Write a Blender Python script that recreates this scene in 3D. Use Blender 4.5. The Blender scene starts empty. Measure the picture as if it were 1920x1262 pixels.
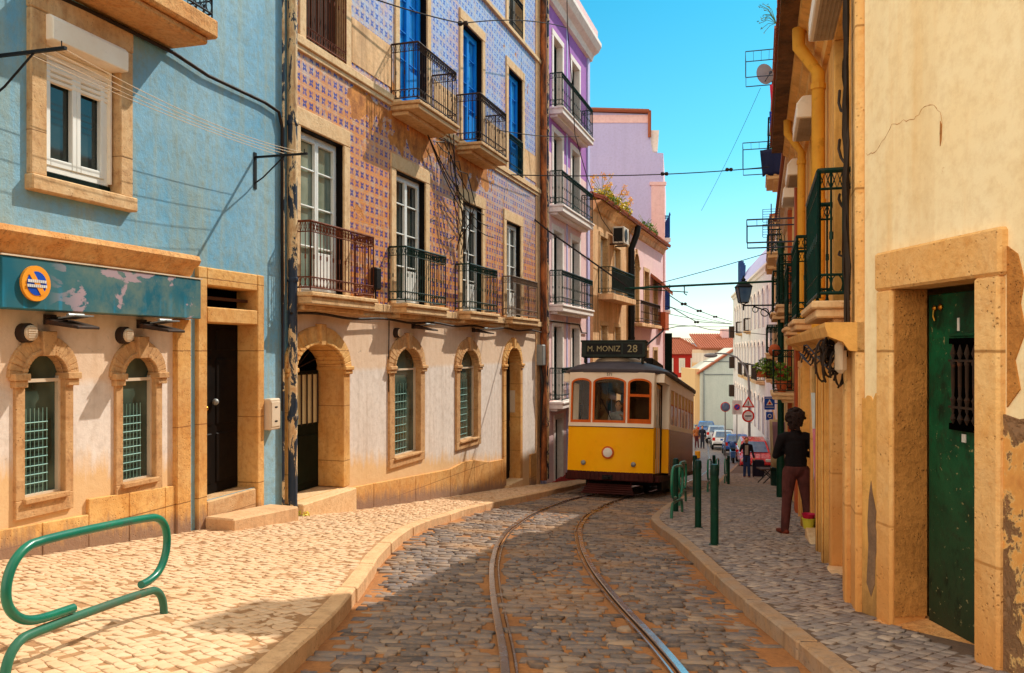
import bpy, bmesh, math, random
import numpy as np
from mathutils import Vector, Matrix, Quaternion
random.seed(7); RNG = np.random.default_rng(7)
SC = bpy.context.scene
COL = SC.collection
F, U0, V0 = 1600.0, 960.0, 657.0
PI = math.pi

# ------------------------------------------------------------------ ground profile (camera eye is z = 0)
PT = [(-30,1.38),(0,1.45),(2,1.5),(3.5,1.57),(5.5,1.74),(6.4,1.84),(10.2,2.23),(12.65,2.55),(19.7,3.30),(22.4,3.62),(37.3,5.3),(55,6.7),(71.7,7.6),(120,9.2),(200,10),(400,10.5)]
_S = np.array([p[0] for p in PT], float); _D = np.array([p[1] for p in PT], float)
_M = np.zeros(len(_S)); _M[1:-1] = (_D[2:]-_D[:-2])/(_S[2:]-_S[:-2])
def Dn(s):
    s = np.clip(np.asarray(s, float), _S[0], _S[-1]-1e-6)
    i = np.clip(np.searchsorted(_S, s, side='right')-1, 0, len(_S)-2)
    h = _S[i+1]-_S[i]; t = (s-_S[i])/h
    return (2*t**3-3*t*t+1)*_D[i]+(t**3-2*t*t+t)*h*_M[i]+(-2*t**3+3*t*t)*_D[i+1]+(t**3-t*t)*h*_M[i+1]
def G(x, y): return -float(Dn(.28*x+.96*y))            # pavement level
KERB = .11
def R(x, y): return G(x, y)-KERB                        # road level
def at(u, v, y): return Vector((y*(u-U0)/F, y, -(v-V0)*y/F))
def interp(tab, y): return float(np.interp(y, [t[0] for t in tab], [t[1] for t in tab]))
def smooth_tab(tab, step=.25):
    ys = np.arange(tab[0][0], tab[-1][0], step); xs = np.interp(ys, [t[0] for t in tab], [t[1] for t in tab])
    k = np.exp(-np.linspace(-2, 2, 9)**2); k /= k.sum()
    xp = np.pad(xs, 4, mode='reflect', reflect_type='odd'); xs = np.convolve(xp, k, 'valid')
    return list(zip(ys, xs))
KL = smooth_tab([(-6,-1.35),(4.2,-1.2),(5.2,-1.13),(6.2,-1.15),(7.6,-1.22),(8.4,-1.28),(10.4,-1.25),(11.7,-1.12),(14.3,-.76),(16.4,-.16),(19.6,.85),(24.5,2.0),(29.5,3.45),(43.5,8.5),(72,14.5),(125,24.5)])
KR = smooth_tab([(-6,1.62),(4.4,1.67),(5.6,1.71),(6.7,1.75),(8.3,1.84),(9.4,1.91),(10.7,1.99),(12.6,2.12),(13.4,2.17),(14,2.28),(14.6,2.45),(16.5,2.98),(19,3.78),(20.5,4.28),(25,5.8),(36,8.9),(50,13.3),(85,20.5),(125,28)])
FLT = [(-6,-8.05),(11.5,-3.02),(22.97,.72),(29.5,2.8),(43.5,7.7),(72,13.3),(125,23.5)]
FRT = [(-6,3.55),(6,2.48),(50,15.24),(85,21.9),(125,29.5)]
CT = smooth_tab([(-4,.46),(3,.46),(4.7,.46),(6,.38),(7,.33),(8.2,.29),(9.7,.31),(12,.45),(13.5,.63),(15,.87),(17.75,1.55),(19.5,2.12),(25,3.9),(36,7.4),(45,10),(72,16),(124,26)])

# ------------------------------------------------------------------ node helpers
def C(r, g, b):
    f = lambda c: (c/255/12.92) if c/255 <= .04045 else ((c/255+.055)/1.055)**2.4
    return (f(r), f(g), f(b), 1.0)
class NB:
    def __init__(s, name):
        s.mat = bpy.data.materials.new(name); s.mat.use_nodes = True
        s.nt = s.mat.node_tree; s.n = s.nt.nodes; s.l = s.nt.links
        s.p = s.n['Principled BSDF']; s.tc = s.n.new('ShaderNodeTexCoord'); s.obj = s.tc.outputs['Object']
    def put(s, inp, v):
        if hasattr(v, 'is_linked') or isinstance(v, bpy.types.NodeSocket): s.l.new(v, inp)
        else: inp.default_value = v
    def vec(s, scale=(1,1,1), loc=(0,0,0), rot=(0,0,0), src=None):
        m = s.n.new('ShaderNodeMapping'); s.put(m.inputs[0], src or s.obj)
        m.inputs['Scale'].default_value = scale; m.inputs['Location'].default_value = loc; m.inputs['Rotation'].default_value = rot
        return m.outputs[0]
    def noise(s, scale, detail=5, rough=.6, vec=None, dist=0, col=False):
        t = s.n.new('ShaderNodeTexNoise'); s.put(t.inputs['Vector'], vec or s.obj)
        t.inputs['Scale'].default_value = scale; t.inputs['Detail'].default_value = detail; t.inputs['Roughness'].default_value = rough; t.inputs['Distortion'].default_value = dist
        return t.outputs['Color' if col else 'Fac']
    def vor(s, scale, vec=None, feature='F1', out='Distance', rnd=1):
        t = s.n.new('ShaderNodeTexVoronoi'); t.feature = feature; s.put(t.inputs['Vector'], vec or s.obj)
        t.inputs['Scale'].default_value = scale; t.inputs['Randomness'].default_value = rnd
        return t.outputs[out]
    def wave(s, scale, vec=None, dist=0, direction='X'):
        t = s.n.new('ShaderNodeTexWave'); t.bands_direction = direction; s.put(t.inputs['Vector'], vec or s.obj)
        t.inputs['Scale'].default_value = scale; t.inputs['Distortion'].default_value = dist
        return t.outputs['Fac']
    def m(s, op, a, b=None, c=None, clamp=False):
        t = s.n.new('ShaderNodeMath'); t.operation = op; t.use_clamp = clamp
        s.put(t.inputs[0], a)
        if b is not None: s.put(t.inputs[1], b)
        if c is not None: s.put(t.inputs[2], c)
        return t.outputs[0]
    def mr(s, v, a, b, c=0., d=1.):
        t = s.n.new('ShaderNodeMapRange'); s.put(t.inputs[0], v)
        for i, k in enumerate((a, b, c, d)): t.inputs[i+1].default_value = k
        return t.outputs[0]
    def mix(s, fac, a, b, blend='MIX'):
        t = s.n.new('ShaderNodeMixRGB'); t.blend_type = blend
        s.put(t.inputs[0], fac); s.put(t.inputs[1], a); s.put(t.inputs[2], b); return t.outputs[0]
    def ramp(s, fac, stops, interp='LINEAR'):
        t = s.n.new('ShaderNodeValToRGB'); s.put(t.inputs[0], fac); cr = t.color_ramp; cr.interpolation = interp
        while len(cr.elements) < len(stops): cr.elements.new(.5)
        for e, (p, c) in zip(cr.elements, stops): e.position = p; e.color = c
        return t.outputs[0]
    def sep(s, v=None):
        t = s.n.new('ShaderNodeSeparateXYZ'); s.put(t.inputs[0], v or s.obj); return t.outputs
    def island(s): return s.n.new('ShaderNodeNewGeometry').outputs['Random Per Island']
    def bump(s, h, strength=.3, dist=.02):
        t = s.n.new('ShaderNodeBump'); s.put(t.inputs['Height'], h); t.inputs['Strength'].default_value = strength; t.inputs['Distance'].default_value = dist
        s.l.new(t.outputs[0], s.p.inputs['Normal'])
    def fin(s, col, rough=.8, metal=0., spec=.3, **k):
        s.put(s.p.inputs['Base Color'], col); s.put(s.p.inputs['Roughness'], rough); s.put(s.p.inputs['Metallic'], metal)
        s.p.inputs['Specular IOR Level'].default_value = spec
        for kk, v in k.items(): s.put(s.p.inputs[kk], v)
        return s.mat
def G1(c, k): return (c[0]*k, c[1]*k, c[2]*k, 1)

def plaster(name, c1, c2, c3, streak=.45, bump=.25, dirt=None, blotch=.9, rough=.9, fine=0.14, upper=None):
    """c1 main, c2 large blotches, c3 vertical run-off streaks; dirt=(slope, z0, z1, colour) darkens toward the pavement"""
    n = NB(name)
    big = n.mr(n.noise(blotch, 6, .62), .38, .66)
    col = n.mix(big, c1, c2)
    st = n.noise(1.0, 6, .65, vec=n.vec((5, 5, .35)))
    col = n.mix(n.m('MULTIPLY', n.mr(st, .5, .78), streak), col, c3)
    st2 = n.noise(1.0, 5, .6, vec=n.vec((1.7, 1.7, .13), loc=(3, 1, 2)))
    col = n.mix(n.m('MULTIPLY', n.mr(st2, .5, .72), streak*.6), col, G1(c3, .82))
    med = n.noise(9, 6, .7)
    col = n.mix(n.m('MULTIPLY', n.mr(med, .45, .75), fine*3), col, G1(c3, .72))
    if upper:
        sl, z0, z1, uc = upper; o = n.sep(); zz = n.m('ADD', n.m('ADD', o[2], n.m('MULTIPLY', o[0], sl)), n.m('MULTIPLY', n.m('SUBTRACT', med, .5), .12)); col = n.mix(n.m('MULTIPLY', n.mr(zz, z0, z1), .75), col, n.mix(.35, uc, col))
    pits = n.mr(n.vor(55), .0, .16, 1, 0)
    col = n.mix(n.m('MULTIPLY', n.m('MULTIPLY', pits, n.mr(n.noise(4), .55, .65)), .5), col, G1(c3, .35))
    if dirt:
        sl, z0, z1, dc = dirt
        o = n.sep(); zz = n.m('ADD', o[2], n.m('MULTIPLY', o[0], sl))
        zz = n.m('ADD', zz, n.m('MULTIPLY', n.m('SUBTRACT', n.noise(3, 5, .65, vec=n.vec((2.4,2.4,.6))), .5), .7))
        col = n.mix(n.mr(zz, z0, z1, .85, 0), col, dc)
    fi = n.noise(60, 4, .7)
    chip = n.mr(n.noise(2.7, 8, .72, dist=.6), .66, .685); col = n.mix(n.m('MULTIPLY', chip, .55), col, G1(c3, .8))
    n.bump(n.m('SUBTRACT', n.m('ADD', n.m('MULTIPLY', fi, .3), n.m('ADD', n.m('MULTIPLY', med, .8), big)), n.m('MULTIPLY', chip, .5)), bump, .03)
    return n.fin(col, rough)

def stone(name, c1, c2, c3, bump=.5, scale=1., dirt=None, joints=0):
    n = NB(name)
    a = n.noise(2.2*scale, 7, .68, dist=.6); b = n.noise(14*scale, 6, .7); isl = n.island()
    col = n.mix(n.mr(a, .35, .65), c1, c2)
    col = n.mix(n.m('MULTIPLY', n.mr(b, .48, .72), .55), col, c3)
    pit = n.mr(n.vor(30*scale, vec=n.vec((1, 1, 1), src=None)), 0, .26, 1, 0)
    pm = n.m('MULTIPLY', pit, n.mr(n.noise(5*scale), .47, .58))
    col = n.mix(n.m('MULTIPLY', n.mr(n.noise(1.0, 6, .7, vec=n.vec((4,4,.5))), .55, .75), .5), col, G1(c3, .6))
    col = n.mix(n.m('MULTIPLY', pm, .55), col, G1(c3, .3))
    if joints:
        jz = n.m('FRACT', n.m('DIVIDE', n.m('ADD', n.sep()[2], n.m('MULTIPLY', n.noise(9), .01)), joints)); jm = n.mr(n.m('MINIMUM', jz, n.m('SUBTRACT', 1., jz)), .004, .010, 1, 0); col = n.mix(n.m('MULTIPLY', jm, .75), col, G1(c3, .3))
        blk = n.noise(1.0, 0, vec=n.vec((.01, .01, 1/joints*.9), loc=(4, 2, .3))); col = n.mix(n.mr(blk, .4, .6, 0, .3), col, c3)
    col = n.mix(n.mr(isl, 0, 1, 0, .18), col, c3)
    if dirt:
        sl, z0, z1, dc = dirt
        o = n.sep(); zz = n.m('ADD', o[2], n.m('MULTIPLY', o[0], sl))
        zz = n.m('ADD', zz, n.m('MULTIPLY', n.m('SUBTRACT', n.noise(4, 6, .7, vec=n.vec((3,3,.6))), .5), .5))
        col = n.mix(n.mr(zz, z0, z1, .92, 0), col, dc)
    n.bump(n.m('SUBTRACT', n.m('ADD', n.m('MULTIPLY', b, .6), a), n.m('MULTIPLY', pm, .8)), bump, .03)
    return n.fin(col, .88)

def paint(name, c, c2=None, wear=.35, rough=.45, scale=8, spec=.16, bump=.15, worn=None, metal=0., coat=0.):
    n = NB(name); c2 = c2 or G1(c, .6); worn = worn or G1(c, .35)
    a = n.noise(scale, 6, .65); b = n.noise(scale*.35, 4, .6)
    col = n.mix(n.mr(b, .35, .7), c, c2)
    col = n.mix(n.m('MULTIPLY', n.mr(a, .58, .68), wear), col, worn)
    n.bump(a, bump, .01)
    return n.fin(col, n.mr(a, .3, .7, rough*.8, min(1, rough*1.3)), metal, spec, **{'Coat Weight': coat})

def glass_dark(name, c=(.012,.015,.015,1), c2=(.035,.045,.04,1), rough=.05):
    n = NB(name)
    a = n.noise(1.6, 3, .5); b = n.wave(1.2, vec=n.vec((1,1,.2)), dist=2)
    col = n.mix(n.mr(a, .4, .65), c, c2)
    col = n.mix(n.m('MULTIPLY', b, .25), col, c2)
    n.bump(n.noise(1.3, 1), .04, .05)
    return n.fin(col, rough, 0, .6)

M = {}
# ---- walls
M['blue_plaster'] = plaster('blue_plaster', C(102,160,192), C(146,184,204), C(158,168,150), streak=.95, blotch=.5, bump=.5, fine=.24)
M['cream_plaster'] = plaster('cream_plaster', C(224,211,202), C(234,220,210), C(184,160,140), streak=.6, upper=(0., -.34, -.26, C(226,180,128)), dirt=(.113, -1.6, -1.35, C(222,178,120)))
M['near_plaster'] = plaster('near_plaster', C(255,242,206), C(255,232,184), C(240,196,126), streak=.55, blotch=.5, bump=.2)
M['pink_plaster'] = plaster('pink_plaster', C(242,206,204), C(236,196,200), C(222,178,176), streak=.3)
M['lilac_plaster'] = plaster('lilac_plaster', C(198,194,236), C(190,186,232), C(178,172,214), streak=.3, bump=.1, blotch=.2)
M['lilac_wall'] = plaster('lilac_wall', C(178,112,190), C(160,102,182), C(140,84,160), streak=.3)
M['old_plaster'] = plaster('old_plaster', C(238,196,150), C(226,176,122), C(150,104,66), streak=.9, blotch=.8, bump=.4)
M['ochre_plaster'] = plaster('ochre_plaster', C(238,186,108), C(226,168,88), C(176,122,58), streak=.8, blotch=1.2, bump=.4, dirt=(-.11, -2.0, -1.3, C(130,92,56)))
M['white_plaster'] = plaster('white_plaster', C(232,226,224), C(222,214,214), C(198,186,184), streak=.4)
M['green_white_plaster'] = plaster('green_white_plaster', C(206,208,200), C(198,202,194), C(176,178,170), streak=.3, bump=.1)
M['red_plaster'] = plaster('red_plaster', C(190,52,44), C(176,44,40), C(150,36,34), streak=.3)
M['yellow_plaster'] = plaster('yellow_plaster', C(240,206,130), C(232,192,112), C(206,160,90), streak=.4)
M['grey_plaster'] = plaster('grey_plaster', C(168,182,200), C(160,174,196), C(140,152,176), streak=.3)
M['soffit'] = plaster('soffit', C(132,92,58), C(100,72,48), C(46,38,28), streak=.9, blotch=2.5, bump=.6)
# ---- stone
M['limestone'] = stone('limestone', C(218,174,120), C(236,204,158), C(146,94,56), joints=.64)
M['limestone_base'] = stone('limestone_base', C(222,164,88), C(234,190,122), C(164,98,46), joints=.83, dirt=(.113, -2.17, -1.98, C(140,110,92)))
M['arch_stone_shaded'] = stone('arch_stone_shaded', C(196,146,96), C(216,174,124), C(124,78,46))  # darker copy of the limestone: the arches' shade put into the colour
M['pale_stone'] = stone('pale_stone', C(236,204,160), C(226,186,138), C(176,124,76))
M['brown_stone'] = stone('brown_stone', C(190,128,62), C(216,150,78), C(120,74,34), bump=.9, scale=1.6)
M['near_stone'] = stone('near_stone', C(250,202,130), C(252,216,156), C(206,140,68), bump=.7, joints=1.15, dirt=(.03, -1.55, -.9, C(214,148,80)))
M['ledge_stone'] = stone('ledge_stone', C(222,152,84), C(232,180,118), C(140,80,40), bump=.9, scale=1.5)
M['kerb_stone'] = stone('kerb_stone', C(222,182,138), C(208,164,120), C(158,116,82), bump=.5)
M['kerb_stone_grey'] = stone('kerb_stone_grey', C(168,148,130), C(180,140,100), C(112,98,90), bump=.5)
M['white_trim'] = plaster('white_trim', C(246,236,230), C(240,226,218), C(216,200,190), streak=.25, bump=.1)
# ---- paints and metals
M['green_iron'] = paint('green_iron', C(14,52,44), C(10,38,34), .35, .4, 14, worn=C(86,60,40))
M['rust_iron'] = paint('rust_iron', C(118,60,34), C(86,42,26), .5, .7, 18, worn=C(52,34,28))
M['dark_iron'] = paint('dark_iron', C(62,44,34), C(44,38,36), .5, .6, 18, worn=C(116,66,36))
M['grey_iron'] = paint('grey_iron', C(120,98,80), C(96,84,76), .5, .6, 18)
M['black_iron'] = paint('black_iron', C(30,30,32), C(22,24,28), .3, .5)
M['blue_iron'] = paint('blue_iron', C(30,66,132), C(24,52,110), .3, .5)
M['cable'] = paint('cable', C(40,32,28), C(56,44,36), .3, .6)
M['steel_wire'] = paint('steel_wire', C(52,44,42), C(40,38,42), .3, .9, spec=.1)
M['white_paint'] = paint('white_paint', C(236,236,232), C(226,226,222), .12, .4)
M['blue_frame'] = paint('blue_frame', C(14,136,226), C(12,120,212), .15, .4)
M['dark_wood'] = paint('dark_wood', C(22,16,14), C(16,12,10), .4, .5, 6, spec=.08)
M['dark_green_door'] = paint('dark_green_door', C(8,26,20), C(6,18,14), .4, .4, 6, spec=.1)
M['brown_wood'] = paint('brown_wood', C(84,52,34), C(64,40,28), .5, .6)
M['brass'] = paint('brass', C(205,150,60), C(180,124,46), .2, .3, metal=1.)
M['cream_panel'] = paint('cream_panel', C(226,206,158), C(214,192,142), .2, .5)
M['sign_white'] = paint('sign_white', C(238,236,232), None, .05, .4)
M['sign_red'] = paint('sign_red', C(214,48,30), C(206,44,30), .05, .4)
M['sign_blue'] = paint('sign_blue', C(28,82,190), C(24,72,176), .08, .4)
M['sign_orange'] = paint('sign_orange', C(240,160,52), C(232,146,44), .15, .4)
M['sign_black'] = paint('sign_black', C(22,22,24), None, .05, .4)
M['fixture_box'] = paint('fixture_box', C(216,196,172), C(204,182,156), .25, .6)
M['terracotta'] = paint('terracotta', C(190,98,58), C(170,82,48), .3, .8)
M['grey_metal'] = paint('grey_metal', C(150,152,152), C(130,134,136), .3, .45, metal=.4)
M['pole_green'] = paint('pole_green', C(14,60,44), C(10,46,36), .5, .5, 12, worn=C(70,78,64))
M['yellow_pipe'] = paint('yellow_pipe', C(226,168,62), C(206,146,52), .4, .6)
M['shutter_box'] = paint('shutter_box', C(246,236,222), C(238,222,202), .15, .5)
M['louver'] = paint('louver', C(190,170,146), C(168,148,126), .3, .6)
M['ac_white'] = paint('ac_white', C(226,218,206), None, .2, .5)
M['aerial'] = paint('aerial', C(70,80,100), None, .2, .5)
M['dish_paint'] = paint('dish_paint', C(150,150,170), C(134,134,156), .25, .6)
M['navy_slate'] = paint('navy_slate', C(46,72,120), C(38,60,104), .3, .7)
M['pane'] = glass_dark('pane')
M['pane_curtain'] = glass_dark('pane_curtain', C(96,112,100), C(150,160,146), .12)
M['pane_shop'] = glass_dark('pane_shop', C(16,40,36), C(84,100,88), .08)
M['pane_blue'] = glass_dark('pane_blue', C(16,116,206), C(60,166,230), .1)
M['pane_sky'] = glass_dark('pane_sky', C(70,100,140), C(110,140,170), .1)
M['void'] = paint('void', C(6,5,5), None, .1, .9, spec=0)
M['grille_green'] = paint('grille_green', C(150,190,182), C(120,166,160), .2, .5)
def door_green():
    n = NB('green_door_paint'); a = n.noise(3.2, 7, .7); b = n.noise(11, 6, .7, dist=.5); o = n.sep()
    col = n.mix(n.mr(a, .35, .62), C(10,96,60), C(8,58,38))
    col = n.mix(n.m('MULTIPLY', n.mr(b, .5, .66), .6), col, C(30,44,32))
    low = n.mr(n.m('ADD', o[2], n.m('MULTIPLY', n.m('SUBTRACT', a, .5), 1.6)), -1.7, -.5, .85, 0)
    col = n.mix(low, col, C(46,50,36)); col = n.mix(n.m('MULTIPLY', n.mr(n.noise(6, 6, .7, vec=n.vec((1,1,.6), loc=(7,1,3))), .56, .64), .65), col, C(14,24,18))
    ch = n.m('MULTIPLY', n.mr(n.noise(24, 3, .6), .66, .7), .7); col = n.mix(ch, col, C(150,140,100))
    n.bump(b, .25, .01); return n.fin(col, .5, 0, .15)
M['green_door_paint'] = door_green()
def peel():
    n = NB('peeling_socle'); a = n.noise(1.9, 8, .66, dist=.8); b = n.noise(7, 7, .7, dist=.4)
    k = n.m('ADD', n.m('MULTIPLY', a, .65), n.m('MULTIPLY', b, .35))
    col = n.ramp(k, [(.40, C(142,112,86)), (.505, C(166,124,86)), (.515, C(240,200,136)), (.535, C(226,166,92)), (.66, C(204,138,74))])
    n.bump(n.ramp(k, [(.44, (0,0,0,1)), (.52, (.9,.9,.9,1)), (.7, (1,1,1,1))]), .9, .03); return n.fin(col, .9)
M['peeling_socle'] = peel(); M['bare_render'] = plaster('bare_render', C(128,102,82), C(150,118,90), C(96,76,60), bump=.5, blotch=3)
def pipe_peel():
    n = NB('peeling_pipe'); a = n.noise(4, 7, .7, vec=n.vec((1,1,.35)), dist=.5)
    col = n.ramp(a, [(.42, C(36,50,70)), (.5, C(58,62,72)), (.515, C(226,196,150)), (.58, C(206,164,118)), (.70, C(128,88,62))])
    n.bump(a, .4, .02); return n.fin(col, .6)
M['peeling_pipe'] = pipe_peel()
def rust_pipe():
    n = NB('rusty_pipe'); a = n.noise(5, 7, .7, vec=n.vec((1,1,.3)))
    col = n.ramp(a, [(.4, C(60,38,30)), (.5, C(128,72,40)), (.62, C(190,110,60))]); n.bump(a, .4, .02); return n.fin(col, .7)
M['rusty_pipe'] = rust_pipe()
def azulejo():
    n = NB('azulejo_tiles'); o = n.sep(); T = .168
    warp = n.m('MULTIPLY', n.m('SUBTRACT', n.noise(2), .5), .01)
    fx = n.m('SUBTRACT', n.m('FRACT', n.m('DIVIDE', n.m('ADD', o[0], warp), T)), .5)
    fz = n.m('SUBTRACT', n.m('FRACT', n.m('DIVIDE', o[2], T)), .5)
    r = n.m('SQRT', n.m('ADD', n.m('MULTIPLY', fx, fx), n.m('MULTIPLY', fz, fz)))
    th = n.m('ARCTAN2', fz, fx)
    pet = n.m('COSINE', n.m('MULTIPLY', th, 4.))
    edge = n.m('SUBTRACT', .30, n.m('MULTIPLY', pet, .11))
    fl = n.m('MULTIPLY', n.mr(n.m('SUBTRACT', edge, r), -.02, .03), n.mr(r, .05, .08))
    ax = n.m('SUBTRACT', .5, n.m('ABSOLUTE', fx)); az = n.m('SUBTRACT', .5, n.m('ABSOLUTE', fz))
    rc = n.m('SQRT', n.m('ADD', n.m('MULTIPLY', ax, ax), n.m('MULTIPLY', az, az)))
    cr = n.m('MULTIPLY', n.mr(rc, .16, .19), n.mr(rc, .24, .27, 1, 0))
    big = n.noise(.9, 6, .65); med = n.noise(7, 6, .7)
    hi = n.mr(n.m('ADD', n.m('ADD', o[2], n.m('MULTIPLY', o[0], .12)), n.m('MULTIPLY', n.m('SUBTRACT', big, .5), 4.)), 3.6, 6.4)
    mott = n.noise(5.5, 6, .7, dist=.4)
    base = n.mix(n.mr(n.m('ADD', mott, n.m('MULTIPLY', hi, .13)), .47, .66), n.mix(hi, C(214,136,66), C(204,178,160)), n.mix(hi, C(196,176,158), C(172,188,222)))
    base = n.mix(n.m('MULTIPLY', n.mr(big, .5, .64), .5), base, C(226,140,70))
    blue = n.mix(hi, C(26,44,136), C(44,84,188))
    keep = n.m('MULTIPLY', n.mr(med, .66, .44, 0, 1), n.mr(n.noise(2.6, 6, .65), .60, .47, .04, 1))
    col = n.mix(n.m('MULTIPLY', fl, n.mr(keep, 0, .5, .25, .95)), base, blue)
    col = n.mix(n.m('MULTIPLY', n.m('MULTIPLY', cr, n.mr(hi, 0, 1, .15, 1.)), n.mr(keep, 0, .6, .1, .8)), col, n.mix(hi, C(120,110,170), C(110,140,214)))
    gr = n.m('MINIMUM', ax, az); grm = n.mr(gr, .012, .03, 1, 0)
    col = n.mix(n.m('MULTIPLY', grm, .5), col, C(176,140,104))
    # fallen-off zones: bare orange render, mostly in the band under the second-floor balconies
    band = n.m('MULTIPLY', n.mr(o[2], 3.25, 3.6), n.mr(o[2], 4.0, 4.2, 1, 0))
    bx = n.m('MULTIPLY', n.mr(o[0], 1.5, 1.8), n.mr(o[0], 8.2, 8.6, 1, 0))
    hole = n.mr(n.m('ADD', n.noise(1.3, 7, .6, dist=.5), n.m('MULTIPLY', n.m('MULTIPLY', band, bx), .21)), .64, .655)
    col = n.mix(hole, col, n.mix(n.mr(n.noise(4, 7, .75), .35, .62), C(222,146,70), C(150,88,46)))
    st = n.noise(1, 5, .6, vec=n.vec((6,6,.4)))
    col = n.mix(n.m('MULTIPLY', n.mr(st, .56, .8), .4), col, C(110,70,44))
    n.bump(n.m('SUBTRACT', n.m('MULTIPLY', hole, -1.), n.m('ADD', n.m('MULTIPLY', grm, .3), n.m('MULTIPLY', med, n.m('MULTIPLY', hole, 1.)))), .5, .012)
    return n.fin(col, n.mr(hole, 0, 1, .42, .95), 0, .4)
M['azulejo'] = azulejo()
def rooftile(name, c1, c2, c3):
    n = NB(name); o = n.sep(); w = n.wave(1.0, vec=n.vec((5.5,0,0)), direction='X'); rows = n.m('FRACT', n.m('MULTIPLY', o[1], 2.6))
    col = n.mix(n.noise(3, 5, .7), c1, c2); col = n.mix(n.m('MULTIPLY', n.mr(w, .35, 0, 0, 1), .7), col, c3); col = n.mix(n.mr(rows, 0, .15, .6, 0), col, c3)
    n.bump(n.m('ADD', w, n.m('MULTIPLY', rows, .4)), .8, .05); return n.fin(col, .85)
M['roof_tile'] = rooftile('roof_tile', C(200,120,84), C(184,100,72), C(120,66,52))
def cobble():
    n = NB('cobble_stone'); i = n.island()
    col = n.ramp(i, [(0, C(78,70,68)), (.3, C(106,96,92)), (.55, C(136,120,110)), (.8, C(94,90,94)), (1, C(158,136,116))])
    a = n.noise(26, 5, .7); b = n.noise(.9, 4, .6)
    col = n.mix(n.mr(a, .45, .75, 0, .5), col, C(190,150,112)); col = n.mix(n.mr(b, .5, .7, 0, .45), col, C(196,146,94))
    n.bump(a, .45, .008); return n.fin(col, n.mr(a, .3, .7, .5, .85), 0, .22)
M['cobble'] = cobble()
def joint(name, c1, c2):
    n = NB(name); a = n.noise(30, 5, .7); b = n.noise(1.5, 5, .6)
    col = n.mix(n.mr(b, .35, .65), c1, c2); col = n.mix(n.mr(a, .4, .7, 0, .5), col, G1(c2, .5)); n.bump(a, .6, .01); return n.fin(col, .95)
M['sand_joint'] = joint('sand_joint', C(184,124,72), C(150,100,60))
M['far_cobble'] = None
def farcob():
    n = NB('far_cobble'); v = n.vor(7.5, vec=n.vec((1,1,0)), out='Color'); d = n.vor(7.5, vec=n.vec((1,1,0)), feature='DISTANCE_TO_EDGE')
    k = n.sep(v)[0]; col = n.ramp(k, [(0, C(96,92,96)), (.5, C(126,118,116)), (1, C(150,138,128))]); col = n.mix(n.mr(d, 0, .06, 1, 0), col, C(160,120,80))
    n.bump(n.mr(d, 0, .1), .5, .02); return n.fin(col, .6, 0, .4)
M['far_cobble'] = farcob()
def paver(name, cols, warm):
    n = NB(name); i = n.island(); col = n.ramp(i, [(k/(len(cols)-1), c) for k, c in enumerate(cols)])
    a = n.noise(30, 4, .7); b = n.noise(.8, 5, .65)
    col = n.mix(n.mr(a, .5, .75, 0, .35), col, G1(warm, .7)); col = n.mix(n.mr(b, .45, .7, 0, .5), col, warm)
    n.bump(a, .3, .006); return n.fin(col, n.mr(a, .3, .7, .5, .85), 0, .2)
M['paver_warm'] = paver('paver_warm', [C(216,180,144), C(219,185,150), C(211,174,138), C(223,191,158), C(205,168,132)], C(208,164,120))
M['paver_shaded'] = paver('paver_shaded', [C(116,106,106), C(156,142,134), C(132,122,120), C(178,160,146), C(104,98,102)], C(160,132,108))  # darker, greyer setts: shade of the right side put into the colour
M['paver_joint'] = joint('paver_joint', C(184,140,98), C(160,118,82))
M['paver_joint_shaded'] = joint('paver_joint_shaded', C(120,96,80), C(104,86,74))  # joints darkened with the setts, shade put into the colour
def rail():
    n = NB('rail_steel'); a = n.noise(6, 4, .6); return n.fin(n.mix(a, C(170,166,170), C(206,200,200)), n.mr(a, .3, .7, .16, .32), 1., .5)
M['rail_steel'] = rail(); M['rail_rust'] = paint('rail_rust', C(84,60,46), C(64,46,38), .4, .7)
def earth():
    n = NB('earth'); return n.fin(n.mix(n.noise(.02, 6), C(150,140,116), C(110,124,92)), .95)
M['earth'] = earth()
def hillm():
    n = NB('far_hill'); return n.fin(n.mix(n.noise(.01, 6), C(120,168,198), C(140,184,206)), .95)
M['hill'] = hillm()
def leafm(name, a, b, c):
    n = NB(name); return n.fin(n.ramp(n.island(), [(0, a), (.5, b), (1, c)]), .6, 0, .3)
M['leaf'] = leafm('leaf', C(52,92,32), C(96,132,40), C(132,156,52))
M['leaf_yellow'] = leafm('leaf_yellow', C(128,158,40), C(206,190,60), C(240,206,70))
M['petal_red'] = leafm('petal_red', C(206,24,34), C(190,20,60), C(150,20,80))
M['petal_yellow'] = leafm('petal_yellow', C(246,196,40), C(240,170,30), C(250,214,80))

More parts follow.
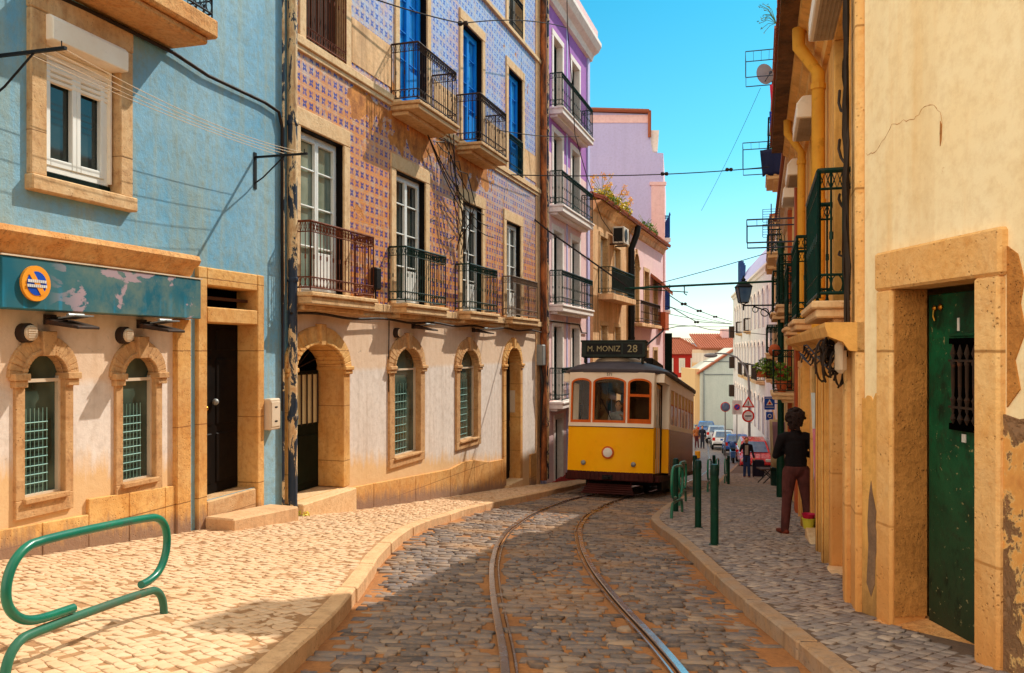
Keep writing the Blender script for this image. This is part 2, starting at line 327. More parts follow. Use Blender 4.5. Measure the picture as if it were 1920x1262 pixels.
# ------------------------------------------------------------------ mesh builder
class MB:
    def __init__(s): s.v, s.f, s.mi = [], [], []
    def add(s, vs, fs, mi=0):
        o = len(s.v); s.v += [tuple(p) for p in vs]; s.f += [tuple(i+o for i in f) for f in fs]; s.mi += [mi]*len(fs); return s
    def poly(s, pts, mi=0): return s.add(pts, [tuple(range(len(pts)))], mi)
    def box(s, x0, x1, y0, y1, z0, z1, mi=0):
        v = [(x0,y0,z0),(x1,y0,z0),(x1,y1,z0),(x0,y1,z0),(x0,y0,z1),(x1,y0,z1),(x1,y1,z1),(x0,y1,z1)]
        return s.add(v, [(3,2,1,0),(4,5,6,7),(0,1,5,4),(1,2,6,5),(2,3,7,6),(3,0,4,7)], mi)
    def hexa(s, v, mi=0): return s.add(v, [(3,2,1,0),(4,5,6,7),(0,1,5,4),(1,2,6,5),(2,3,7,6),(3,0,4,7)], mi)
    def prism(s, pts, y0, y1, mi=0, axis='y'):
        """polygon in xz (axis y), yz (axis x) or xy (axis z) extruded along axis; counter-clockwise seen from -axis"""
        n = len(pts)
        e = {'y': lambda a, b, t: (a, t, b), 'x': lambda a, b, t: (t, a, b), 'z': lambda a, b, t: (a, b, t)}[axis]
        v = [e(a, b, y0) for a, b in pts]+[e(a, b, y1) for a, b in pts]
        f = [tuple(range(n)), tuple(range(2*n-1, n-1, -1))]+[(i, i+n, (i+1) % n+n, (i+1) % n) for i in range(n)]
        return s.add(v, f, mi)
    def tube(s, pts, r, n=6, mi=0, closed=False, rr=None, cap=True):
        P = [Vector(p) for p in pts]; m = len(P)
        if m < 2: return s
        up = Vector((0,0,1)); vs = []; prev = None
        for i, p in enumerate(P):
            if closed: t = P[(i+1) % m]-P[i-1]
            else: t = P[min(i+1, m-1)]-P[max(i-1, 0)]
            if t.length < 1e-9: t = Vector((0,0,1))
            t.normalize()
            if prev is None:
                a = t.cross(up)
                if a.length < .1: a = t.cross(Vector((1,0,0)))
            else: a = prev-t*prev.dot(t)
            if a.length < 1e-6: a = t.orthogonal()
            a.normalize(); prev = a; b = t.cross(a); rad = rr[i] if rr else r
            vs += [p+(a*math.cos(2*PI*k/n)+b*math.sin(2*PI*k/n))*rad for k in range(n)]
        fs = []
        for i in range(m if closed else m-1):
            j = (i+1) % m
            fs += [(i*n+k, j*n+k, j*n+(k+1) % n, i*n+(k+1) % n) for k in range(n)]
        if cap and not closed: fs += [tuple(range(n)), tuple(range((m-1)*n+n-1, (m-1)*n-1, -1))]
        return s.add(vs, fs, mi)
    def ring(s, c, r, rt, axis='y', n=12, k=4, mi=0, sx=1., sz=1.):
        e = {'y': lambda a, b: (c[0]+a*sx, c[1], c[2]+b*sz), 'x': lambda a, b: (c[0], c[1]+a*sx, c[2]+b*sz), 'z': lambda a, b: (c[0]+a*sx, c[1]+b*sz, c[2])}[axis]
        return s.tube([e(r*math.cos(2*PI*i/n), r*math.sin(2*PI*i/n)) for i in range(n)], rt, k, mi, closed=True)
    def disc(s, c, r, axis='y', n=20, mi=0, t=.01, sx=1.):
        pts = [(c[0 if axis != 'x' else 1]+sx*r*math.cos(2*PI*i/n), c[2]+r*math.sin(2*PI*i/n)) for i in range(n)]
        k = c[1] if axis == 'y' else c[0]
        return s.prism(pts, k, k+t, mi, axis)
    def lathe(s, prof, c=(0,0,0), n=14, mi=0, axis='z'):
        vs = []
        for r, z in prof:
            for k in range(n):
                a, b = r*math.cos(2*PI*k/n), r*math.sin(2*PI*k/n)
                vs.append({'z': (c[0]+a, c[1]+b, c[2]+z), 'y': (c[0]+a, c[1]+z, c[2]+b), 'x': (c[0]+z, c[1]+a, c[2]+b)}[axis])
        m = len(prof); fs = [(i*n+k, i*n+(k+1) % n, (i+1)*n+(k+1) % n, (i+1)*n+k) for i in range(m-1) for k in range(n)]
        fs += [tuple(range(n-1, -1, -1)), tuple(range((m-1)*n, m*n))]
        return s.add(vs, fs, mi)
    def sph(s, c, r, nu=12, nv=8, mi=0, fn=None):
        r = (r, r, r) if not hasattr(r, '__len__') else r; vs = []; 
        for j in range(1, nv):
            ph = PI*j/nv
            for i in range(nu):
                th = 2*PI*i/nu; p = [math.sin(ph)*math.cos(th), math.sin(ph)*math.sin(th), math.cos(ph)]
                vs.append((c[0]+r[0]*p[0], c[1]+r[1]*p[1], c[2]+r[2]*p[2]))
        vs += [(c[0], c[1], c[2]+r[2]), (c[0], c[1], c[2]-r[2])]
        fs = [(j*nu+i, (j+1)*nu+i, (j+1)*nu+(i+1) % nu, j*nu+(i+1) % nu) for j in range(nv-2) for i in range(nu)]
        a, b = len(vs)-2, len(vs)-1
        fs += [(a, i, (i+1) % nu) for i in range(nu)]+[(b, (nv-2)*nu+(i+1) % nu, (nv-2)*nu+i) for i in range(nu)]
        if fn: vs = [fn(*p) for p in vs]
        return s.add(vs, fs, mi)
    def build(s, name, mat, parent=None, loc=None, rot=None, smooth=None, bevel=0, fix=True):
        me = bpy.data.meshes.new(name); me.from_pydata(s.v, [], s.f)
        mats = mat if isinstance(mat, (list, tuple)) else [mat]
        for k in mats: me.materials.append(M[k] if isinstance(k, str) else k)
        if len(mats) > 1: me.polygons.foreach_set('material_index', s.mi)
        if fix and len(s.f) < 60000:
            bm = bmesh.new(); bm.from_mesh(me); bmesh.ops.recalc_face_normals(bm, faces=bm.faces); bm.to_mesh(me); bm.free()
        me.update()
        if smooth is not None:
            me.polygons.foreach_set('use_smooth', [True]*len(me.polygons))
            me.set_sharp_from_angle(angle=math.radians(smooth))
        o = bpy.data.objects.new(name, me); COL.objects.link(o)
        if parent: o.parent = parent
        if loc is not None: o.location = loc
        if rot is not None: o.rotation_euler = rot
        if bevel:
            b = o.modifiers.new('edge', 'BEVEL'); b.width = bevel; b.segments = 1; b.limit_method = 'ANGLE'; b.angle_limit = .7
        return o
def tag(o, label=None, cat=None, group=None, kind=None):
    if label: o['label'] = label
    if cat: o['category'] = cat
    if group: o['group'] = group
    if kind: o['kind'] = kind
    return o
def thing(name, label, cat, loc=(0,0,0), rz=0, group=None, rot=None):
    o = bpy.data.objects.new(name, None); COL.objects.link(o); o.empty_display_size = .2
    o.location = loc; o.rotation_euler = rot or (0, 0, rz); return tag(o, label, cat, group)
def struct(o): return tag(o, kind='structure')
class Fac:
    """vertical facade frame: local x to the viewer's right, y into the building, z up"""
    def __init__(s, x, y, th): s.x, s.y, s.th = x, y, th; s.c, s.s = math.cos(th), math.sin(th)
    def w(s, a, o, h): return Vector((s.x+s.c*a+s.s*o, s.y+s.s*a-s.c*o, h))     # o = metres out of the wall
    def g(s, a, o=0): p = s.w(a, o, 0); return G(p.x, p.y)
# ------------------------------------------------------------------ world, sun, camera
SUN = Vector((.522, .468, .714)).normalized()
w = bpy.data.worlds.new('World'); SC.world = w; w.use_nodes = True
nt = w.node_tree; bg = nt.nodes['Background']; sky = nt.nodes.new('ShaderNodeTexSky'); sky.sky_type = 'NISHITA'
sky.sun_disc = False; sky.sun_elevation = math.asin(SUN.z); sky.sun_rotation = math.atan2(SUN.x, SUN.y)
sky.altitude = 100; sky.air_density = 1.0; sky.dust_density = .6; sky.ozone_density = 1.2
# clear blue near the horizon, warm fill glow added out of view, overhead and behind-left (it lights the shaded side of the street)
tcw = nt.nodes.new('ShaderNodeTexCoord'); sx_ = nt.nodes.new('ShaderNodeSeparateXYZ'); nt.links.new(tcw.outputs['Generated'], sx_.inputs[0])
def wramp(v, stops):
    r = nt.nodes.new('ShaderNodeValToRGB'); nt.links.new(v, r.inputs[0]); cr = r.color_ramp
    while len(cr.elements) < len(stops): cr.elements.new(.5)
    for e, (p, c) in zip(cr.elements, stops): e.position = p; e.color = (*c, 1)
    return r.outputs[0]
tn = wramp(sx_.outputs[2], [(0, (1.0,1.04,1.12)), (.10, (.70,1.05,1.1)), (.22, (.34,1.06,1.05)), (.42, (.13,.98,1.05))])
tint = nt.nodes.new('ShaderNodeMixRGB'); tint.blend_type = 'MULTIPLY'; tint.inputs[0].default_value = 1; nt.links.new(sky.outputs[0], tint.inputs[1]); nt.links.new(tn, tint.inputs[2])
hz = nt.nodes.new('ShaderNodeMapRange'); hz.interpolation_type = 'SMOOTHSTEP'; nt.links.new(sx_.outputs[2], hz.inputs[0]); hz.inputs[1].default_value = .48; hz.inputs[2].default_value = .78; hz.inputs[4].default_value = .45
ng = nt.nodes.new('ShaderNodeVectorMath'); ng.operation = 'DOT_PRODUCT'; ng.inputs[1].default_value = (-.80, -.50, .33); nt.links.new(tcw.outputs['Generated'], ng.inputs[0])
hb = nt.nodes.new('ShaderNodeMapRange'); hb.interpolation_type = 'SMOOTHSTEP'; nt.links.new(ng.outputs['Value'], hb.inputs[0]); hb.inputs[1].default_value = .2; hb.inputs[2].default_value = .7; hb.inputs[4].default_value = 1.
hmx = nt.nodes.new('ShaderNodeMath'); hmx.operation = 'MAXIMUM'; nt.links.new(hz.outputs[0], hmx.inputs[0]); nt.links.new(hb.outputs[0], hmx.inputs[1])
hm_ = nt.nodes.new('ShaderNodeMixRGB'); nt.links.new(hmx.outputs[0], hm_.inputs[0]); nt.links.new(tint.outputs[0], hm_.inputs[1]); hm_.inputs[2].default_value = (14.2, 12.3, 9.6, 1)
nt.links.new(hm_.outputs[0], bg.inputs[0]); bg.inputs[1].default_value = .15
sl = bpy.data.lights.new('sun', 'SUN'); sl.energy = 5.0; sl.angle = math.radians(.5); sl.color = (1, .93, .80)
so = bpy.data.objects.new('sun', sl); COL.objects.link(so); so.rotation_euler = (-SUN).to_track_quat('-Z', 'Y').to_euler(); so.location = (10, 10, 30)
cam = bpy.data.cameras.new('camera'); co = bpy.data.objects.new('camera', cam); COL.objects.link(co); SC.camera = co
cam.sensor_width = 36; cam.lens = 30; co.rotation_euler = (PI/2, 0, 0); cam.shift_y = (657-631)/1920; cam.clip_start = .05; cam.clip_end = 20000
SC.view_settings.view_transform = 'Standard'; SC.view_settings.look = 'None'; SC.view_settings.exposure = 0
SC.render.engine = 'CYCLES'; SC.cycles.max_bounces = 10; SC.cycles.diffuse_bounces = 6; SC.cycles.glossy_bounces = 4; SC.cycles.transparent_max_bounces = 12
SC.cycles.use_denoising = True; SC.cycles.sample_clamp_indirect = 6; SC.cycles.caustics_reflective = False; SC.cycles.caustics_refractive = False

# ------------------------------------------------------------------ ground, road, pavements, kerbs
def strip(name, mat, xl, xr, dz, y0=-5.5, y1=120, nx=8, step=.5):
    mb = MB(); ys = np.arange(y0, y1, step)
    for y in ys:
        a, b = xl(y), xr(y)
        for k in range(nx+1):
            x = a+(b-a)*k/nx; mb.v.append((x, y, G(x, y)+dz))
    for j in range(len(ys)-1):
        for k in range(nx): i = j*(nx+1)+k; mb.f.append((i, i+1, i+nx+2, i+nx+1)); mb.mi.append(0)
    return struct(mb.build(name, mat))
kl, kr, fl, fr = (lambda y: interp(KL, y)), (lambda y: interp(KR, y)), (lambda y: interp(FLT, y)), (lambda y: interp(FRT, y))
ct = lambda y: interp(CT, y)
mb = MB()
gx = np.array([-3000,-600,-150,-60,-30,-12,0,12,30,60,150,600,3000.]); gy = np.array([-200,-40,-5,0,10,20,30,40,50,60,70,80,100,130,200,600,3000,9000.])
for y in gy:
    for x in gx: mb.v.append((x, y, G(max(-8, min(x, 25)), y)-.6-(0 if y < 150 else (y-150)*.012)))
nx = len(gx)
for j in range(len(gy)-1):
    for k in range(nx-1): i = j*nx+k; mb.f.append((i, i+1, i+nx+1, i+nx)); mb.mi.append(0)
struct(mb.build('ground', 'earth'))
mb = MB(); rs = random.Random(3)
pts = [(-2600+i*130, 3000, -120+(.0+.4*math.sin(i*.21)+.25*math.sin(i*.53+1))*38+(150 if 1 else 0)) for i in range(70)]
for i in range(len(pts)-1): mb.poly([(pts[i][0], 3000, -400), (pts[i+1][0], 3000, -400), pts[i+1], pts[i]])
for i in range(len(pts)-1): mb.poly([pts[i], pts[i+1], (pts[i+1][0], 5200, -200), (pts[i][0], 5200, -200)])
struct(mb.build('hills', 'hill'))

def frustum_stones(quads, hts, inset, rise, drop=.02, var=0.):
    """quads (N,4,2) plan corners, hts (N,4) ground heights -> one block per quad, worn to a soft top"""
    N = len(quads); c = quads.mean(1, keepdims=True)
    def shrink(q, d):
        v = c-q; L = np.linalg.norm(v, axis=2, keepdims=True); return q+v/np.maximum(L, 1e-6)*d
    ins = inset*(1+var*RNG.uniform(-1, 1, (N, 4, 1))); q0 = shrink(quads, ins); q1 = shrink(quads, ins+.008)
    tilt = RNG.normal(0, .0016, (N, 4)); lift = RNG.normal(0, .0035, (N, 1))
    v = np.zeros((N, 12, 3)); v[:, :4, :2] = q0; v[:, 4:8, :2] = q0; v[:, 8:, :2] = q1
    v[:, :4, 2] = hts-drop; v[:, 4:8, 2] = hts+rise*.55+tilt+lift; v[:, 8:, 2] = hts+rise+tilt+lift
    fs = np.array([[0,1,5,4],[1,2,6,5],[2,3,7,6],[3,0,4,7],[4,5,9,8],[5,6,10,9],[6,7,11,10],[7,4,8,11],[8,9,10,11]])
    f = (np.arange(N)[:, None, None]*12+fs[None]).reshape(-1, 4)
    return v.reshape(-1, 3), f
def mesh_np(name, v, f, mat):
    me = bpy.data.meshes.new(name); me.vertices.add(len(v)); me.vertices.foreach_set('co', v.ravel())
    me.loops.add(f.size); me.loops.foreach_set('vertex_index', f.ravel().astype(np.int32)); me.polygons.add(len(f))
    me.polygons.foreach_set('loop_start', np.arange(len(f), dtype=np.int32)*4); me.update(calc_edges=True); me.validate()
    me.materials.append(M[mat]); o = bpy.data.objects.new(name, me); COL.objects.link(o); return o
def rows_grid(y0, y1, xl, xr, du, dv, head, jit, brick=.5):
    """courses laid across the street: u across, v along; returns quads in plan"""
    out = []; nrow = int((y1-y0)/dv)
    base = np.arange(-9, 9, du); W = RNG.normal(0, du*.27, (nrow+1, len(base)))
    for r in range(nrow):
        ya = y0+r*dv; yb = ya+dv; off = (r % 2)*du*brick+RNG.uniform(-.02, .02); h = head(ya); s = math.tan(h); c0 = ct(ya); c1 = ct(yb)
        us = base+off+W[r]; us.sort()
        if us.size < 2: continue
        wob = .012*np.sin(us*3.1+r*.35)+.012*np.sin(us*1.3-r*.21)
        wob2 = .012*np.sin(us*3.1+(r+1)*.35)+.012*np.sin(us*1.3-(r+1)*.21)
        for k in range(len(us)-1):
            a, b = us[k], us[k+1]
            if b-a < du*.4: continue
            q = [(c0+a, ya-a*s+wob[k]), (c0+b, ya-b*s+wob[k+1]), (c1+b, yb-b*s+wob2[k+1]), (c1+a, yb-a*s+wob2[k])]
            cx = sum(p[0] for p in q)/4; cy = sum(p[1] for p in q)/4
            if xl(cy) < cx < xr(cy): out.append(q)
    q = np.array(out); q += RNG.normal(0, jit, q.shape); return q
def heights(q, dz): return -Dn(.28*q[..., 0]+.96*q[..., 1])+dz

strip('road', ['sand_joint'], lambda y: kl(y)-.05, lambda y: kr(y)+.05, -KERB-.004, y1=34)
strip('road', ['far_cobble'], lambda y: kl(y)-.05, lambda y: kr(y)+.05, -KERB, y0=33.5, y1=120)
head = lambda y: math.atan2(ct(y+.6)-ct(y-.6), 1.2)
def railgap(cx, cy):
    c = ct(cy); h = math.cos(head(cy)); d = abs(cx-c)*h
    return abs(d-.47) < .088
q = rows_grid(2.6, 33.6, lambda y: kl(y)+.06, lambda y: kr(y)-.06, .118, .102, head, .013)
cc = q.mean(1); keep = np.array([not railgap(a, b) for a, b in cc]); q = q[keep]
# sand lies over the stones in patches near the kerbs and between the rails
cc = q.mean(1)
bur = np.sin(cc[:, 0]*2.3+cc[:, 1]*.8)+np.sin(cc[:, 0]*1.1-cc[:, 1]*1.7+1)+RNG.normal(0, .6, len(cc))
mid = (np.abs(cc[:, 0]-np.array([ct(b) for b in cc[:, 1]])) < .36)
edge = np.array([(a-kl(b) < .22 or kr(b)-a < .3) for a, b in cc])
sink = np.where(mid, np.where(bur > .9, .0100, .001), 0)+np.where(edge & (bur > -.6), .012, 0)+np.where(~mid & (bur > 1.9), .010, 0)+RNG.uniform(0, .004, len(cc))
v, f = frustum_stones(q, heights(q, -KERB)-sink[:, None], .0075, .013, var=.6)
struct(mesh_np('road_cobbles', v, f, 'cobble'))
# left and right pavements: bedding sheet plus the small limestone setts
strip('left_pavement', ['paver_joint'], lambda y: fl(y)-.5, lambda y: kl(y)-.02, 0)
strip('right_pavement', ['paver_joint_shaded'], lambda y: kr(y)+.02, lambda y: fr(y)+.5, 0)
def diag_grid(y0, y1, xl, xr, d, jit, ang):
    c, s = math.cos(ang), math.sin(ang); L = 26; n = int(2*L/d); I, Jx = np.meshgrid(np.arange(n+1), np.arange(n+1), indexing='ij')
    U = -L+I*d; V = -L+Jx*d*.95; U = U+.018*np.sin(V*2.1)+.012*np.sin(U*1.3+V*.7); V = V+.018*np.sin(U*1.9+1)
    X = c*U-s*V; Y = s*U+c*V+16; X = X+RNG.normal(0, jit, X.shape); Y = Y+RNG.normal(0, jit, Y.shape)
    q = np.stack([np.stack([X[:-1,:-1], Y[:-1,:-1]], -1), np.stack([X[1:,:-1], Y[1:,:-1]], -1), np.stack([X[1:,1:], Y[1:,1:]], -1), np.stack([X[:-1,1:], Y[:-1,1:]], -1)], 2).reshape(-1, 4, 2)
    m = q.mean(1); a = np.interp(m[:, 1], *xl); b = np.interp(m[:, 1], *xr)
    return q[(m[:, 1] > y0) & (m[:, 1] < y1) & (m[:, 0] > a) & (m[:, 0] < b)]
tb = lambda T, o: ([t[0] for t in T], [t[1]+o for t in T])
q = diag_grid(3., 30, tb(FLT, .02), tb(KL, -.16), .070, .0046, .9)
v, f = frustum_stones(q, heights(q, 0), .0023, .0035, var=.6); struct(mesh_np('left_pavement_setts', v, f, 'paver_warm'))
q = diag_grid(3., 38, tb(KR, .15), tb(FRT, -.02), .078, .0055, .7)
v, f = frustum_stones(q, heights(q, 0), .0034, .0055, var=.5); struct(mesh_np('right_pavement_setts', v, f, 'paver_shaded'))
def kerb(name, tab, side, mat, y0, y1, L=1.4, wd=.135):
    mb = MB(); y = y0; rs = random.Random(5)
    while y < y1:
        dy = L*rs.uniform(.75, 1.15); n = 3; pa = []
        for k in range(n+1):
            yy = y+(dy-.012)*k/n; x = interp(tab, yy); tx = interp(tab, yy+.1)-interp(tab, yy-.1); ln = math.hypot(tx, .2); nx_, ny_ = -side*.2/ln, side*tx/ln
            jx = rs.uniform(-.006, .006); pa.append(((x+jx, yy), (x+jx+nx_*-wd, yy+ny_*-wd)))
        o_ = len(mb.v); up = rs.uniform(0, .008)
        for a, b in pa: za, zb_ = G(*a), G(*b); mb.v += [(*a, za-.3), (*b, zb_-.3), (*b, zb_+.004+up), (*a, za+up)]
        for k in range(n):
            for e in range(4): i = o_+k*4; mb.f.append((i+e, i+(e+1) % 4, i+4+(e+1) % 4, i+4+e)); mb.mi.append(0)
        mb.f += [(o_, o_+1, o_+2, o_+3), (o_+n*4+3, o_+n*4+2, o_+n*4+1, o_+n*4)]; mb.mi += [0, 0]
        y += dy
    return struct(mb.build(name, mat, bevel=.012))
kerb('left_kerb', KL, -1, 'kerb_stone', 2.6, 60); kerb('right_kerb', KR, 1, 'kerb_stone_grey', 2.6, 60)
# tram rails: grooved section swept along the track
def rail_thing(sgn, label):
    mb = MB(); prof = [(-.046,-.05),(-.046,.012),(-.042,.016),(.0,.016),(.006,.010),(.006,-.024),(.036,-.024),(.036,.004),(.038,.010),(.050,.010),(.053,.004),(.053,-.05)]
    ys = np.concatenate([np.arange(2, 30, .2), np.arange(30, 115, 1.)]); m = len(prof)
    for y in ys:
        c = ct(y); h = head(y); x = c+sgn*.47/math.cos(h)
        for a, z in prof:
            px = x-sgn*a if sgn > 0 else x+a
            mb.v.append((px, y, R(px, y)+z+.006))
    for j in range(len(ys)-1):
        for k in range(m-1):
            i = j*m+k; mb.f.append((i, i+1, i+m+1, i+m)); mb.mi.append(1 if k in (4, 5, 6) else 0)
    o = mb.build('tram_rail', ['rail_steel', 'rail_rust'], smooth=40); tag(o, label, 'tram rail', 'tram rails'); return o
rail_thing(-1, 'left steel tram rail curving through the sunlit cobbles'); rail_thing(1, 'right steel tram rail beside the raised pavement with bollards')

# ------------------------------------------------------------------ facade helpers
def arch_pts(x0, x1, zs, rise, n=14): xc, hw = (x0+x1)/2, (x1-x0)/2; return [(xc-hw*math.cos(PI*i/n), zs+rise*math.sin(PI*i/n)) for i in range(n+1)]
def wall_sheet(mb, x0, x1, z0, z1, ops, y=0, mi=0):
    xs = sorted({x0, x1, *[v for o in ops for v in (o[0], o[1]) if x0 < v < x1]}); zs = sorted({z0, z1, *[v for o in ops for v in (o[2], o[3]+(o[4] if len(o) > 4 else 0)) if z0 < v < z1]})
    for i in range(len(xs)-1):
        for j in range(len(zs)-1):
            cx, cz = (xs[i]+xs[i+1])/2, (zs[j]+zs[j+1])/2
            if any(o[0] < cx < o[1] and o[2] < cz < o[3]+(o[4] if len(o) > 4 else 0) for o in ops): continue
            mb.poly([(xs[i],y,zs[j]),(xs[i+1],y,zs[j]),(xs[i+1],y,zs[j+1]),(xs[i],y,zs[j+1])], mi)
    for o in ops:
        if len(o) > 4 and o[4] > 0 and o[0] > x0-.01 and o[1] < x1+.01:
            P = arch_pts(o[0], o[1], o[3], o[4]); T = o[3]+o[4]; h = len(P)//2
            for k in range(h): mb.poly([(o[0],y,T),(P[k][0],y,P[k][1]),(P[k+1][0],y,P[k+1][1])], mi)
            for k in range(h, len(P)-1): mb.poly([(o[1],y,T),(P[k][0],y,P[k][1]),(P[k+1][0],y,P[k+1][1])], mi)
def body_box(mb, x0, x1, z0, z1, depth=7, mi=0, top=True):
    mb.poly([(x0,0,z0),(x0,depth,z0),(x0,depth,z1),(x0,0,z1)], mi); mb.poly([(x1,0,z0),(x1,depth,z0),(x1,depth,z1),(x1,0,z1)], mi)
    mb.poly([(x0,depth,z0),(x1,depth,z0),(x1,depth,z1),(x0,depth,z1)], mi)
    if top: mb.poly([(x0,0,z1),(x1,0,z1),(x1,depth,z1),(x0,depth,z1)], mi)
def rect_surround(mb, x0, x1, z0, z1, w=.16, proj=.03, depth=.2, sill=True, lintel=None, sillh=.12, sillp=.05):
    lw = lintel or w
    mb.box(x0-w, x0, -proj, depth, z0, z1); mb.box(x1, x1+w, -proj, depth, z0, z1); mb.box(x0-w-.004, x1+w+.004, -proj-.003, depth, z1, z1+lw)
    if sill: mb.box(x0-w-.02, x1+w+.02, -proj-sillp, depth, z0-sillh, z0)
def arch_surround(mb, x0, x1, z0, zs, rise, w=.17, proj=.04, depth=.22, cap=True, key=True, sill=True, nv=9, ow=None):
    ow = ow or w
    mb.box(x0-w, x0, -proj, depth, z0, zs); mb.box(x1, x1+w, -proj, depth, z0, zs)
    xc, hw = (x0+x1)/2, (x1-x0)/2
    n = nv*2; P = lambda k, r: (xc-(hw+r)*math.cos(PI*k/n), zs+(rise+r)*math.sin(PI*k/n))
    for k in range(n):
        a, b, c, d = P(k, 0), P(k+1, 0), P(k+1, ow), P(k, ow); e = -proj-.004*((k//2) % 2)
        mb.hexa([(a[0],e,a[1]),(b[0],e,b[1]),(b[0],depth,b[1]),(a[0],depth,a[1]),(d[0],e,d[1]),(c[0],e,c[1]),(c[0],depth,c[1]),(d[0],depth,d[1])])
    for k in range(n):                                   # raised inner moulding
        a, b, c, d = P(k, .0), P(k+1, .0), P(k+1, .045), P(k, .045); e = -proj-.03
        mb.hexa([(a[0],e,a[1]),(b[0],e,b[1]),(b[0],0,b[1]),(a[0],0,a[1]),(d[0],e,d[1]),(c[0],e,c[1]),(c[0],0,c[1]),(d[0],0,d[1])])
    if key: mb.prism([(xc-.06,zs+rise-.02),(xc+.06,zs+rise-.02),(xc+.085,zs+rise+ow+.03),(xc-.085,zs+rise+ow+.03)], -proj-.05, 0)
    if cap:
        for xa, xb in ((x0-w-.05, x0+.015), (x1-.015, x1+w+.05)):
            mb.box(xa, xb, -proj-.05, depth, zs-.03, zs+.03); mb.box(xa+.02, xb-.01, -proj-.03, depth-.002, zs-.09, zs-.03)
    if sill: mb.box(x0-w, x1+w, -proj-.002, depth, z0-.16, z0); mb.box(x0-.03, x1+.03, -proj-.035, depth-.01, z0-.035, z0+.012)
def casement(par, x0, x1, z0, z1, y, fm='white_paint', pm='pane', leaves=2, rows=(.5,), fw=.05, low=None, name='window', label=None, shade_lining=None):
    mb = MB(); W = (x1-x0)/leaves
    mb.box(x0, x0+fw, y, y+.06, z0, z1); mb.box(x1-fw, x1, y, y+.06, z0, z1); mb.box(x0+fw, x1-fw, y, y+.06, z1-fw, z1); mb.box(x0+fw, x1-fw, y, y+.06, z0, z0+fw)
    for k in range(leaves):
        a, b = x0+k*W+(fw if k == 0 else 0), x0+(k+1)*W-(fw if k == leaves-1 else 0)
        mb.box(a, a+fw*.9, y-.012, y+.04, z0+fw, z1-fw); mb.box(b-fw*.9, b, y-.0125, y+.04, z0+fw, z1-fw)
        for r in rows: zz = z0+(z1-z0)*r; mb.box(a+fw*.9, b-fw*.9, y-.004, y+.03, zz-.012, zz+.012)
        mb.box(a+fw*.9, b-fw*.9, y-.011, y+.04, z0+fw, z0+fw*2.2); mb.box(a+fw*.9, b-fw*.9, y-.011, y+.04, z1-fw*2, z1-fw)
        if shade_lining: ln_ = MB(); ln_.box(x1+.002, x1+.018, -.0, y+.05, z0, z1); ln_.box(x0-.018, x0-.002, .05, y+.05, z0, z1); ln_.box(x0-.018, x1+.018, .0, y+.05, z1, z1+.016)  # dark boards added on the reveals, standing in for their shade
    if low: mb.box(a+fw*.9, b-fw*.9, y-.008, y+.03, z0+fw*2.2, z0+low)
    fo = mb.build(name, fm, par, bevel=.006)
    if label: fo['label'] = label
    if shade_lining: ln_.build('shade_lining', shade_lining, fo)
    mb = MB(); mb.box(x0+.01, x1-.01, y+.045, y+.055, z0+.01, z1-.01); mb.build('pane', pm, fo)
    return fo
def rail_panel(mb, p0, p1, z0, h, sp=.085, deco=True, heavy=1.):
    """one straight side of an iron balustrade between plan points p0, p1 (local xy)"""
    a, b = Vector((*p0, 0)), Vector((*p1, 0)); L = (b-a).length; n = max(1, round(L/sp)); d = (b-a)/L
    Z = lambda t, z: (a.x+d.x*t, a.y+d.y*t, z)
    mb.tube([Z(0, z0+h), Z(L, z0+h)], .017*heavy, 6); mb.tube([Z(0, z0+.06), Z(L, z0+.06)], .011*heavy, 5)
    hi, lo = z0+h-.14, z0+.2
    if deco: mb.tube([Z(0, hi), Z(L, hi)], .008*heavy, 4); mb.tube([Z(0, lo), Z(L, lo)], .008*heavy, 4)
    for k in range(n+1):
        t = L*k/n; mb.tube([Z(t, z0+.02 if k in (0, n) else z0+.06), Z(t, z0+h)], (.011 if k in (0, n) else .0065)*heavy, 4, cap=False)
        if k < n and deco:
            t2 = L*(k+1)/n; tm = (t+t2)/2; w = L/n*.46
            mb.tube([Z(tm+w*math.cos(q), (z0+.13)+.066*math.sin(q)) for q in [2*PI*i/10 for i in range(10)]], .0055*heavy, 3, closed=True)
            mb.tube([Z(t, hi), Z(tm, z0+h-.015), Z(t2, hi)], .0055*heavy, 3, cap=False); mb.tube([Z(t, z0+h), Z(tm, hi), Z(t2, z0+h)], .005*heavy, 3, cap=False)
            if k % 2: mb.tube([Z(t, z0+h*.5-.03), Z(t, z0+h*.5+.03)], .013*heavy, 5)
def balcony(par, x0, x1, o, zt, iron, h=.95, th=.17, smat='limestone', sp=.085, deco=True, label=None, tiers=True, heavy=1.):
    mb = MB()
    if tiers: mb.box(x0-.05, x1+.05, -o-.06, .05, zt-.06, zt); mb.box(x0-.02, x1+.02, -o-.025, .05, zt-th, zt-.06); mb.box(x0+.05, x1-.05, -o*.6, .05, zt-th-.07, zt-th)
    else: mb.box(x0-.05, x1+.05, -o-.06, .05, zt-th, zt)
    b = mb.build('balcony', smat, par, bevel=.012)
    if label: b['label'] = label
    mb = MB(); rail_panel(mb, (x0, -.01), (x0, -o), zt, h, sp, deco, heavy); rail_panel(mb, (x0, -o), (x1, -o), zt, h, sp, deco, heavy); rail_panel(mb, (x1, -o), (x1, -.01), zt, h, sp, deco, heavy)
    mb.build('railing', iron, b); return b
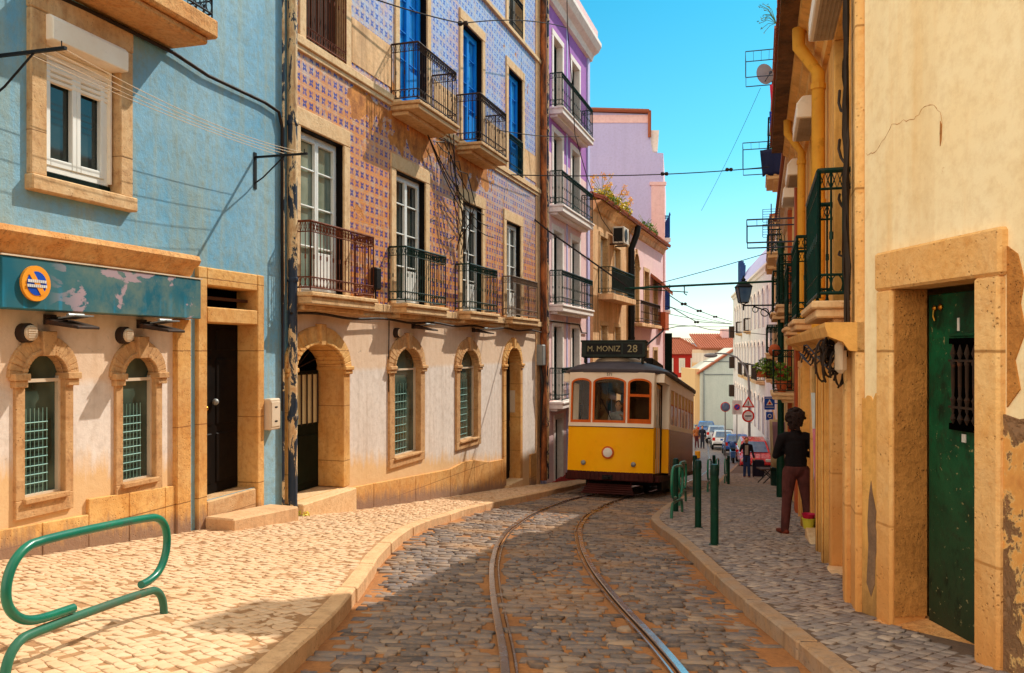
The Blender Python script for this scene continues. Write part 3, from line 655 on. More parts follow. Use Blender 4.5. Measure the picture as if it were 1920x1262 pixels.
def text_mesh(s, size, mat, par, loc, rot=(PI/2,0,0), name='lettering', align='CENTER', ext=.002, sx=1.):
    cu = bpy.data.curves.new(name, 'FONT'); cu.body = s; cu.size = size; cu.align_x = align; cu.align_y = 'CENTER'; cu.extrude = ext; cu.resolution_u = 2
    o = bpy.data.objects.new(name, cu); COL.objects.link(o); dg = bpy.context.evaluated_depsgraph_get(); me = bpy.data.meshes.new_from_object(o.evaluated_get(dg))
    bpy.data.objects.remove(o); bpy.data.curves.remove(cu); me.materials.clear(); me.materials.append(M[mat]); r = bpy.data.objects.new(name, me); COL.objects.link(r)
    r.parent = par; r.location = loc; r.rotation_euler = rot; r.scale = (sx, 1, 1); return r
def leaf_cloud(mb, c, r, n, size=.05, rs=random, flat=.7):
    for _ in range(n):
        d = Vector((rs.gauss(0, 1), rs.gauss(0, 1), rs.gauss(0, 1))).normalized()*(rs.random()**.45); p = Vector((c[0]+d.x*r[0], c[1]+d.y*r[1], c[2]+d.z*r[2]))
        a = Vector((rs.gauss(0, 1), rs.gauss(0, 1), rs.gauss(0, flat))).normalized(); b = a.orthogonal().normalized(); b.rotate(Quaternion(a, rs.random()*6)); s = size*rs.uniform(.6, 1.3)
        mb.poly([p-a*s, p+b*s*.4, p+a*s, p-b*s*.4])
# ================================================================== LEFT: blue house
FB = Fac(-3.02, 11.5, math.atan2(1, .2875)); FT = Fac(-3.02, 11.5, math.atan2(1, .326))
def shop_window(par, x0, x1, z0, zs, rise, y, grille=True, frac=.62, label=None):
    """arched shop window: glass with a transom bar and a metal grid behind the glass"""
    mb = MB(); mb.poly([(x0, y+.03, z0)]+[(x1, y+.03, z0)]+[(a, y+.03, b) for a, b in reversed(arch_pts(x0, x1, zs, rise))])
    fr = MB(); fr.box(x0, x0+.025, y-.01, y+.06, z0, zs); fr.box(x1-.025, x1, y-.01, y+.06, z0, zs); fr.box(x0+.025, x1-.025, y-.012, y+.06, zs-.05, zs-.02); fr.box(x0+.025, x1-.025, y-.01, y+.06, z0, z0+.03)
    f = fr.build('window', 'fixture_box', par); mb.build('pane', 'pane_shop', f)
    if grille:
        g = MB(); W = (x1-x0)*frac; n = 7
        for k in range(n): xx = x0+.035+W*k/(n-1); g.tube([(xx, y+.012, z0+.03), (xx, y+.012, zs-.28)], .0042, 4, cap=False)
        for k in range(8): zz = z0+.12+(zs-.45-z0)*k/8; g.tube([(x0+.03, y+.010, zz), (x0+.04+W, y+.010, zz)], .005, 4, cap=False)
        g.build('grille', 'grille_green', f)
    return f
bh = thing('corner_house', 'sky blue plastered house with peeling paint above a cream ground floor', 'house', (FB.x, FB.y, 0), FB.th)
OW = (-4.10, -3.20, 1.53, 2.98); A1 = (-4.32, -3.88, -1.29, -.23, .2); A2 = (-3.14, -2.66, -1.335, -.26, .2)
A0 = (-5.55, -5.1, -1.2, -.22, .2); DR = (-1.81, -.79, -1.72, .32); TR = (-1.81, -.79, .5, .745)
mb = MB(); wall_sheet(mb, -9, -2.24, -2.4, .92, [A0, A1, A2]); mb.build('lower_wall', 'cream_plaster', bh)
mb = MB(); wall_sheet(mb, -9, 0.0, .92, 7.0, [OW]); wall_sheet(mb, -2.24, 0, -2.6, .92, [DR, TR]); body_box(mb, -9, 0, -2.6, 7.0); mb.build('upper_wall', 'blue_plaster', bh)
mb = MB(); rect_surround(mb, *OW, w=.18, proj=.05, depth=.22, lintel=.2, sillh=.14, sillp=.04); mb.build('window_surround', 'limestone', bh, bevel=.012)
wo = casement(bh, OW[0]+.03, OW[1]-.03, OW[2]+.08, OW[3]-.3, .07, rows=(), fw=.06)
mb = MB(); mb.box(OW[0]+.02, OW[1]-.02, .06, .2, OW[2], OW[2]+.078); mb.build('sill', 'dark_green_door', wo)
mb = MB()
for k in range(11): z = 2.42+k*.05; mb.prism([(0.075, z), (.055, z+.012), (.055, z+.04), (.075, z+.048)], OW[0]+.05, OW[1]-.05, 0, 'x')
mb.box(OW[0]+.03, OW[0]+.05, .03, .09, OW[2]+.1, 2.9); mb.box(OW[1]-.05, OW[1]-.03, .03, .09, OW[2]+.1, 2.9)
mb.build('roller_shutter', 'shutter_box', bh)
mb = MB(); mb.prism([(-.13, 2.74), (-.13, 2.93), (-.09, 2.97), (.05, 2.97), (.05, 2.74)], OW[0]-.02, OW[1]+.02, 0, 'x'); mb.build('shutter_box', 'shutter_box', bh, bevel=.008)
# stone ledge over the shop front
mb = MB(); prof = [(.02,.80),(-.06,.80),(-.10,.84),(-.13,.90),(-.19,.93),(-.215,.98),(-.19,1.03),(-.10,1.05),(.02,1.06)]
mb.prism(prof, -9, -2.16, 0, 'x'); mb.build('stone_ledge', 'ledge_stone', bh, smooth=50)
for A in (A0, A1, A2):
    mb = MB(); arch_surround(mb, *A, w=.10, proj=.03, depth=.1, ow=.17); mb.build('arch_surround', 'arch_stone_shaded', bh, bevel=.006)
    shop_window(bh, A[0], A[1], A[2], A[3], A[4], .035)
mb = MB(); mb.box(-2.36, -2.12, -.06, .1, -2.4, .34); mb.build('pier', 'limestone_base', bh, bevel=.01)
mb = MB()
for k in range(20):                                     # ashlar socle of upright slabs following the hill
    xa = -9+k*.54; xb = min(xa+.536, -2.362)
    if xa > -2.4: break
    tp_ = lambda x: (-1.50 if x < -3.6 else -1.40)-.05*(x+4.5 if x < -3.6 else x+3.6)
    e = -.035-.003*(k % 2); mb.hexa([(xa,e,-2.5),(xb,e,-2.5),(xb,.05,-2.5),(xa,.05,-2.5),(xa,e,tp_(xa+.01)),(xb,e,tp_(xb-.01)),(xb,.05,tp_(xb-.01)),(xa,.05,tp_(xa+.01))])
mb.build('socle', 'limestone_base', bh, bevel=.006)
mb = MB()
rect = lambda a, b, c, d, p=.045: mb.box(a, b, -p, .3, c, d)
rect(-1.98, -1.81, -2.2, .95); rect(-.79, -.64, -2.25, .95); mb.box(-1.81, -.79, -.042, .3, .745, .95); mb.box(-1.81, -.79, -.043, .3, .32, .5); mb.build('door_surround', 'limestone_base', bh, bevel=.012)
mb = MB(); mb.box(-1.81, -.79, .26, .31, .5, .745); mb.build('transom_light', 'void', bh)
mb = MB(); mb.box(-1.81, -.79, .1, .16, .6, .635); mb.build('transom_bar', 'brown_wood', bh)
mb = MB(); mb.box(-1.81, -.79, .24, .30, -1.72, .32)
for a, b in ((-1.74, -1.34), (-1.26, -.86)):
    for c, d in ((-1.6, -1.0), (-.9, -.1), (0.0, .26)): mb.box(a, b, .225, .26, c, d)
d = mb.build('door', 'dark_wood', bh, bevel=.012); d['label'] = 'dark brown panelled door in the blue wall'
mb = MB(); mb.sph((-1.33, .19, -.62), .04); mb.build('handle', 'grey_metal', d, smooth=60); mb = MB(); mb.sph((-1.5, .2, -.69), .03); mb.build('handle', 'brass', d, smooth=60)
mb = MB(); mb.box(-1.80, -.80, -.03, .3, -2.1, -1.73); mb.build('doorstep', 'limestone', bh, bevel=.015)
mb = MB(); mb.hexa([(-1.86,-.42,-2.3),(-.5,-.46,-2.4),(-.5,-.035,-2.4),(-1.86,-.035,-2.3),(-1.86,-.42,-1.90),(-.5,-.46,-1.99),(-.5,-.035,-1.98),(-1.86,-.035,-1.89)]); mb.build('doorstep', 'kerb_stone', bh, bevel=.02)
mb = MB(); mb.box(-4.0, -2.32, -.55, .05, 3.32, 3.52); mb.box(-3.95, -2.4, -.48, .05, 3.24, 3.32); b = mb.build('balcony', 'ledge_stone', bh, bevel=.02)
mb = MB(); rail_panel(mb, (-4.0, -.5), (-2.37, -.5), 3.52, .95, .1); rail_panel(mb, (-2.37, -.5), (-2.37, 0), 3.52, .95, .1); mb.build('railing', 'black_iron', b)
# signboard with the round no-parking sign
sb = thing('signboard', 'long teal signboard with faded paint patches under the stone ledge', 'signboard', (FB.x, FB.y, 0), FB.th)
n = NB('sign_teal'); o = n.sep(); a = n.noise(2.6, 5, .55, vec=n.vec((1,1,1.9)), dist=.4); s = n.noise(1, 5, .6, vec=n.vec((9,9,.8)))
rightw = n.mr(o[0], -4.25, -3.9)
col = n.mix(n.mr(n.noise(1.4, 3), .4, .6), C(14,92,112), C(56,104,112)); col = n.mix(n.m('MULTIPLY', n.mr(s, .52, .7), n.mr(o[2], .62, .36)), col, C(20,140,180))
pm = n.m('MULTIPLY', n.mr(a, .585, .61), rightw); col = n.mix(n.m('MULTIPLY', n.mr(n.noise(3.2, 5, .7), .42, .62), n.m('MULTIPLY', rightw, .75)), col, C(104,122,112)); col = n.mix(pm, col, C(164,142,150)); n.bump(a, .2, .01); n.fin(col, .5); M['sign_teal'] = n.mat
mb = MB(); mb.box(-4.72, -2.14, -.2, 0, .345, .775); mb.build('board', 'sign_teal', sb, bevel=.008)
mb = MB(); mb.box(-4.73, -2.13, -.21, 0, .777, .79); mb.build('cap_strip', 'fixture_box', sb)
ps = thing('parking_sign', 'round blue and orange no parking sign fixed to the teal signboard', 'road sign', tuple(FB.w(-4.40, .202, .565)), FB.th)
mb = MB(); mb.disc((0,-.028,0), .15, n=28, t=.026); mb.build('plate', 'sign_orange', ps)
mb = MB(); mb.disc((0,-.032,0), .102, n=26, t=.003); mb.build('disc', 'sign_blue', ps)
mb = MB(); c_, s_ = math.cos(-.95), math.sin(-.95); L, hw_ = .108, .024
mb.prism([(a*L*c_-b*hw_*s_, a*L*s_+b*hw_*c_) for a, b in ((-1,-1),(1,-1),(1,1),(-1,1))], -.036, -.033); mb.build('slash', 'sign_orange', ps)
mb = MB()
for k in range(9): mb.box(-.098+k*.0215, -.098+k*.0215+.017, -.0395, -.0365, .006, .03)
for k in range(10): mb.box(-.105+k*.0208, -.105+k*.0208+.0165, -.0395, -.0365, -.034, -.01)
mb.build('lettering', 'sign_white', ps)
def wall_lamp(F_, a, h, label):
    t = thing('wall_floodlight', label, 'wall lamp', tuple(F_.w(a, 0, h)), F_.th, 'floodlights over the shop windows')
    mb = MB(); mb.box(-.06, .06, -.03, 0, -.03, .06); mb.tube([(0,-.02,.02),(0,-.12,.03),(0,-.2,0)], .014, 6); mb.build('bracket', 'dark_iron', t)
    mb = MB(); mb.hexa([(-.13,-.44,-.075),(.13,-.44,-.075),(.15,-.1,-.03),(-.15,-.1,-.03),(-.13,-.44,-.05),(.13,-.44,-.05),(.15,-.1,.02),(-.15,-.1,.02)]); mb.build('housing', 'dark_iron', t, bevel=.006)
    mb = MB(); mb.box(-.10, .10, -.4, -.2, -.0, .012); mb.tube([(-.09,-.3,.02),(.09,-.3,.02)], .018); mb.build('reflector', 'grey_metal', t, rot=(-.11,0,0), loc=(0,0,-.005))
def vent(F_, a, h, label):
    t = thing('wall_vent', label, 'vent', tuple(F_.w(a, 0, h)), F_.th, 'round bells beside the shop windows')
    mb = MB(); mb.lathe([(.085,0),(.085,-.07),(.07,-.085)], n=18, axis='y'); mb.build('rim', 'dark_iron', t, smooth=30)
    mb = MB(); mb.lathe([(.068,-.084),(.068,-.10),(.06,-.105)], n=18, axis='y')
    for k in range(5): mb.box(-.045, .045, -.112, -.104, -.042+k*.02, -.032+k*.02)
    mb.build('cover', 'fixture_box', t, smooth=30)
wall_lamp(FB, -4.04, .26, 'floodlight over the arched window nearest the round no parking sign'); wall_lamp(FB, -2.86, .255, 'floodlight under the right end of the teal signboard')
vent(FB, -4.32, .15, 'round vent beside the arched window nearest the no parking sign'); vent(FB, -3.14, .15, 'round vent below the middle of the teal signboard')
def hang_cable(name, label, pts, r=.012, cat='cable', group=None, mat='cable', n=5):
    mb = MB(); mb.tube(pts, r, n); return tag(mb.build(name, mat, smooth=60), label, cat, group)
def sag(p, q, s, n=14): p, q = Vector(p), Vector(q); return [p.lerp(q, i/n)-Vector((0,0,s*4*(i/n)*(1-i/n))) for i in range(n+1)]
hang_cable('wall_cable', 'black cable slung across the blue wall above the window', [FB.w(a, .045, h) for a, h in [(-4.3,3.16),(-3.6,3.19),(-3.05,3.2),(-2.4,3.2),(-1.8,3.14),(-1.2,3.15),(-.62,3.16),(-.3,3.13),(-.22,2.95),(-.22,1.5),(-.2,.2),(-.2,-.8)]], .022)
for a, lab in ((-.79, 'clothesline bracket near the drainpipe on the blue wall'), (-4.62, 'clothesline bracket beside the shuttered upper window')):
    t = thing('clothesline_bracket', lab, 'bracket', tuple(FB.w(a, 0, 2.43)), FB.th, 'clothesline brackets')
    mb = MB(); mb.box(-.015, .015, -.74, 0, -.012, .012); mb.tube([(0,0,-.33),(0,-.12,-.26),(0,-.42,-.01)], .01, 5); mb.tube([(0,-.7,0),(0,-.7,.06)], .006, 4); mb.build('arm', 'black_iron', t)
    mb = MB(); mb.box(-.03, .03, -.012, 0, -.4, .06); mb.build('wall_plate', 'black_iron', t)
for k, o_ in enumerate((.3, .42, .55, .68)): hang_cable('clothesline', 'four thin clotheslines strung along the blue wall', sag(FB.w(-4.62, o_, 2.45), FB.w(-.79, o_, 2.45), .05+.02*k), .0035, 'clothesline', 'clotheslines on the blue wall', 'fixture_box', 4)
eb = thing('meter_box', 'cream meter box on the narrow blue strip beside the dark door', 'meter box', (FB.x, FB.y, 0), FB.th)
mb = MB(); mb.box(-.62, -.38, -.12, 0, -1.02, -.62); mb.build('case', 'fixture_box', eb, bevel=.015)
mb = MB(); mb.box(-.6, -.4, -.128, -.118, -.98, -.66); l = mb.build('lid', 'fixture_box', eb, bevel=.004)
mb = MB(); mb.box(-.53, -.47, -.131, -.127, -.74, -.72); mb.box(-.53, -.47, -.131, -.127, -.92, -.9); mb.build('slot', 'black_iron', l)
dp = thing('drainpipe', 'flaking cream and slate drainpipe between the blue and the tiled house', 'drainpipe', (FB.x, FB.y, 0), FB.th)
mb = MB(); mb.tube([(-.03,-.09,7.0),(-.03,-.09,-2.2)], .062, 12); mb.tube([(-.2,-.05,7),(-.2,-.05,-2.2)], .02, 6); mb.build('pipe', 'peeling_pipe', dp, smooth=50)
mb = MB()
for z in (5.2, 3.05, .95, -.9): mb.lathe([(.072,-.03),(.076,-.02),(.076,.02),(.072,.03)], (-.03,-.09,z), 12)
mb.build('clamp', 'peeling_pipe', dp, smooth=50)

# ================================================================== LEFT: tiled house
th_ = thing('tiled_house', 'old house clad in blue and orange patterned tiles with iron balconies', 'house', (FT.x, FT.y, 0), FT.th)
AD = (.12, 1.42, -2.06, -.27, .36); W1 = (3.2, 4.26, -1.84, -.3, .34); W2 = (6.23, 7.26, -1.87, -.33, .34); ND = (9.2, 10.3, -3.2, -.36, .42)
FD = [(.28, 1.48), (3.28, 4.52), (6.4, 7.58), (9.26, 10.4)]; F2 = [(.42, 1.54), (3.42, 4.6), (6.42, 7.6), (9.42, 10.56)]
mb = MB(); wall_sheet(mb, 0, 12.08, -4.2, .62, [AD, W1, W2, ND]); mb.build('lower_wall', 'cream_plaster', th_)
mb = MB(); wall_sheet(mb, 0, 12.08, .62, 11.4, [(a, b, .8, 3.1) for a, b in FD]+[(a, b, 4.3, 6.8) for a, b in F2]+[(a, b, 7.8, 10.2) for a, b in F2]); mb.build('tiled_wall', 'azulejo', th_)
mb = MB(); body_box(mb, 0, 12.08, -4.2, 11.4); mb.build('side_wall', 'old_plaster', th_)
# bare plaster panels below the second-floor windows
for a, b in ((1.75, 3.1), (4.95, 6.1), (7.9, 9.2), (10.75, 12.0)): mb = MB(); mb.box(a, b, -.012, .02, 4.45, 5.15); mb.build('apron_panel', 'old_plaster', th_)
mb = MB(); mb.box(-.02, 12.1, -.07, .05, 4.20, 4.32); mb.box(-.02, 12.1, -.04, .05, 4.12, 4.2); mb.build('string_course', 'pale_stone', th_, bevel=.01); mb = MB(); mb.box(-.02, 12.1, -.07, .05, 7.7, 7.8); mb.build('string_course', 'pale_stone', th_, bevel=.01)
mb = MB(); mb.box(-.02, 12.1, -.10, .05, .62, .76); mb.box(-.02, 12.1, -.05, .05, .54, .62); mb.build('string_course', 'limestone', th_, bevel=.012)
for q in ((-.02, .16, .76), (11.75, 12.1, -4.1)): mb = MB(); mb.box(q[0], q[1], -.03, .05, q[2], 11.4); mb.build('corner_pilaster', 'old_plaster', th_, bevel=.01)
for i, (a, b) in enumerate(FD):
    mb = MB(); rect_surround(mb, a, b, .8, 3.1, w=.19, proj=.03, depth=.26, sill=False, lintel=.25); mb.build('window_surround', 'pale_stone', th_, bevel=.01)
    casement(th_, a+.02, b-.02, .8, 3.08, .10, rows=(.3, .55, .78), pm='pane_curtain' if i == 0 else 'pane', fw=.055, low=.62, shade_lining='dark_wood')
for i, (a, b) in enumerate(F2):
    mb = MB(); rect_surround(mb, a, b, 4.3, 6.8, w=.17, proj=.03, depth=.24, sill=False, lintel=.22); rect_surround(mb, a, b, 7.8, 10.2, w=.17, proj=.03, depth=.24, sill=False, lintel=.22); mb.build('window_surround', 'pale_stone', th_, bevel=.01)
    if i: casement(th_, a+.02, b-.02, 4.3, 6.78, .11, 'blue_frame', 'pane_blue', rows=(.35, .55, .78), fw=.07, low=.75, shade_lining='dark_wood')
    casement(th_, a+.02, b-.02, 7.8, 10.18, .17, 'white_paint', 'pane', rows=(.5,))
a, b = F2[0]; mb = MB(); mb.box(a, b, .15, .2, 4.3, 6.8)
for k in range(6): mb.box(a+.03+k*.18, a+.15+k*.18, .135, .16, 4.35, 6.7)
mb.build('shutter', 'brown_wood', th_, bevel=.006)
mb = MB(); rail_panel(mb, (a, -.02), (b, -.02), 4.32, 1.6, .07); mb.build('window_grille', 'rust_iron', th_)
a, b = F2[3]; mb = MB(); rail_panel(mb, (a, -.02), (b, -.02), 4.32, .9, .08); mb.build('window_grille', 'green_iron', th_)
mb = MB(); rail_panel(mb, (a, -.02), (b, -.02), 7.8, .9, .08); mb.build('window_grille', 'black_iron', th_)
balcony(th_, .04, 1.86, .32, .79, 'rust_iron', label='balcony with rust brown railing'); balcony(th_, 3.02, 4.76, .32, .79, 'green_iron', label='balcony with dark green railing'); balcony(th_, 6.03, 7.7, .32, .79, 'green_iron'); balcony(th_, 9.0, 11.1, .24, .79, 'grey_iron', label='balcony with greyish brown railing')
balcony(th_, 3.12, 4.84, .5, 4.2, 'dark_iron', th=.14, h=.98); balcony(th_, 6.12, 7.78, .5, 4.2, 'dark_iron', th=.14, h=.98)
mb = MB(); arch_surround(mb, *AD, w=.2, proj=.05, depth=.42, sill=False, ow=.26); mb.build('arch_surround', 'limestone_base', th_, bevel=.012)
for W_ in (W1, W2):
    mb = MB(); arch_surround(mb, *W_, w=.2, proj=.04, depth=.2, ow=.24); mb.build('arch_surround', 'arch_stone_shaded', th_, bevel=.01); shop_window(th_, *W_, .07)
mb = MB(); arch_surround(mb, *ND, w=.2, proj=.04, depth=.26, sill=False, ow=.22); mb.build('arch_surround', 'limestone_base', th_, bevel=.012)
mb = MB(); mb.poly([(ND[0], .25, ND[2]), (ND[1], .25, ND[2])]+[(x, .25, z) for x, z in reversed(arch_pts(*[ND[0], ND[1], ND[3], ND[4]]))])
for k in range(2): xa = ND[0]+.06+k*.52; mb.box(xa, xa+.46, .22, .25, -3.0, -1.9); mb.box(xa, xa+.46, .22, .25, -1.75, -.5)
d = mb.build('door', 'dark_wood', th_); mb = MB(); mb.sph((ND[0]+.6,.2,-1.95), .04); mb.build('handle', 'brass', d)
mb = MB(); mb.box(ND[1]-.02, ND[1]-.004, .1, .32, -1.55, -1.0); mb.build('door_plaque', 'fixture_box', th_)
mb = MB(); mb.box(ND[0]-.05, ND[1]+.05, -.12, .5, -3.6, -3.19); mb.build('doorstep', 'pale_stone', th_, bevel=.012)
# arched green door: dark lower half, cream glazed grille, fanlight
mb = MB(); mb.box(AD[0], AD[1], .38, .44, -2.06, -.3); mb.box(AD[0]+.08, AD[0]+.6, .36, .38, -1.95, -1.25); mb.box(AD[0]+.7, AD[1]-.08, .36, .38, -1.95, -1.25); d = mb.build('door', 'dark_green_door', th_, bevel=.008)
mb = MB(); mb.box(AD[0]+.06, AD[0]+.62, .365, .385, -1.08, -.36); mb.box(AD[0]+.7, AD[1]-.06, .365, .385, -1.08, -.36); mb.build('panel', 'cream_panel', d)
mb = MB()
for k in range(4): xx = AD[0]+.12+k*.15; mb.tube([(xx, .34, -1.1), (xx, .34, -.34)], .014, 5); mb.box(xx-.022, xx+.022, .33, .35, -.78, -.66)
for k in range(4): xx = AD[0]+.76+k*.15; mb.tube([(xx, .34, -1.1), (xx, .34, -.34)], .014, 5)
mb.build('grille', 'dark_iron', d)
mb = MB(); mb.ring((AD[0]+.25,.35,-1.18), .05, .014); mb.disc((AD[0]+.25,.352,-1.18), .035, n=14); mb.build('knocker', 'brass', d)
mb = MB(); mb.box(AD[0]+.56, AD[0]+.68, .345, .36, -1.08, -.9); mb.build('sticker', 'grille_green', d)
mb = MB(); mb.poly([(AD[0], .4, -.3), (AD[1], .4, -.3)]+[(x, .4, z) for x, z in reversed(arch_pts(AD[0], AD[1], AD[3], AD[4]))]); f_ = mb.build('fanlight', 'void', th_)
mb = MB()
for k in range(1, 7): t = PI*k/7; xc = (AD[0]+AD[1])/2; mb.tube([(xc+.1*math.cos(t), .37, AD[3]+.05*math.sin(t)), (xc+.63*math.cos(t), .37, AD[3]+.34*math.sin(t))], .01, 4)
mb.build('grille', 'dark_iron', f_)
mb = MB(); mb.box(AD[0]-.1, AD[1]+.1, -.22, .42, -2.5, -2.07); mb.build('doorstep', 'pale_stone', th_, bevel=.015)
mb = MB(); k = 0; x = 1.64; brk = False
while x < 11.7:                                          # socle slabs, tops stepping with the slope
    L = .78+.2*math.sin(k*1.9); xb = min(x+L-.006, 11.72)
    if not (8.95 < x < 10.55):
        if x < 8.98 < xb: xb = 8.98
        if x > 10 and not brk: mb.build('socle', 'limestone_base', th_, bevel=.006); mb = MB(); brk = True
        tp_ = lambda x: -2.10-.062*(x-1.6)+(.0 if x < 5.9 or x > 7.6 else .10); e = -.04-.003*(k % 2); mb.hexa([(x,e,-4.2),(xb,e,-4.2),(xb,.05,-4.2),(x,.05,-4.2),(x,e,tp_(x+.01)),(xb,e,tp_(xb-.01)),(xb,.05,tp_(xb-.01)),(x,.05,tp_(x+.01))])
    x += L; k += 1
mb.build('socle', 'limestone_base', th_, bevel=.006)
wall_lamp(FT, 4.0, .42, 'floodlight above the first arched window of the tiled house'); wall_lamp(FT, 7.05, .42, 'floodlight above the second arched window of the tiled house')
vent(FT, 3.28, .3, 'round vent beside the first arched window of the tiled house')
hang_cable('wall_cable', 'black cable running along the underside of the balcony slabs', [FT.w(a, .11, .5+.02*math.sin(a*3)) for a in np.arange(-.1, 12.1, .3)], .02)
hang_cable('wall_cable', 'thin cable dropping down beside the first arched window', [FT.w(3.0+.01*math.sin(z*4), .02, z) for z in np.arange(.5, -.9, -.2)], .009)
rs = random.Random(11)
def bundle(name, label, paths, r=.012):
    mb = MB()
    for p in paths: mb.tube(p, r, 4, cap=False)
    return tag(mb.build(name, 'cable', smooth=60), label, 'cable')
paths = []
for k in range(7):
    a0 = 5.2+rs.uniform(-.3, .5); p = []
    for j in range(9):
        t = j/8; p.append(FT.w(a0+1.0*t+.18*math.sin(j*1.3+k)+rs.uniform(-.05, .05), .08+.3*math.sin(PI*t)*rs.uniform(.4, 1), 4.1-2.1*t+.2*math.sin(j*2+k)))
    paths.append(p)
for k in range(3): paths.append(sag(FT.w(4.4, .12, 3.95), FT.w(7.2+.3*k, .2, 2.9-.2*k), .25+.1*k))
bundle('cable_tangle', 'tangle of loose black cables hanging between the tiled house balconies', paths, .011)
bx = thing('wall_box', 'small black box on the tiled wall beside the rust railing', 'fuse box', tuple(FT.w(2.45, 0, .98)), FT.th)
mb = MB(); mb.box(-.09, .09, -.12, 0, 0, .36); mb.build('case', 'black_iron', bx, bevel=.02); mb = MB(); mb.tube([(0,-.05,0),(0,-.06,-.18),(.12,-.05,-.3)], .015); mb.build('cord', 'cable', bx)
for a, r_, m_, lab in ((12.14, .09, 'rusty_pipe', 'rusty brown drainpipe at the far end of the tiled house'), (12.42, .07, 'peeling_pipe', 'slate grey drainpipe next to the pink house')):
    t = thing('drainpipe', lab, 'drainpipe', (FT.x, FT.y, 0), FT.th)
    mb = MB(); mb.tube([(a, -.12, 11.2), (a, -.12, -3.5)], r_, 10); mb.build('pipe', m_, t, smooth=50)
    mb = MB(); [mb.lathe([(r_+.012,-.04),(r_+.016,0),(r_+.012,.04)], (a,-.12,z), 10) for z in (9,6,3,.5,-2)]; mb.build('clamp', m_, t, smooth=50)
mtr = thing('junction_box', 'grey junction boxes with dangling cables between tiled and pink houses', 'junction box', tuple(FT.w(11.9, 0, -.4)), FT.th)
mb = MB(); mb.box(-.14, .14, -.2, 0, 0, .55); mb.build('case', 'grey_metal', mtr, bevel=.02)
mb = MB(); [mb.tube([(-.08+.05*k,-.1,0),(-.1+.06*k,-.16,-.5),(.0+.04*k,-.1,-1.2),(.05,-.08,-2.2)], .016, 5) for k in range(4)]; mb.build('cord', 'cable', mtr)
# ================================================================== LEFT: pink house
FP = Fac(.72, 22.97, math.atan2(1, .32)); FO = Fac(2.8, 29.5, math.atan2(1, .35))
pk = thing('pink_house', 'pink four storey house with green balconies and white cornice behind the tram', 'house', (FP.x, FP.y, 0), FP.th)
SL = [6.85, 4.1, 1.3, -1.45]; WX = [(1.5, 2.5), (3.7, 4.7)]
ops = [(a, b, z+.02, z+2.15) for z in SL for a, b in WX]+[(1.7, 2.5, -4.1, -2.0)]
mb = MB(); wall_sheet(mb, .3, 6.1, -4.8, 5.6, ops); body_box(mb, .3, 6.1, -4.8, 10.2); mb.build('wall', 'pink_plaster', pk)
mb = MB(); wall_sheet(mb, .3, 6.1, 5.6, 10.2, ops); mb.build('upper_wall', 'lilac_wall', pk)
for q in ((.28, .62, -.05), (5.8, 6.12, -.05), (3.04, 3.16, -.02)): mb = MB(); mb.box(q[0], q[1], q[2], .03, -4.8, 10.1); mb.build('corner_pilaster', 'lilac_plaster', pk, bevel=.01)
mb = MB(); mb.prism([(.02,9.75),(-.1,9.78),(-.16,9.95),(-.32,10.05),(-.42,10.22),(-.42,10.34),(.02,10.4)], .2, 6.25, 0, 'x'); mb.build('cornice', 'white_trim', pk)
mb = MB(); mb.prism([(.0,10.4),(-.3,10.42),(-.3,10.75),(.0,10.8)], .25, 6.2, 0, 'x'); mb.build('parapet', 'pink_plaster', pk)
mb = MB(); mb.box(1.5, 2.9, .3, 2.4, 10.4, 12.6); mb.box(1.4, 3.0, .25, 2.5, 12.5, 12.7); dm = mb.build('dormer', 'white_trim', pk); mb = MB(); mb.box(1.75, 2.65, .27, .31, 10.9, 12.3); mb.build('pane', 'pane_blue', dm)
for z in SL:
    for a, b in WX:
        mb = MB(); rect_surround(mb, a, b, z+.02, z+2.15, w=.17, proj=.025, depth=.2, sill=False); mb.build('window_surround', 'white_trim', pk, bevel=.008)
        casement(pk, a+.02, b-.02, z+.02, z+2.13, .16, 'dark_green_door', 'pane', rows=(.5,), fw=.05)
    balcony(pk, 1.12, 5.1, .36, z, 'green_iron', h=.95, th=.2, smat='white_trim', sp=.1, tiers=True)
mb = MB(); rect_surround(mb, 1.7, 2.5, -4.1, -2.0, w=.14, proj=.02, depth=.25, sill=False); mb.build('door_surround', 'white_trim', pk)
mb = MB(); mb.box(1.7, 2.5, .2, .26, -4.1, -2.0); [mb.tube([(1.75+.1*k,.15,-4),(1.75+.1*k,.15,-2.05)], .012, 4) for k in range(8)]; mb.build('door', 'black_iron', pk)
mb = MB(); mb.box(.62, 5.8, -.03, .03, -4.8, -3.75); mb.build('socle', 'red_plaster', pk)
hang_cable('wall_cable', 'grey cable looped along the pink wall below its second balcony', [FP.w(a, .04, .82-.0*a+(-.25 if a > 4.6 else 0)) for a in np.arange(.4, 6, .35)], .022)
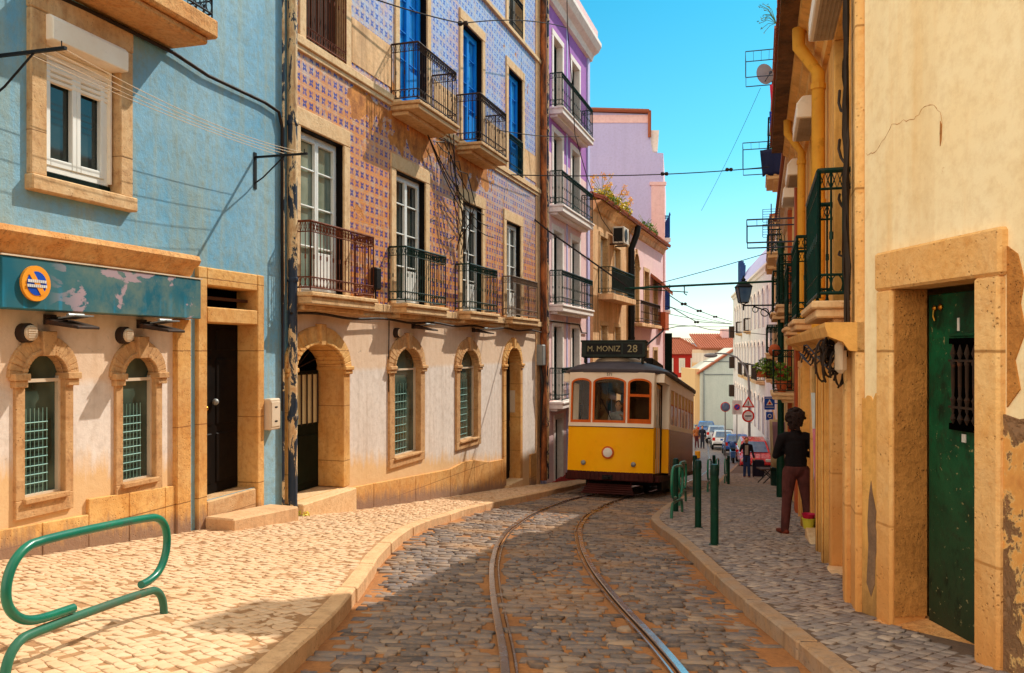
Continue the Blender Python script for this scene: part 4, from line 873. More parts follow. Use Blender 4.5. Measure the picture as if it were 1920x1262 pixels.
# ================================================================== LEFT: the two old low houses beyond it
def old_house(name, label, a0, a1, wall):
    t = thing(name, label, 'house', (FO.x, FO.y, 0), FO.th); return t
o1 = thing('old_house', 'stained ochre house with black drainpipe and weeds on its roof edge', 'house', (FO.x, FO.y, 0), FO.th)
OA = [(1.0, 2.1, 2.0, 4.1), (3.3, 4.4, 2.0, 3.95), (1.1, 2.1, -1.2, .9), (3.4, 4.4, -1.2, .9)]
mb = MB(); wall_sheet(mb, 0, 6.4, -5.6, 5.2, OA); body_box(mb, 0, 6.4, -5.6, 5.2); mb.build('wall', 'old_plaster', o1)
for o_ in OA:
    mb = MB(); rect_surround(mb, *o_, w=.15, proj=.03, depth=.2, sill=o_[2] < 0); mb.build('window_surround', 'limestone', o1, bevel=.01); casement(o1, o_[0]+.02, o_[1]-.02, o_[2], o_[3]-.02, .16, 'white_paint', 'pane', rows=(.4, .7))
def eave_roof(par, a0, a1, z, depth=3.2, rise=1.3, o_=.38):
    mb = MB(); mb.prism([(.02,z-.35),(-.08,z-.3),(-.14,z-.12),(-.28,z-.05),(-.28,z),(.02,z)], a0, a1, 0, 'x'); mb.build('cornice', 'old_plaster', par)
    mb = MB(); mb.hexa([(a0,-o_,z),(a1,-o_,z),(a1,depth,z+rise),(a0,depth,z+rise),(a0,-o_,z+.07),(a1,-o_,z+.07),(a1,depth,z+rise+.07),(a0,depth,z+rise+.07)])
    n = int((a1-a0)/.2)
    for k in range(n): xx = a0+.1+k*.2; mb.tube([(xx, -o_-.03, z+.085), (xx, depth, z+rise+.085)], .06, 6)
    return mb.build('roof', 'roof_tile', par)
eave_roof(o1, 0, 6.4, 5.2)
balcony(o1, .75, 4.75, .5, 2.0, 'green_iron', sp=.12, th=.2, smat='old_plaster', tiers=False)
mb = MB(); mb.box(.8, 4.7, -.49, -.48, 2.15, 2.85); mb.build('balcony_screen', 'dark_green_door', o1)
o2 = thing('old_house', 'pale worn house with arched window and small orange side roof', 'house', (FO.x, FO.y, 0), FO.th)
OB = [(7.0, 8.2, 1.2, 3.6, .55), (9.6, 10.7, 1.2, 3.6), (12.0, 13.0, 1.2, 3.4), (7.1, 8.1, -2.2, 0), (9.7, 10.6, -2.2, 0), (12, 13, -2.2, 0)]
mb = MB(); wall_sheet(mb, 6.4, 14.8, -6.4, 5.2, OB); body_box(mb, 6.4, 14.8, -6.4, 5.2); mb.build('wall', 'pink_plaster', o2)
for o_ in OB:
    mb = MB()
    if len(o_) > 4: arch_surround(mb, *o_, w=.16, sill=False); mb.build('arch_surround', 'limestone', o2); shop_window(o2, *o_, .12, grille=False)
    else: rect_surround(mb, *o_, w=.16, proj=.03, depth=.2, sill=False); mb.build('window_surround', 'limestone', o2); casement(o2, o_[0]+.02, o_[1]-.02, o_[2], o_[3]-.02, .16, 'brown_wood', 'pane', rows=(.5,))
eave_roof(o2, 6.4, 14.8, 5.2)
balcony(o2, 6.7, 11.6, .4, 1.15, 'dark_iron', sp=.12, th=.14, smat='old_plaster', tiers=False)
mb = MB(); mb.hexa([(11.2,-.55,3.05),(14.6,-.55,2.75),(14.6,.02,3.2),(11.2,.02,3.5),(11.2,-.55,3.12),(14.6,-.55,2.82),(14.6,.02,3.3),(11.2,.02,3.6)]); [mb.tube([(11.35+.3*k,-.56,3.13-.0265*k),(11.35+.3*k,.02,3.6-.0265*k)], .06, 6) for k in range(11)]; mb.build('lean_to_roof', 'roof_tile', o2)
mb = MB(); mb.box(13.4, 14.5, -.35, 0, 1.0, 1.9); mb.build('awning', 'terracotta', o2)
dp = thing('drainpipe', 'thick black drainpipe between the two old houses behind the tram', 'drainpipe', (FO.x, FO.y, 0), FO.th)
mb = MB(); mb.tube([(6.4,-.34,5.15),(6.3,-.3,4.8),(6.1,-.12,4.2),(6.1,-.12,-4.8)], .13, 10); mb.build('pipe', 'black_iron', dp, smooth=50); mb = MB(); [mb.lathe([(.15,-.05),(.15,.05)], (6.1,-.12,z), 10) for z in (3, .5)]; mb.build('clamp', 'black_iron', dp)
ac = thing('air_conditioner', 'white air conditioner hung high on the stained ochre house', 'air conditioner', tuple(FO.w(3.0, 0, 4.0)), FO.th)
mb = MB(); mb.box(-.45, .45, -.55, -.12, 0, .62); mb.build('case', 'ac_white', ac, bevel=.02); mb = MB(); mb.box(-.46, -.455, -.5, -.16, .06, .56); mb.ring((-.1,-.555,.31), .24, .015, n=18); mb.disc((-.1,-.56,.31), .22, n=18); mb.build('fan', 'black_iron', ac); mb = MB(); mb.box(-.4,-.36,-.5,0,-.05,0); mb.box(.36,.4,-.5,0,-.05,0); mb.build('bracket', 'dark_iron', ac)
rs = random.Random(5)
for k, (a, o_, s, nm, lab) in enumerate([(.5,.2,.5,'leaf_yellow','tall yellow flowering weed at the left end of the roof edge'),(1.5,.2,.42,'leaf','bright green clump growing on the old roof edge'),(2.6,.25,.55,'leaf_yellow','yellow flowering weed in the middle of the old roof edge'),(4.2,.2,.4,'leaf_yellow','low yellow weeds above the black drainpipe'),(8.6,.2,.45,'leaf','grey green bush near the far end of the old roof edge'),(10.4,.2,.35,'leaf','small green tuft at the far end of the old roof edge')]):
    p = FO.w(a, o_, 5.3); t = thing('roof_weed', lab, 'plant', tuple(p), 0, 'weeds on the old roof')
    mb = MB(); leaf_cloud(mb, (0,0,.3*s), (.9*s, .5*s, .55*s), 260, .07, rs); mb.build('leaves', nm, t, fix=False)
    mb = MB(); tips = []
    for j in range(9): a_ = rs.uniform(0, 6.28); tip = (math.cos(a_)*s*.7, math.sin(a_)*s*.4, s*rs.uniform(.9, 1.9)); tips.append(tip); mb.tube([(0,0,-.1),(tip[0]*.4,tip[1]*.4,tip[2]*.6),tip], .008, 4)
    mb.build('stem', 'leaf', t)
    if nm == 'leaf_yellow': mb = MB(); [leaf_cloud(mb, q, (.12,.12,.09), 22, .045, rs) for q in tips]; mb.build('flowers', 'petal_yellow', t, fix=False)
# ================================================================== LEFT: tall lilac house rising behind
lh = thing('lilac_house', 'tall lilac house with blank end wall above the old roofs', 'house', (7.75, 43.7, 0), 0)
mb = MB(); ol = [(-5.4,-7),(.0,-7),(.0,10.1),(-.55,10.15),(-.75,11.4),(-.78,12.1),(-5.4,12.25)]; mb.poly([(a, 0, b) for a, b in ol]); mb.build('end_wall', 'lilac_plaster', lh)
mb = MB(); mb.hexa([(0,0,-7),(0,0,-7.0001),(2.3,12,-7),(2.3,12,-7.0001),(0,0,10.1),(-.02,.02,10.1),(2.28,12,10.1),(2.3,12,10.1)]) if 0 else mb.poly([(0,0,-7),(2.3,12,-7),(2.3,12,10.1),(0,0,10.1)]); mb.poly([(-5.4,0,12.2),(-.78,0,12.1),(1.5,12,12.1),(-5,12,12.2)]); mb.build('wall', 'pink_plaster', lh)
mb = MB(); mb.box(-.62, .06, -.06, .1, -6.9, 8.6); mb.box(-.7, .14, -.1, .12, 8.45, 8.62); mb.build('pilaster', 'pink_plaster', lh)
mb = MB(); mb.tube([(-5.4,-.12,12.35),(-.75,-.12,12.22)], .11, 6); mb.tube([(-.72,-.1,12.25),(-.72,-.08,10.9)], .09, 6); mb.hexa([(-5.4,-.1,12.28),(-.7,-.1,12.15),(0,6,12.6),(-5.4,6,12.9),(-5.4,-.1,12.36),(-.7,-.1,12.23),(0,6,12.7),(-5.4,6,13)]); [mb.tube([(-5.2+.24*k,-.2,12.36-.006*k),(-5.2+.24*k,3,12.65)], .07, 5) for k in range(19)]; mb.build('roof', 'roof_tile', lh)
mb = MB(); mb.box(-5.4, -.7, -.03, .02, 11.65, 12.05); mb.build('frieze', 'pink_plaster', lh)
mb = MB(); mb.hexa([(-.7,.1,10.2),(-.28,.1,10.2),(-.28,.7,10.2),(-.7,.7,10.2),(-.75,.1,11.3),(-.2,.1,11.3),(-.2,.7,11.3),(-.75,.7,11.3)]); mb.build('chimney', 'white_trim', lh)
for y_, z_ in ((1.2, 5.9), (1.0, 2.1)):
    mb = MB(); x_ = .2*y_; mb.box(x_-.05, x_+.32, y_-.2, y_+2.2, z_-.2, z_); b = mb.build('balcony', 'white_trim', lh)
    mb = MB(); rail_panel(mb, (x_, y_-.15), (x_+.28, y_-.15), z_, 1.15, .07, heavy=1.6); rail_panel(mb, (x_+.28, y_-.15), (x_+.45, y_+2.1), z_, 1.15, .1, heavy=1.6); mb.lathe([(.03,0),(.05,.08),(.01,.2)], (x_+.28, y_-.15, z_+1.15), 6); mb.build('railing', 'blue_iron', b)
mb = MB(); mb.box(.22, .62, .9, 1.0, -1.2, .9); mb.build('shutter', 'dark_green_door', lh)

# ================================================================== RIGHT: near cream house with the green door
FN = Fac(2.48, 6.0, math.atan2(-.996, .0886)); FR = Fac(2.48, 6.0, math.atan2(-1, -.29))
ay = lambda y: -(y-6)*1.0412
nh = thing('cream_house', 'cracked cream house with weathered green door at the right edge', 'house', (FN.x, FN.y, 0), FN.th)
ND_ = (.42, 1.28, -2.5, .40)
mb = MB(); wall_sheet(mb, 0, 9, -2.6, 5.2, [ND_]); body_box(mb, 0, 9, -2.6, 5.2); mb.build('wall', 'near_plaster', nh)
mb = MB()
mb.box(.42, .61, -.045, .21, -2.3, .40); mb.box(1.47, 1.68, -.045, .21, -2.3, .40); mb.box(.41, 1.70, -.05, .21, .40, .655); mb.build('door_surround', 'near_stone', nh, bevel=.016)
mb = MB(); mb.box(.612, .622, -.02, .2, -1.74, .398); mb.build('door_reveal', 'brown_stone', nh)
mb = MB(); mb.box(.64, 1.49, .2, .25, -1.76, .36); mb.box(.88, 1.32, .19, .2, .085, .11); d = mb.build('door', 'green_door_paint', nh, bevel=.006); d['label'] = 'weathered green door with barred opening'
mb = MB(); mb.box(.92, 1.27, .185, .2, -.45, .04); mb.box(.90, 1.29, .175, .2, .04, .075); mb.box(.90, 1.29, .175, .2, -.49, -.45); h_ = mb.build('hatch', 'void', d)
mb = MB()
for k in range(5): xx = .955+k*.07; mb.lathe([(.004,-.45),(.018,-.42),(.006,-.385),(.012,-.36),(.012,-.32),(.018,-.30),(.008,-.28),(.012,-.22),(.012,-.1),(.018,-.08),(.007,-.05),(.018,-.02),(.003,.035)], (xx,.168,0), 8)
mb.box(.92, 1.27, .158, .166, -.355, -.341); mb.box(.92, 1.27, .158, .166, -.07, -.056); mb.build('grille', 'dark_iron', d, smooth=40)
mb = MB(); mb.lathe([(.018,0),(.018,-.012),(.008,-.02)], (.72,.2,.27), 10, axis='y'); mb.lathe([(.02,0),(.02,-.012),(.008,-.02)], (.785,.2,.275), 10, axis='y'); mb.tube([(.72,.188,.26),(.725,.18,.22),(.735,.185,.19)], .007, 6); mb.build('knocker', 'brass', d)
mb = MB(); mb.box(.955, .975, .194, .199, .12, .2); mb.box(1.0, 1.04, .194, .199, -.56, -.51); mb.build('sticker', 'sign_white', d)
mb = MB(); mb.hexa([(.45,-.14,-2.2),(1.66,-.14,-2.2),(1.66,.25,-2.2),(.45,.25,-2.2),(.45,-.14,-1.82),(1.66,-.14,-1.79),(1.66,.25,-1.745),(.45,.25,-1.75)]); mb.build('doorstep', 'ledge_stone', nh, bevel=.015)
mb = MB(); rs = random.Random(9)
def jag(x0, x1, zb, zt, n, amp):
    P = [(x0, zb), (x1, zb)]+[(x1+(x0-x1)*i/n, zt+rs.uniform(-amp, amp)) for i in range(n+1)]; return P
mb.prism(jag(1.48, 9, -2.6, -.34, 60, .02), -.014, 0); mb.build('socle', 'peeling_socle', nh); mb = MB(); mb.prism(jag(-.02, .24, -2.6, -.32, 7, .03), -.010, 0); mb.build('socle', 'ochre_plaster', nh); mb = MB(); mb.prism([(.05,-1.62),(.11,-1.7),(.16,-1.6),(.17,-1.42),(.2,-1.3),(.17,-1.2),(.18,-1.1),(.13,-.98),(.11,-.9),(.08,-1.02),(.06,-1.2),(.075,-1.35)], -.013, 0); mb.build('plaster_loss', 'bare_render', nh)
mb = MB(); mb.prism([(1.70,-.3),(1.80,-.2),(1.76,-.05),(1.84,.1),(1.80,.24),(1.83,.36),(1.78,.5),(1.70,.55)], -.008, 0); mb.build('plaster_scar', 'brown_stone', nh)
mb = MB(); pa = [(.02,1.37),(.14,1.36),(.26,1.42),(.36,1.49),(.5,1.48),(.62,1.45),(.72,1.50),(.82,1.49),(.9,1.43),(.92,1.33),(.9,1.25)]
rc = random.Random(2); P_ = []
for i in range(len(pa)-1):
    for t in (0, .25, .5, .75): P_.append((pa[i][0]+(pa[i+1][0]-pa[i][0])*t+rc.uniform(-.008, .008), -.0005, pa[i][1]+(pa[i+1][1]-pa[i][1])*t+rc.uniform(-.008, .008)))
mb.tube(P_, .002, 4, rr=[rc.uniform(.0008, .0026) for _ in P_])
mb.prism([(.905,1.22),(.918,1.26),(.922,1.34),(.907,1.37),(.902,1.3)], -.004, 0); mb.build('crack', 'brown_stone', nh)
for c_ in nh.children:
    if c_.name.split('.')[0] in ('door_surround', 'door_reveal', 'door', 'doorstep', 'plaster_scar'): c_.location.x = -.19
# ================================================================== RIGHT: ochre house with shutters and eave
r1 = thing('ochre_house', 'ochre house with deep stained eave and white shutter boxes over balconies', 'house', (FR.x, FR.y, 0), FR.th)
BY = [(ay(7.85), ay(6.75)), (ay(11.65), ay(10.55)), (ay(15.0), ay(14.0))]
O1 = [(a, b, .40, 2.86) for a, b in BY]; O0 = [(ay(8.0), ay(6.85), -2.6, -.12), (ay(11.1), ay(9.75), -2.9, -.2), (ay(14.6), ay(13.2), -3.2, -.3)]
E1 = ay(15.2)
mb = MB(); wall_sheet(mb, E1, 0, -3.4, .1, O0); mb.build('lower_wall', 'ochre_plaster', r1)
mb = MB(); wall_sheet(mb, E1, 0, .1, 3.6, O1); body_box(mb, E1, 0, -3.4, 3.6, depth=6); mb.build('upper_wall', 'ochre_plaster', r1)
mb = MB(); mb.box(E1-.1, .0, -.5, .1, 3.56, 3.66); mb.build('soffit', 'soffit', r1)
mb = MB(); mb.prism([(.05,3.1),(-.05,3.12),(-.07,3.2),(-.13,3.24),(-.14,3.33),(-.21,3.38),(-.22,3.46),(-.3,3.5),(-.31,3.558),(.05,3.558)], E1-.05, -.01, 0, 'x'); mb.build('cornice', 'ochre_plaster', r1)
mb = MB(); mb.hexa([(E1-.1,-.53,3.66),(.05,-.53,3.66),(.05,6,5.0),(E1-.1,6,5.0),(E1-.1,-.53,3.71),(.05,-.53,3.71),(.05,6,5.1),(E1-.1,6,5.1)]); [mb.tube([(E1+k*.22,-.52,3.72),(E1+k*.22,6,5.1)], .06, 5) for k in range(44)]; mb.build('roof', 'roof_tile', r1)
mb = MB(); mb.box(ay(11.0), ay(10.35), .25, .8, 3.6, 6.45); mb.box(ay(11.08), ay(10.27), .18, .87, 6.25, 6.35); mb.build('chimney', 'ochre_plaster', r1)
for i, o_ in enumerate(O1):
    mb = MB(); rect_surround(mb, *o_, w=.17, proj=.05, depth=.24, sill=False); mb.build('window_surround', 'ochre_plaster', r1, bevel=.01)
    casement(r1, o_[0]+.02, o_[1]-.02, o_[2], o_[3]-.02, .2, 'white_paint', 'pane', rows=(.4,))
    mb = MB()
    n_ = 44 if i == 0 else 18
    for k in range(n_): z = 2.84-k*.045; mb.prism([(.1, z-.04), (.075, z-.03), (.075, z-.01), (.1, z)], o_[0]+.05, o_[1]-.05, 0, 'x')
    mb.build('roller_shutter', 'louver', r1)
    mb = MB(); mb.prism([(.02,2.88),(-.27,2.88),(-.27,3.06),(-.2,3.15),(.02,3.16)], o_[0]-.06, o_[1]+.06, 0, 'x'); s_ = mb.build('shutter_box', 'shutter_box', r1, bevel=.012)
    mb = MB(); mb.box(o_[0]-.02, o_[1]+.02, -.23, .0, 2.872, 2.878); [mb.box(o_[0], o_[1], -.22+.035*k, -.21+.035*k, 2.864, 2.872) for k in range(6)]; mb.build('underside', 'louver', s_)
    balcony(r1, o_[0]-.2, o_[1]+.27, .27, .38, 'green_iron', h=1.0, th=.13, smat='pale_stone', sp=.09, heavy=1.3, label='balcony over the stone doorway' if i == 0 else None)
mb = MB(); mb.prism([(.02,-.02),(-.1,0.0),(-.14,.06),(-.24,.1),(-.26,.17),(-.26,.2),(.02,.2)], E1, -.02, 0, 'x'); mb.build('string_course', 'ochre_plaster', r1)
for a, b, zb, zt in O0:
    mb = MB(); rect_surround(mb, a, b, zb, zt, w=.2, proj=.07, depth=.35, sill=False, lintel=.12); mb.box(a-.26, a-.2, -.03, .1, zb, .0); mb.box(b+.2, b+.26, -.03, .1, zb, .0); mb.build('door_surround', 'near_stone', r1, bevel=.014)
a, b, zb, zt = O0[0]; mb = MB(); mb.box(a, b, .22, .3, zb, zt); d = mb.build('infill_wall', 'brown_stone', r1); mb = MB(); mb.box(a, b, -.1, .22, -2.6, -2.02); mb.build('doorstep', 'pale_stone', r1, bevel=.012)
a, b, zb, zt = O0[1]; mb = MB(); mb.box(a, b, .32, .36, zb, zt); mb.build('doorway', 'void', r1); mb = MB(); mb.box(a, b+.0, -.14, .3, -3.2, -2.28); mb.build('doorstep', 'pale_stone', r1, bevel=.012)
mb = MB(); mb.box(a+.02, a+.07, -.02, .3, zb, zt); mb.build('door', 'dark_wood', r1)
a, b, zb, zt = O0[2]; mb = MB(); mb.box(a, b, .2, .26, zb, zt); mb.build('door', 'brown_wood', r1)
for y_ in (8.45, 9.3, 12.75): mb = MB(); mb.box(ay(y_)-.13, ay(y_)+.13, -.1, .02, -3.4, -.03); mb.box(ay(y_)-.07, ay(y_)+.07, -.12, -.1, -3.2, -.25); mb.build('pilaster', 'ochre_plaster', r1, bevel=.02)
mb = MB(); mb.box(-.34, -.02, -.06, .05, -2.5, 3.1); mb.build('pilaster', 'near_stone', r1, bevel=.014); mb = MB(); mb.box(-.5, -.34, -.1, .05, -2.5, -.05); mb.build('pilaster', 'near_stone', r1, bevel=.014)
for i, (a, lab, r_) in enumerate(((ay(9.2), 'thick yellow drainpipe between the first two shutter boxes', .07), (ay(12.9), 'thick yellow drainpipe between the second and third shutter boxes', .06))):
    t = thing('drainpipe', lab, 'drainpipe', (FR.x, FR.y, 0), FR.th, 'yellow drainpipes of the ochre house')
    mb = MB(); mb.tube([(a,-.3,3.5),(a,-.3,3.3),(a,-.1,3.0),(a,-.1,.2)], r_, 10); mb.build('pipe', 'yellow_pipe', t, smooth=50); mb = MB(); [mb.lathe([(r_+.012,-.03),(r_+.012,.03)], (a,-.1,z), 10) for z in (2.85, 1.6, .6)]; mb.build('clamp', 'yellow_pipe', t)
rs = random.Random(21); paths = []
for k in range(9):
    a0 = -.17+rs.uniform(-.05, .05); paths.append([FR.w(a0+rs.uniform(-.03, .03)+.04*math.sin(z*1.7+k), .09+rs.uniform(0, .03), z) for z in np.arange(4.2, -.05, -.3)])
for k in range(4): z = 2.2-.4*k; paths.append([FR.w(-.17-.5*t, .1+.02*math.sin(t*9), z-1.1*t+.9*t*t+.05*math.sin(7*t+k)) for t in np.linspace(0, 1, 9)])
bundle('cable_bundle', 'thick bundle of dark cables running up the corner beside the cream house', paths, .011)
paths = []
for k in range(16):
    c = FR.w(-.55+rs.uniform(-.25, .3), .16+rs.uniform(-.06, .1), -.05+rs.uniform(-.12, .12)); r0 = rs.uniform(.12, .26); ph = rs.uniform(0, 6)
    paths.append([c+Vector((r0*math.cos(ph+t)*.5, r0*math.cos(ph+t)*.75, r0*.62*math.sin(ph+t))) for t in np.linspace(0, rs.uniform(3.5, 6.2), 14)])
for k in range(6): paths.append([FR.w(-.3-.42*j, .2+.03*math.sin(j+k), .03-.03*k+.04*math.sin(j*1.9+k*2)) for j in range(12)])
bundle('cable_tangle', 'coils of dark cable tangled under the nearest balcony on the right', paths, .009)
mb = MB(); mb.box(-.05, .05, -.08, 0, -.12, .12); o = mb.build('junction_box', 'fixture_box', bevel=.03); o.location = FR.w(-.22, .1, -.05); o.rotation_euler = (0,0,FR.th); tag(o, 'small rounded junction box at the foot of the cable bundle', 'junction box')
# ================================================================== RIGHT: further houses
def row_house(name, label, y0, y1, top, wall, bays, floors, eave=.25, zb=None, sh=True, arch=False, trim='white_trim', frame='brown_wood', pane='pane', F_=None, roof=True, depth=6):
    F_ = F_ or FR; A = (lambda y: -(y-F_.y)*math.hypot(1, F_.k)) if hasattr(F_, 'k') else ay
    t = thing(name, label, 'house', (F_.x, F_.y, 0), F_.th); a0, a1 = A(y1), A(y0); ops = []
    for fz, hgt, wd in floors:
        for c in bays: x = A(c); ops.append((x-wd/2, x+wd/2, fz, fz+hgt) if not arch else (x-wd/2, x+wd/2, fz, fz+hgt-.3, .3))
    zb = zb if zb is not None else G(*F_.w(a0, 0, 0).xy)-.5
    mb = MB(); wall_sheet(mb, a0, a1, zb, top, ops); body_box(mb, a0, a1, zb, top, depth=depth); mb.build('wall', wall, t)
    for o_ in ops:
        mb = MB()
        if arch: arch_surround(mb, *o_, w=.14, proj=.04, depth=.16, sill=False, key=False, nv=5)
        else: rect_surround(mb, *o_, w=.13, proj=.03, depth=.16, sill=False)
        mb.build('window_surround', trim, t); casement(t, o_[0]+.02, o_[1]-.02, o_[2], o_[3]+(.25 if arch else -.02), .12, frame, pane, rows=(.5,))
    mb = MB(); mb.prism([(.02,top-.35),(-.08,top-.3),(-.12,top-.12),(-eave,top-.05),(-eave,top+.08),(.02,top+.1)], a0, a1, 0, 'x'); mb.build('cornice', trim, t)
    if roof: mb = MB(); mb.hexa([(a0,-eave-.06,top+.08),(a1,-eave-.06,top+.08),(a1,depth,top+1.2),(a0,depth,top+1.2),(a0,-eave-.06,top+.16),(a1,-eave-.06,top+.16),(a1,depth,top+1.3),(a0,depth,top+1.3)]); mb.build('roof', 'roof_tile', t)
    t['_A'] = 1; del t['_A']; return t, A
r2, A2_ = row_house('ochre_house', 'second ochre house with flower balcony behind the standing man', 15.2, 24, 3.55, 'yellow_plaster', (17.0, 20.6, 23), ((.9, 2.1, 1.0), (-3.1, 2.0, 1.1)), trim='pale_stone')
balcony(r2, A2_(18.0), A2_(16.2), .35, .88, 'green_iron', th=.16, smat='pale_stone', sp=.1, heavy=1.3); balcony(r2, A2_(21.8), A2_(19.6), .4, .88, 'green_iron', th=.16, smat='pale_stone', sp=.1, heavy=1.3)
balcony(r2, A2_(19.3), A2_(17.9), .42, -.9, 'green_iron', h=.9, th=.14, smat='pale_stone', sp=.12)
mb = MB(); mb.prism([(.02,2.95),(-.27,2.95),(-.27,3.12),(-.2,3.2),(.02,3.21)], A2_(17.6), A2_(16.4), 0, 'x'); mb.build('shutter_box', 'shutter_box', r2, bevel=.01)
mb = MB(); mb.box(A2_(15.9), A2_(15.3), -.09, .02, -3.4, 3.2); mb.build('pilaster', 'terracotta', r2); mb = MB(); mb.box(A2_(19.7), A2_(19.4), -.09, .02, -3.6, 3.2); mb.build('pilaster', 'terracotta', r2)
r3, A3_ = row_house('yellow_house', 'tall yellow house hung with laundry beyond the stained eave', 24, 36, 9.0, 'yellow_plaster', (26, 29.5, 33), ((6.0, 2.0, 1.0), (3.0, 2.0, 1.0), (.0, 2.0, 1.0), (-4.6, 2.1, 1.2)), trim='pale_stone')
for y_, z_ in ((25.0, 5.9), (28.4, 5.9), (25.0, 2.9), (28.4, 2.9), (28.6, -.1), (32, -.1)): balcony(r3, A3_(y_+2.1), A3_(y_), .45, z_, 'green_iron', th=.18, smat='pale_stone', sp=.13, heavy=1.5)
r4, A4_ = row_house('white_house', 'narrow white house behind the clothes stall', 36, 50, 5.6, 'white_plaster', (38, 41, 44, 47.5), ((2.2, 2.2, 1.0), (-1.2, 2.2, 1.0), (-5.6, 2.4, 1.2)), trim='pale_stone')
for y_ in (37.2, 40.2): balcony(r4, A4_(y_+1.8), A4_(y_), .4, -1.25, 'dark_iron', th=.16, smat='pale_stone', sp=.14, heavy=1.5)
F5 = Fac(15.24, 50, math.atan2(-1, -.19)); F5.k = .19
r5, A5_ = row_house('white_house', 'long white house with rows of arched windows down the street', 50.2, 83, 5.2, 'white_plaster', tuple(52+2.75*k for k in range(11)), ((1.5, 2.5, 1.15), (-1.9, 2.5, 1.15), (-5.4, 2.4, 1.15)), arch=True, trim='white_trim', pane='pane_sky', frame='blue_frame', roof=False, depth=8, F_=F5)
mb = MB(); a0, a1 = A5_(83), A5_(50.2); mb.hexa([(a0,-.1,5.3),(a1,-.1,5.3),(a1,7,5.3),(a0,7,5.3),(a0,1.3,7.8),(a1,1.3,7.8),(a1,5,8.2),(a0,5,8.2)]); mb.build('roof', 'lilac_plaster', r5)
for y_ in (54, 60, 66): balcony(r5, A5_(y_+3.6), A5_(y_), .5, -1.95, 'dark_iron', th=.2, smat='pale_stone', sp=.2, heavy=2., deco=False)
for y_ in (64., 72.): balcony(r5, A5_(y_+1.4), A5_(y_), .4, 1.45, 'dark_iron', th=.15, smat='pale_stone', sp=.2, heavy=2., deco=False)
for k in range(3): mb = MB(); a_ = A5_(80.8-k*1.1); mb.hexa([(a_,.3,5.3),(a_+.35,.3,5.3),(a_+.35,.7,5.3),(a_,.7,5.3),(a_-.1,.3,8.2-.3*k),(a_+.5,.3,8.4-.3*k),(a_+.5,.8,8.4-.3*k),(a_-.1,.8,8.2-.3*k)]); mb.build('chimney', 'navy_slate', r5)
for y_, z_ in ((81.2, 1.2), (80.8, -1.7), (81.2, -4.4)): mb = MB(); mb.box(A5_(y_+1.2), A5_(y_), -.45, .02, z_, z_+1.1); b = mb.build('balcony', 'dark_iron', r5)
# ================================================================== FAR: houses closing the street
def gable_house(name, label, y, u0, ridge, u1, v_eave, v_ridge, wall, roofm='roof_tile', depth=8, v_base=830, right_v=None):
    p = at(u0, v_eave, y); q = at(ridge, v_ridge, y); r = at(u1, right_v or v_eave, y); zb = at(u0, v_base, y).z
    t = thing(name, label, 'house', (p.x, y, 0), 0); X = lambda o: o.x-p.x
    mb = MB(); mb.prism([(0, zb), (X(r), zb), (X(r), r.z), (X(q), q.z), (0, p.z)], 0, depth); mb.build('wall', wall, t)
    rd = depth; depth = .7
    mb = MB(); mb.hexa([(-.3,-.25,p.z-.1),(X(q),-.25,q.z+.05),(X(q),depth,q.z+.05),(-.3,depth,p.z-.1),(-.3,-.25,p.z+.08),(X(q),-.25,q.z+.28),(X(q),depth,q.z+.28),(-.3,depth,p.z+.08)]); mb.hexa([(X(q),-.2,q.z+.06),(X(r)+.3,-.2,r.z-.1),(X(r)+.3,depth,r.z-.1),(X(q),depth,q.z+.06),(X(q),-.2,q.z+.27),(X(r)+.3,-.2,r.z+.1),(X(r)+.3,depth,r.z+.1),(X(q),depth,q.z+.27)]); mb.build('roof', roofm, t); return t
gh = gable_house('gable_house', 'pale green house end closing the street above the parked cars', 92, 1313, 1386, 1460, 700, 652, 'green_white_plaster')
for z in (-1.2, -2.6): mb = MB(); mb.tube([(.3,-.05,z),(4.6,-.05,z)], .05, 5); mb.build('wall_band', 'grey_metal', gh)
mb = MB(); mb.tube([(.35,-.08,-2.0),(.35,-.08,-8)], .07, 6); mb.build('drainpipe', 'grey_metal', gh)
mb = MB(); mb.box(-.5, 0, .3, 7.8, -8, -2.0); mb.build('side_wall', 'cream_plaster', gh)
p0 = at(1318, 657, 99); bh2 = thing('tile_roofed_house', 'cream house with scalloped tile eave behind the pale green gable', 'house', (p0.x, 99, 0), 0)
mb = MB(); mb.box(0, 5.5, 0, 6, -8, .1); mb.build('wall', 'cream_plaster', bh2); mb = MB(); mb.hexa([(-.3,-.3,.05),(5.6,-.3,.05),(5.6,6,1.8),(-.3,6,1.8),(-.3,-.3,.2),(5.6,-.3,.2),(5.6,6,1.95),(-.3,6,1.95)]); [mb.tube([(-.25+.28*k,-.42,.22),(-.25+.28*k,6,1.98)], .12, 6) for k in range(21)]; r_ = mb.build('roof', 'roof_tile', bh2); mb = MB(); mb.box(3.2, 4.2, 4, 5, 1, 2.6); mb.build('chimney', 'pink_plaster', r_)
p0 = at(1236, 664, 106); rh = thing('red_house', 'red house with white windows and hipped tile roof at the street end', 'house', (p0.x, 106, 0), 0)
Wd = at(1308, 664, 106).x-p0.x; zz = p0.z
mb = MB(); mb.box(0, Wd, 0, 6, -10, zz); mb.build('wall', 'red_plaster', rh); mb = MB(); mb.box(Wd, Wd+.75, .3, 6, -10, zz); mb.build('side_wall', 'white_plaster', rh)
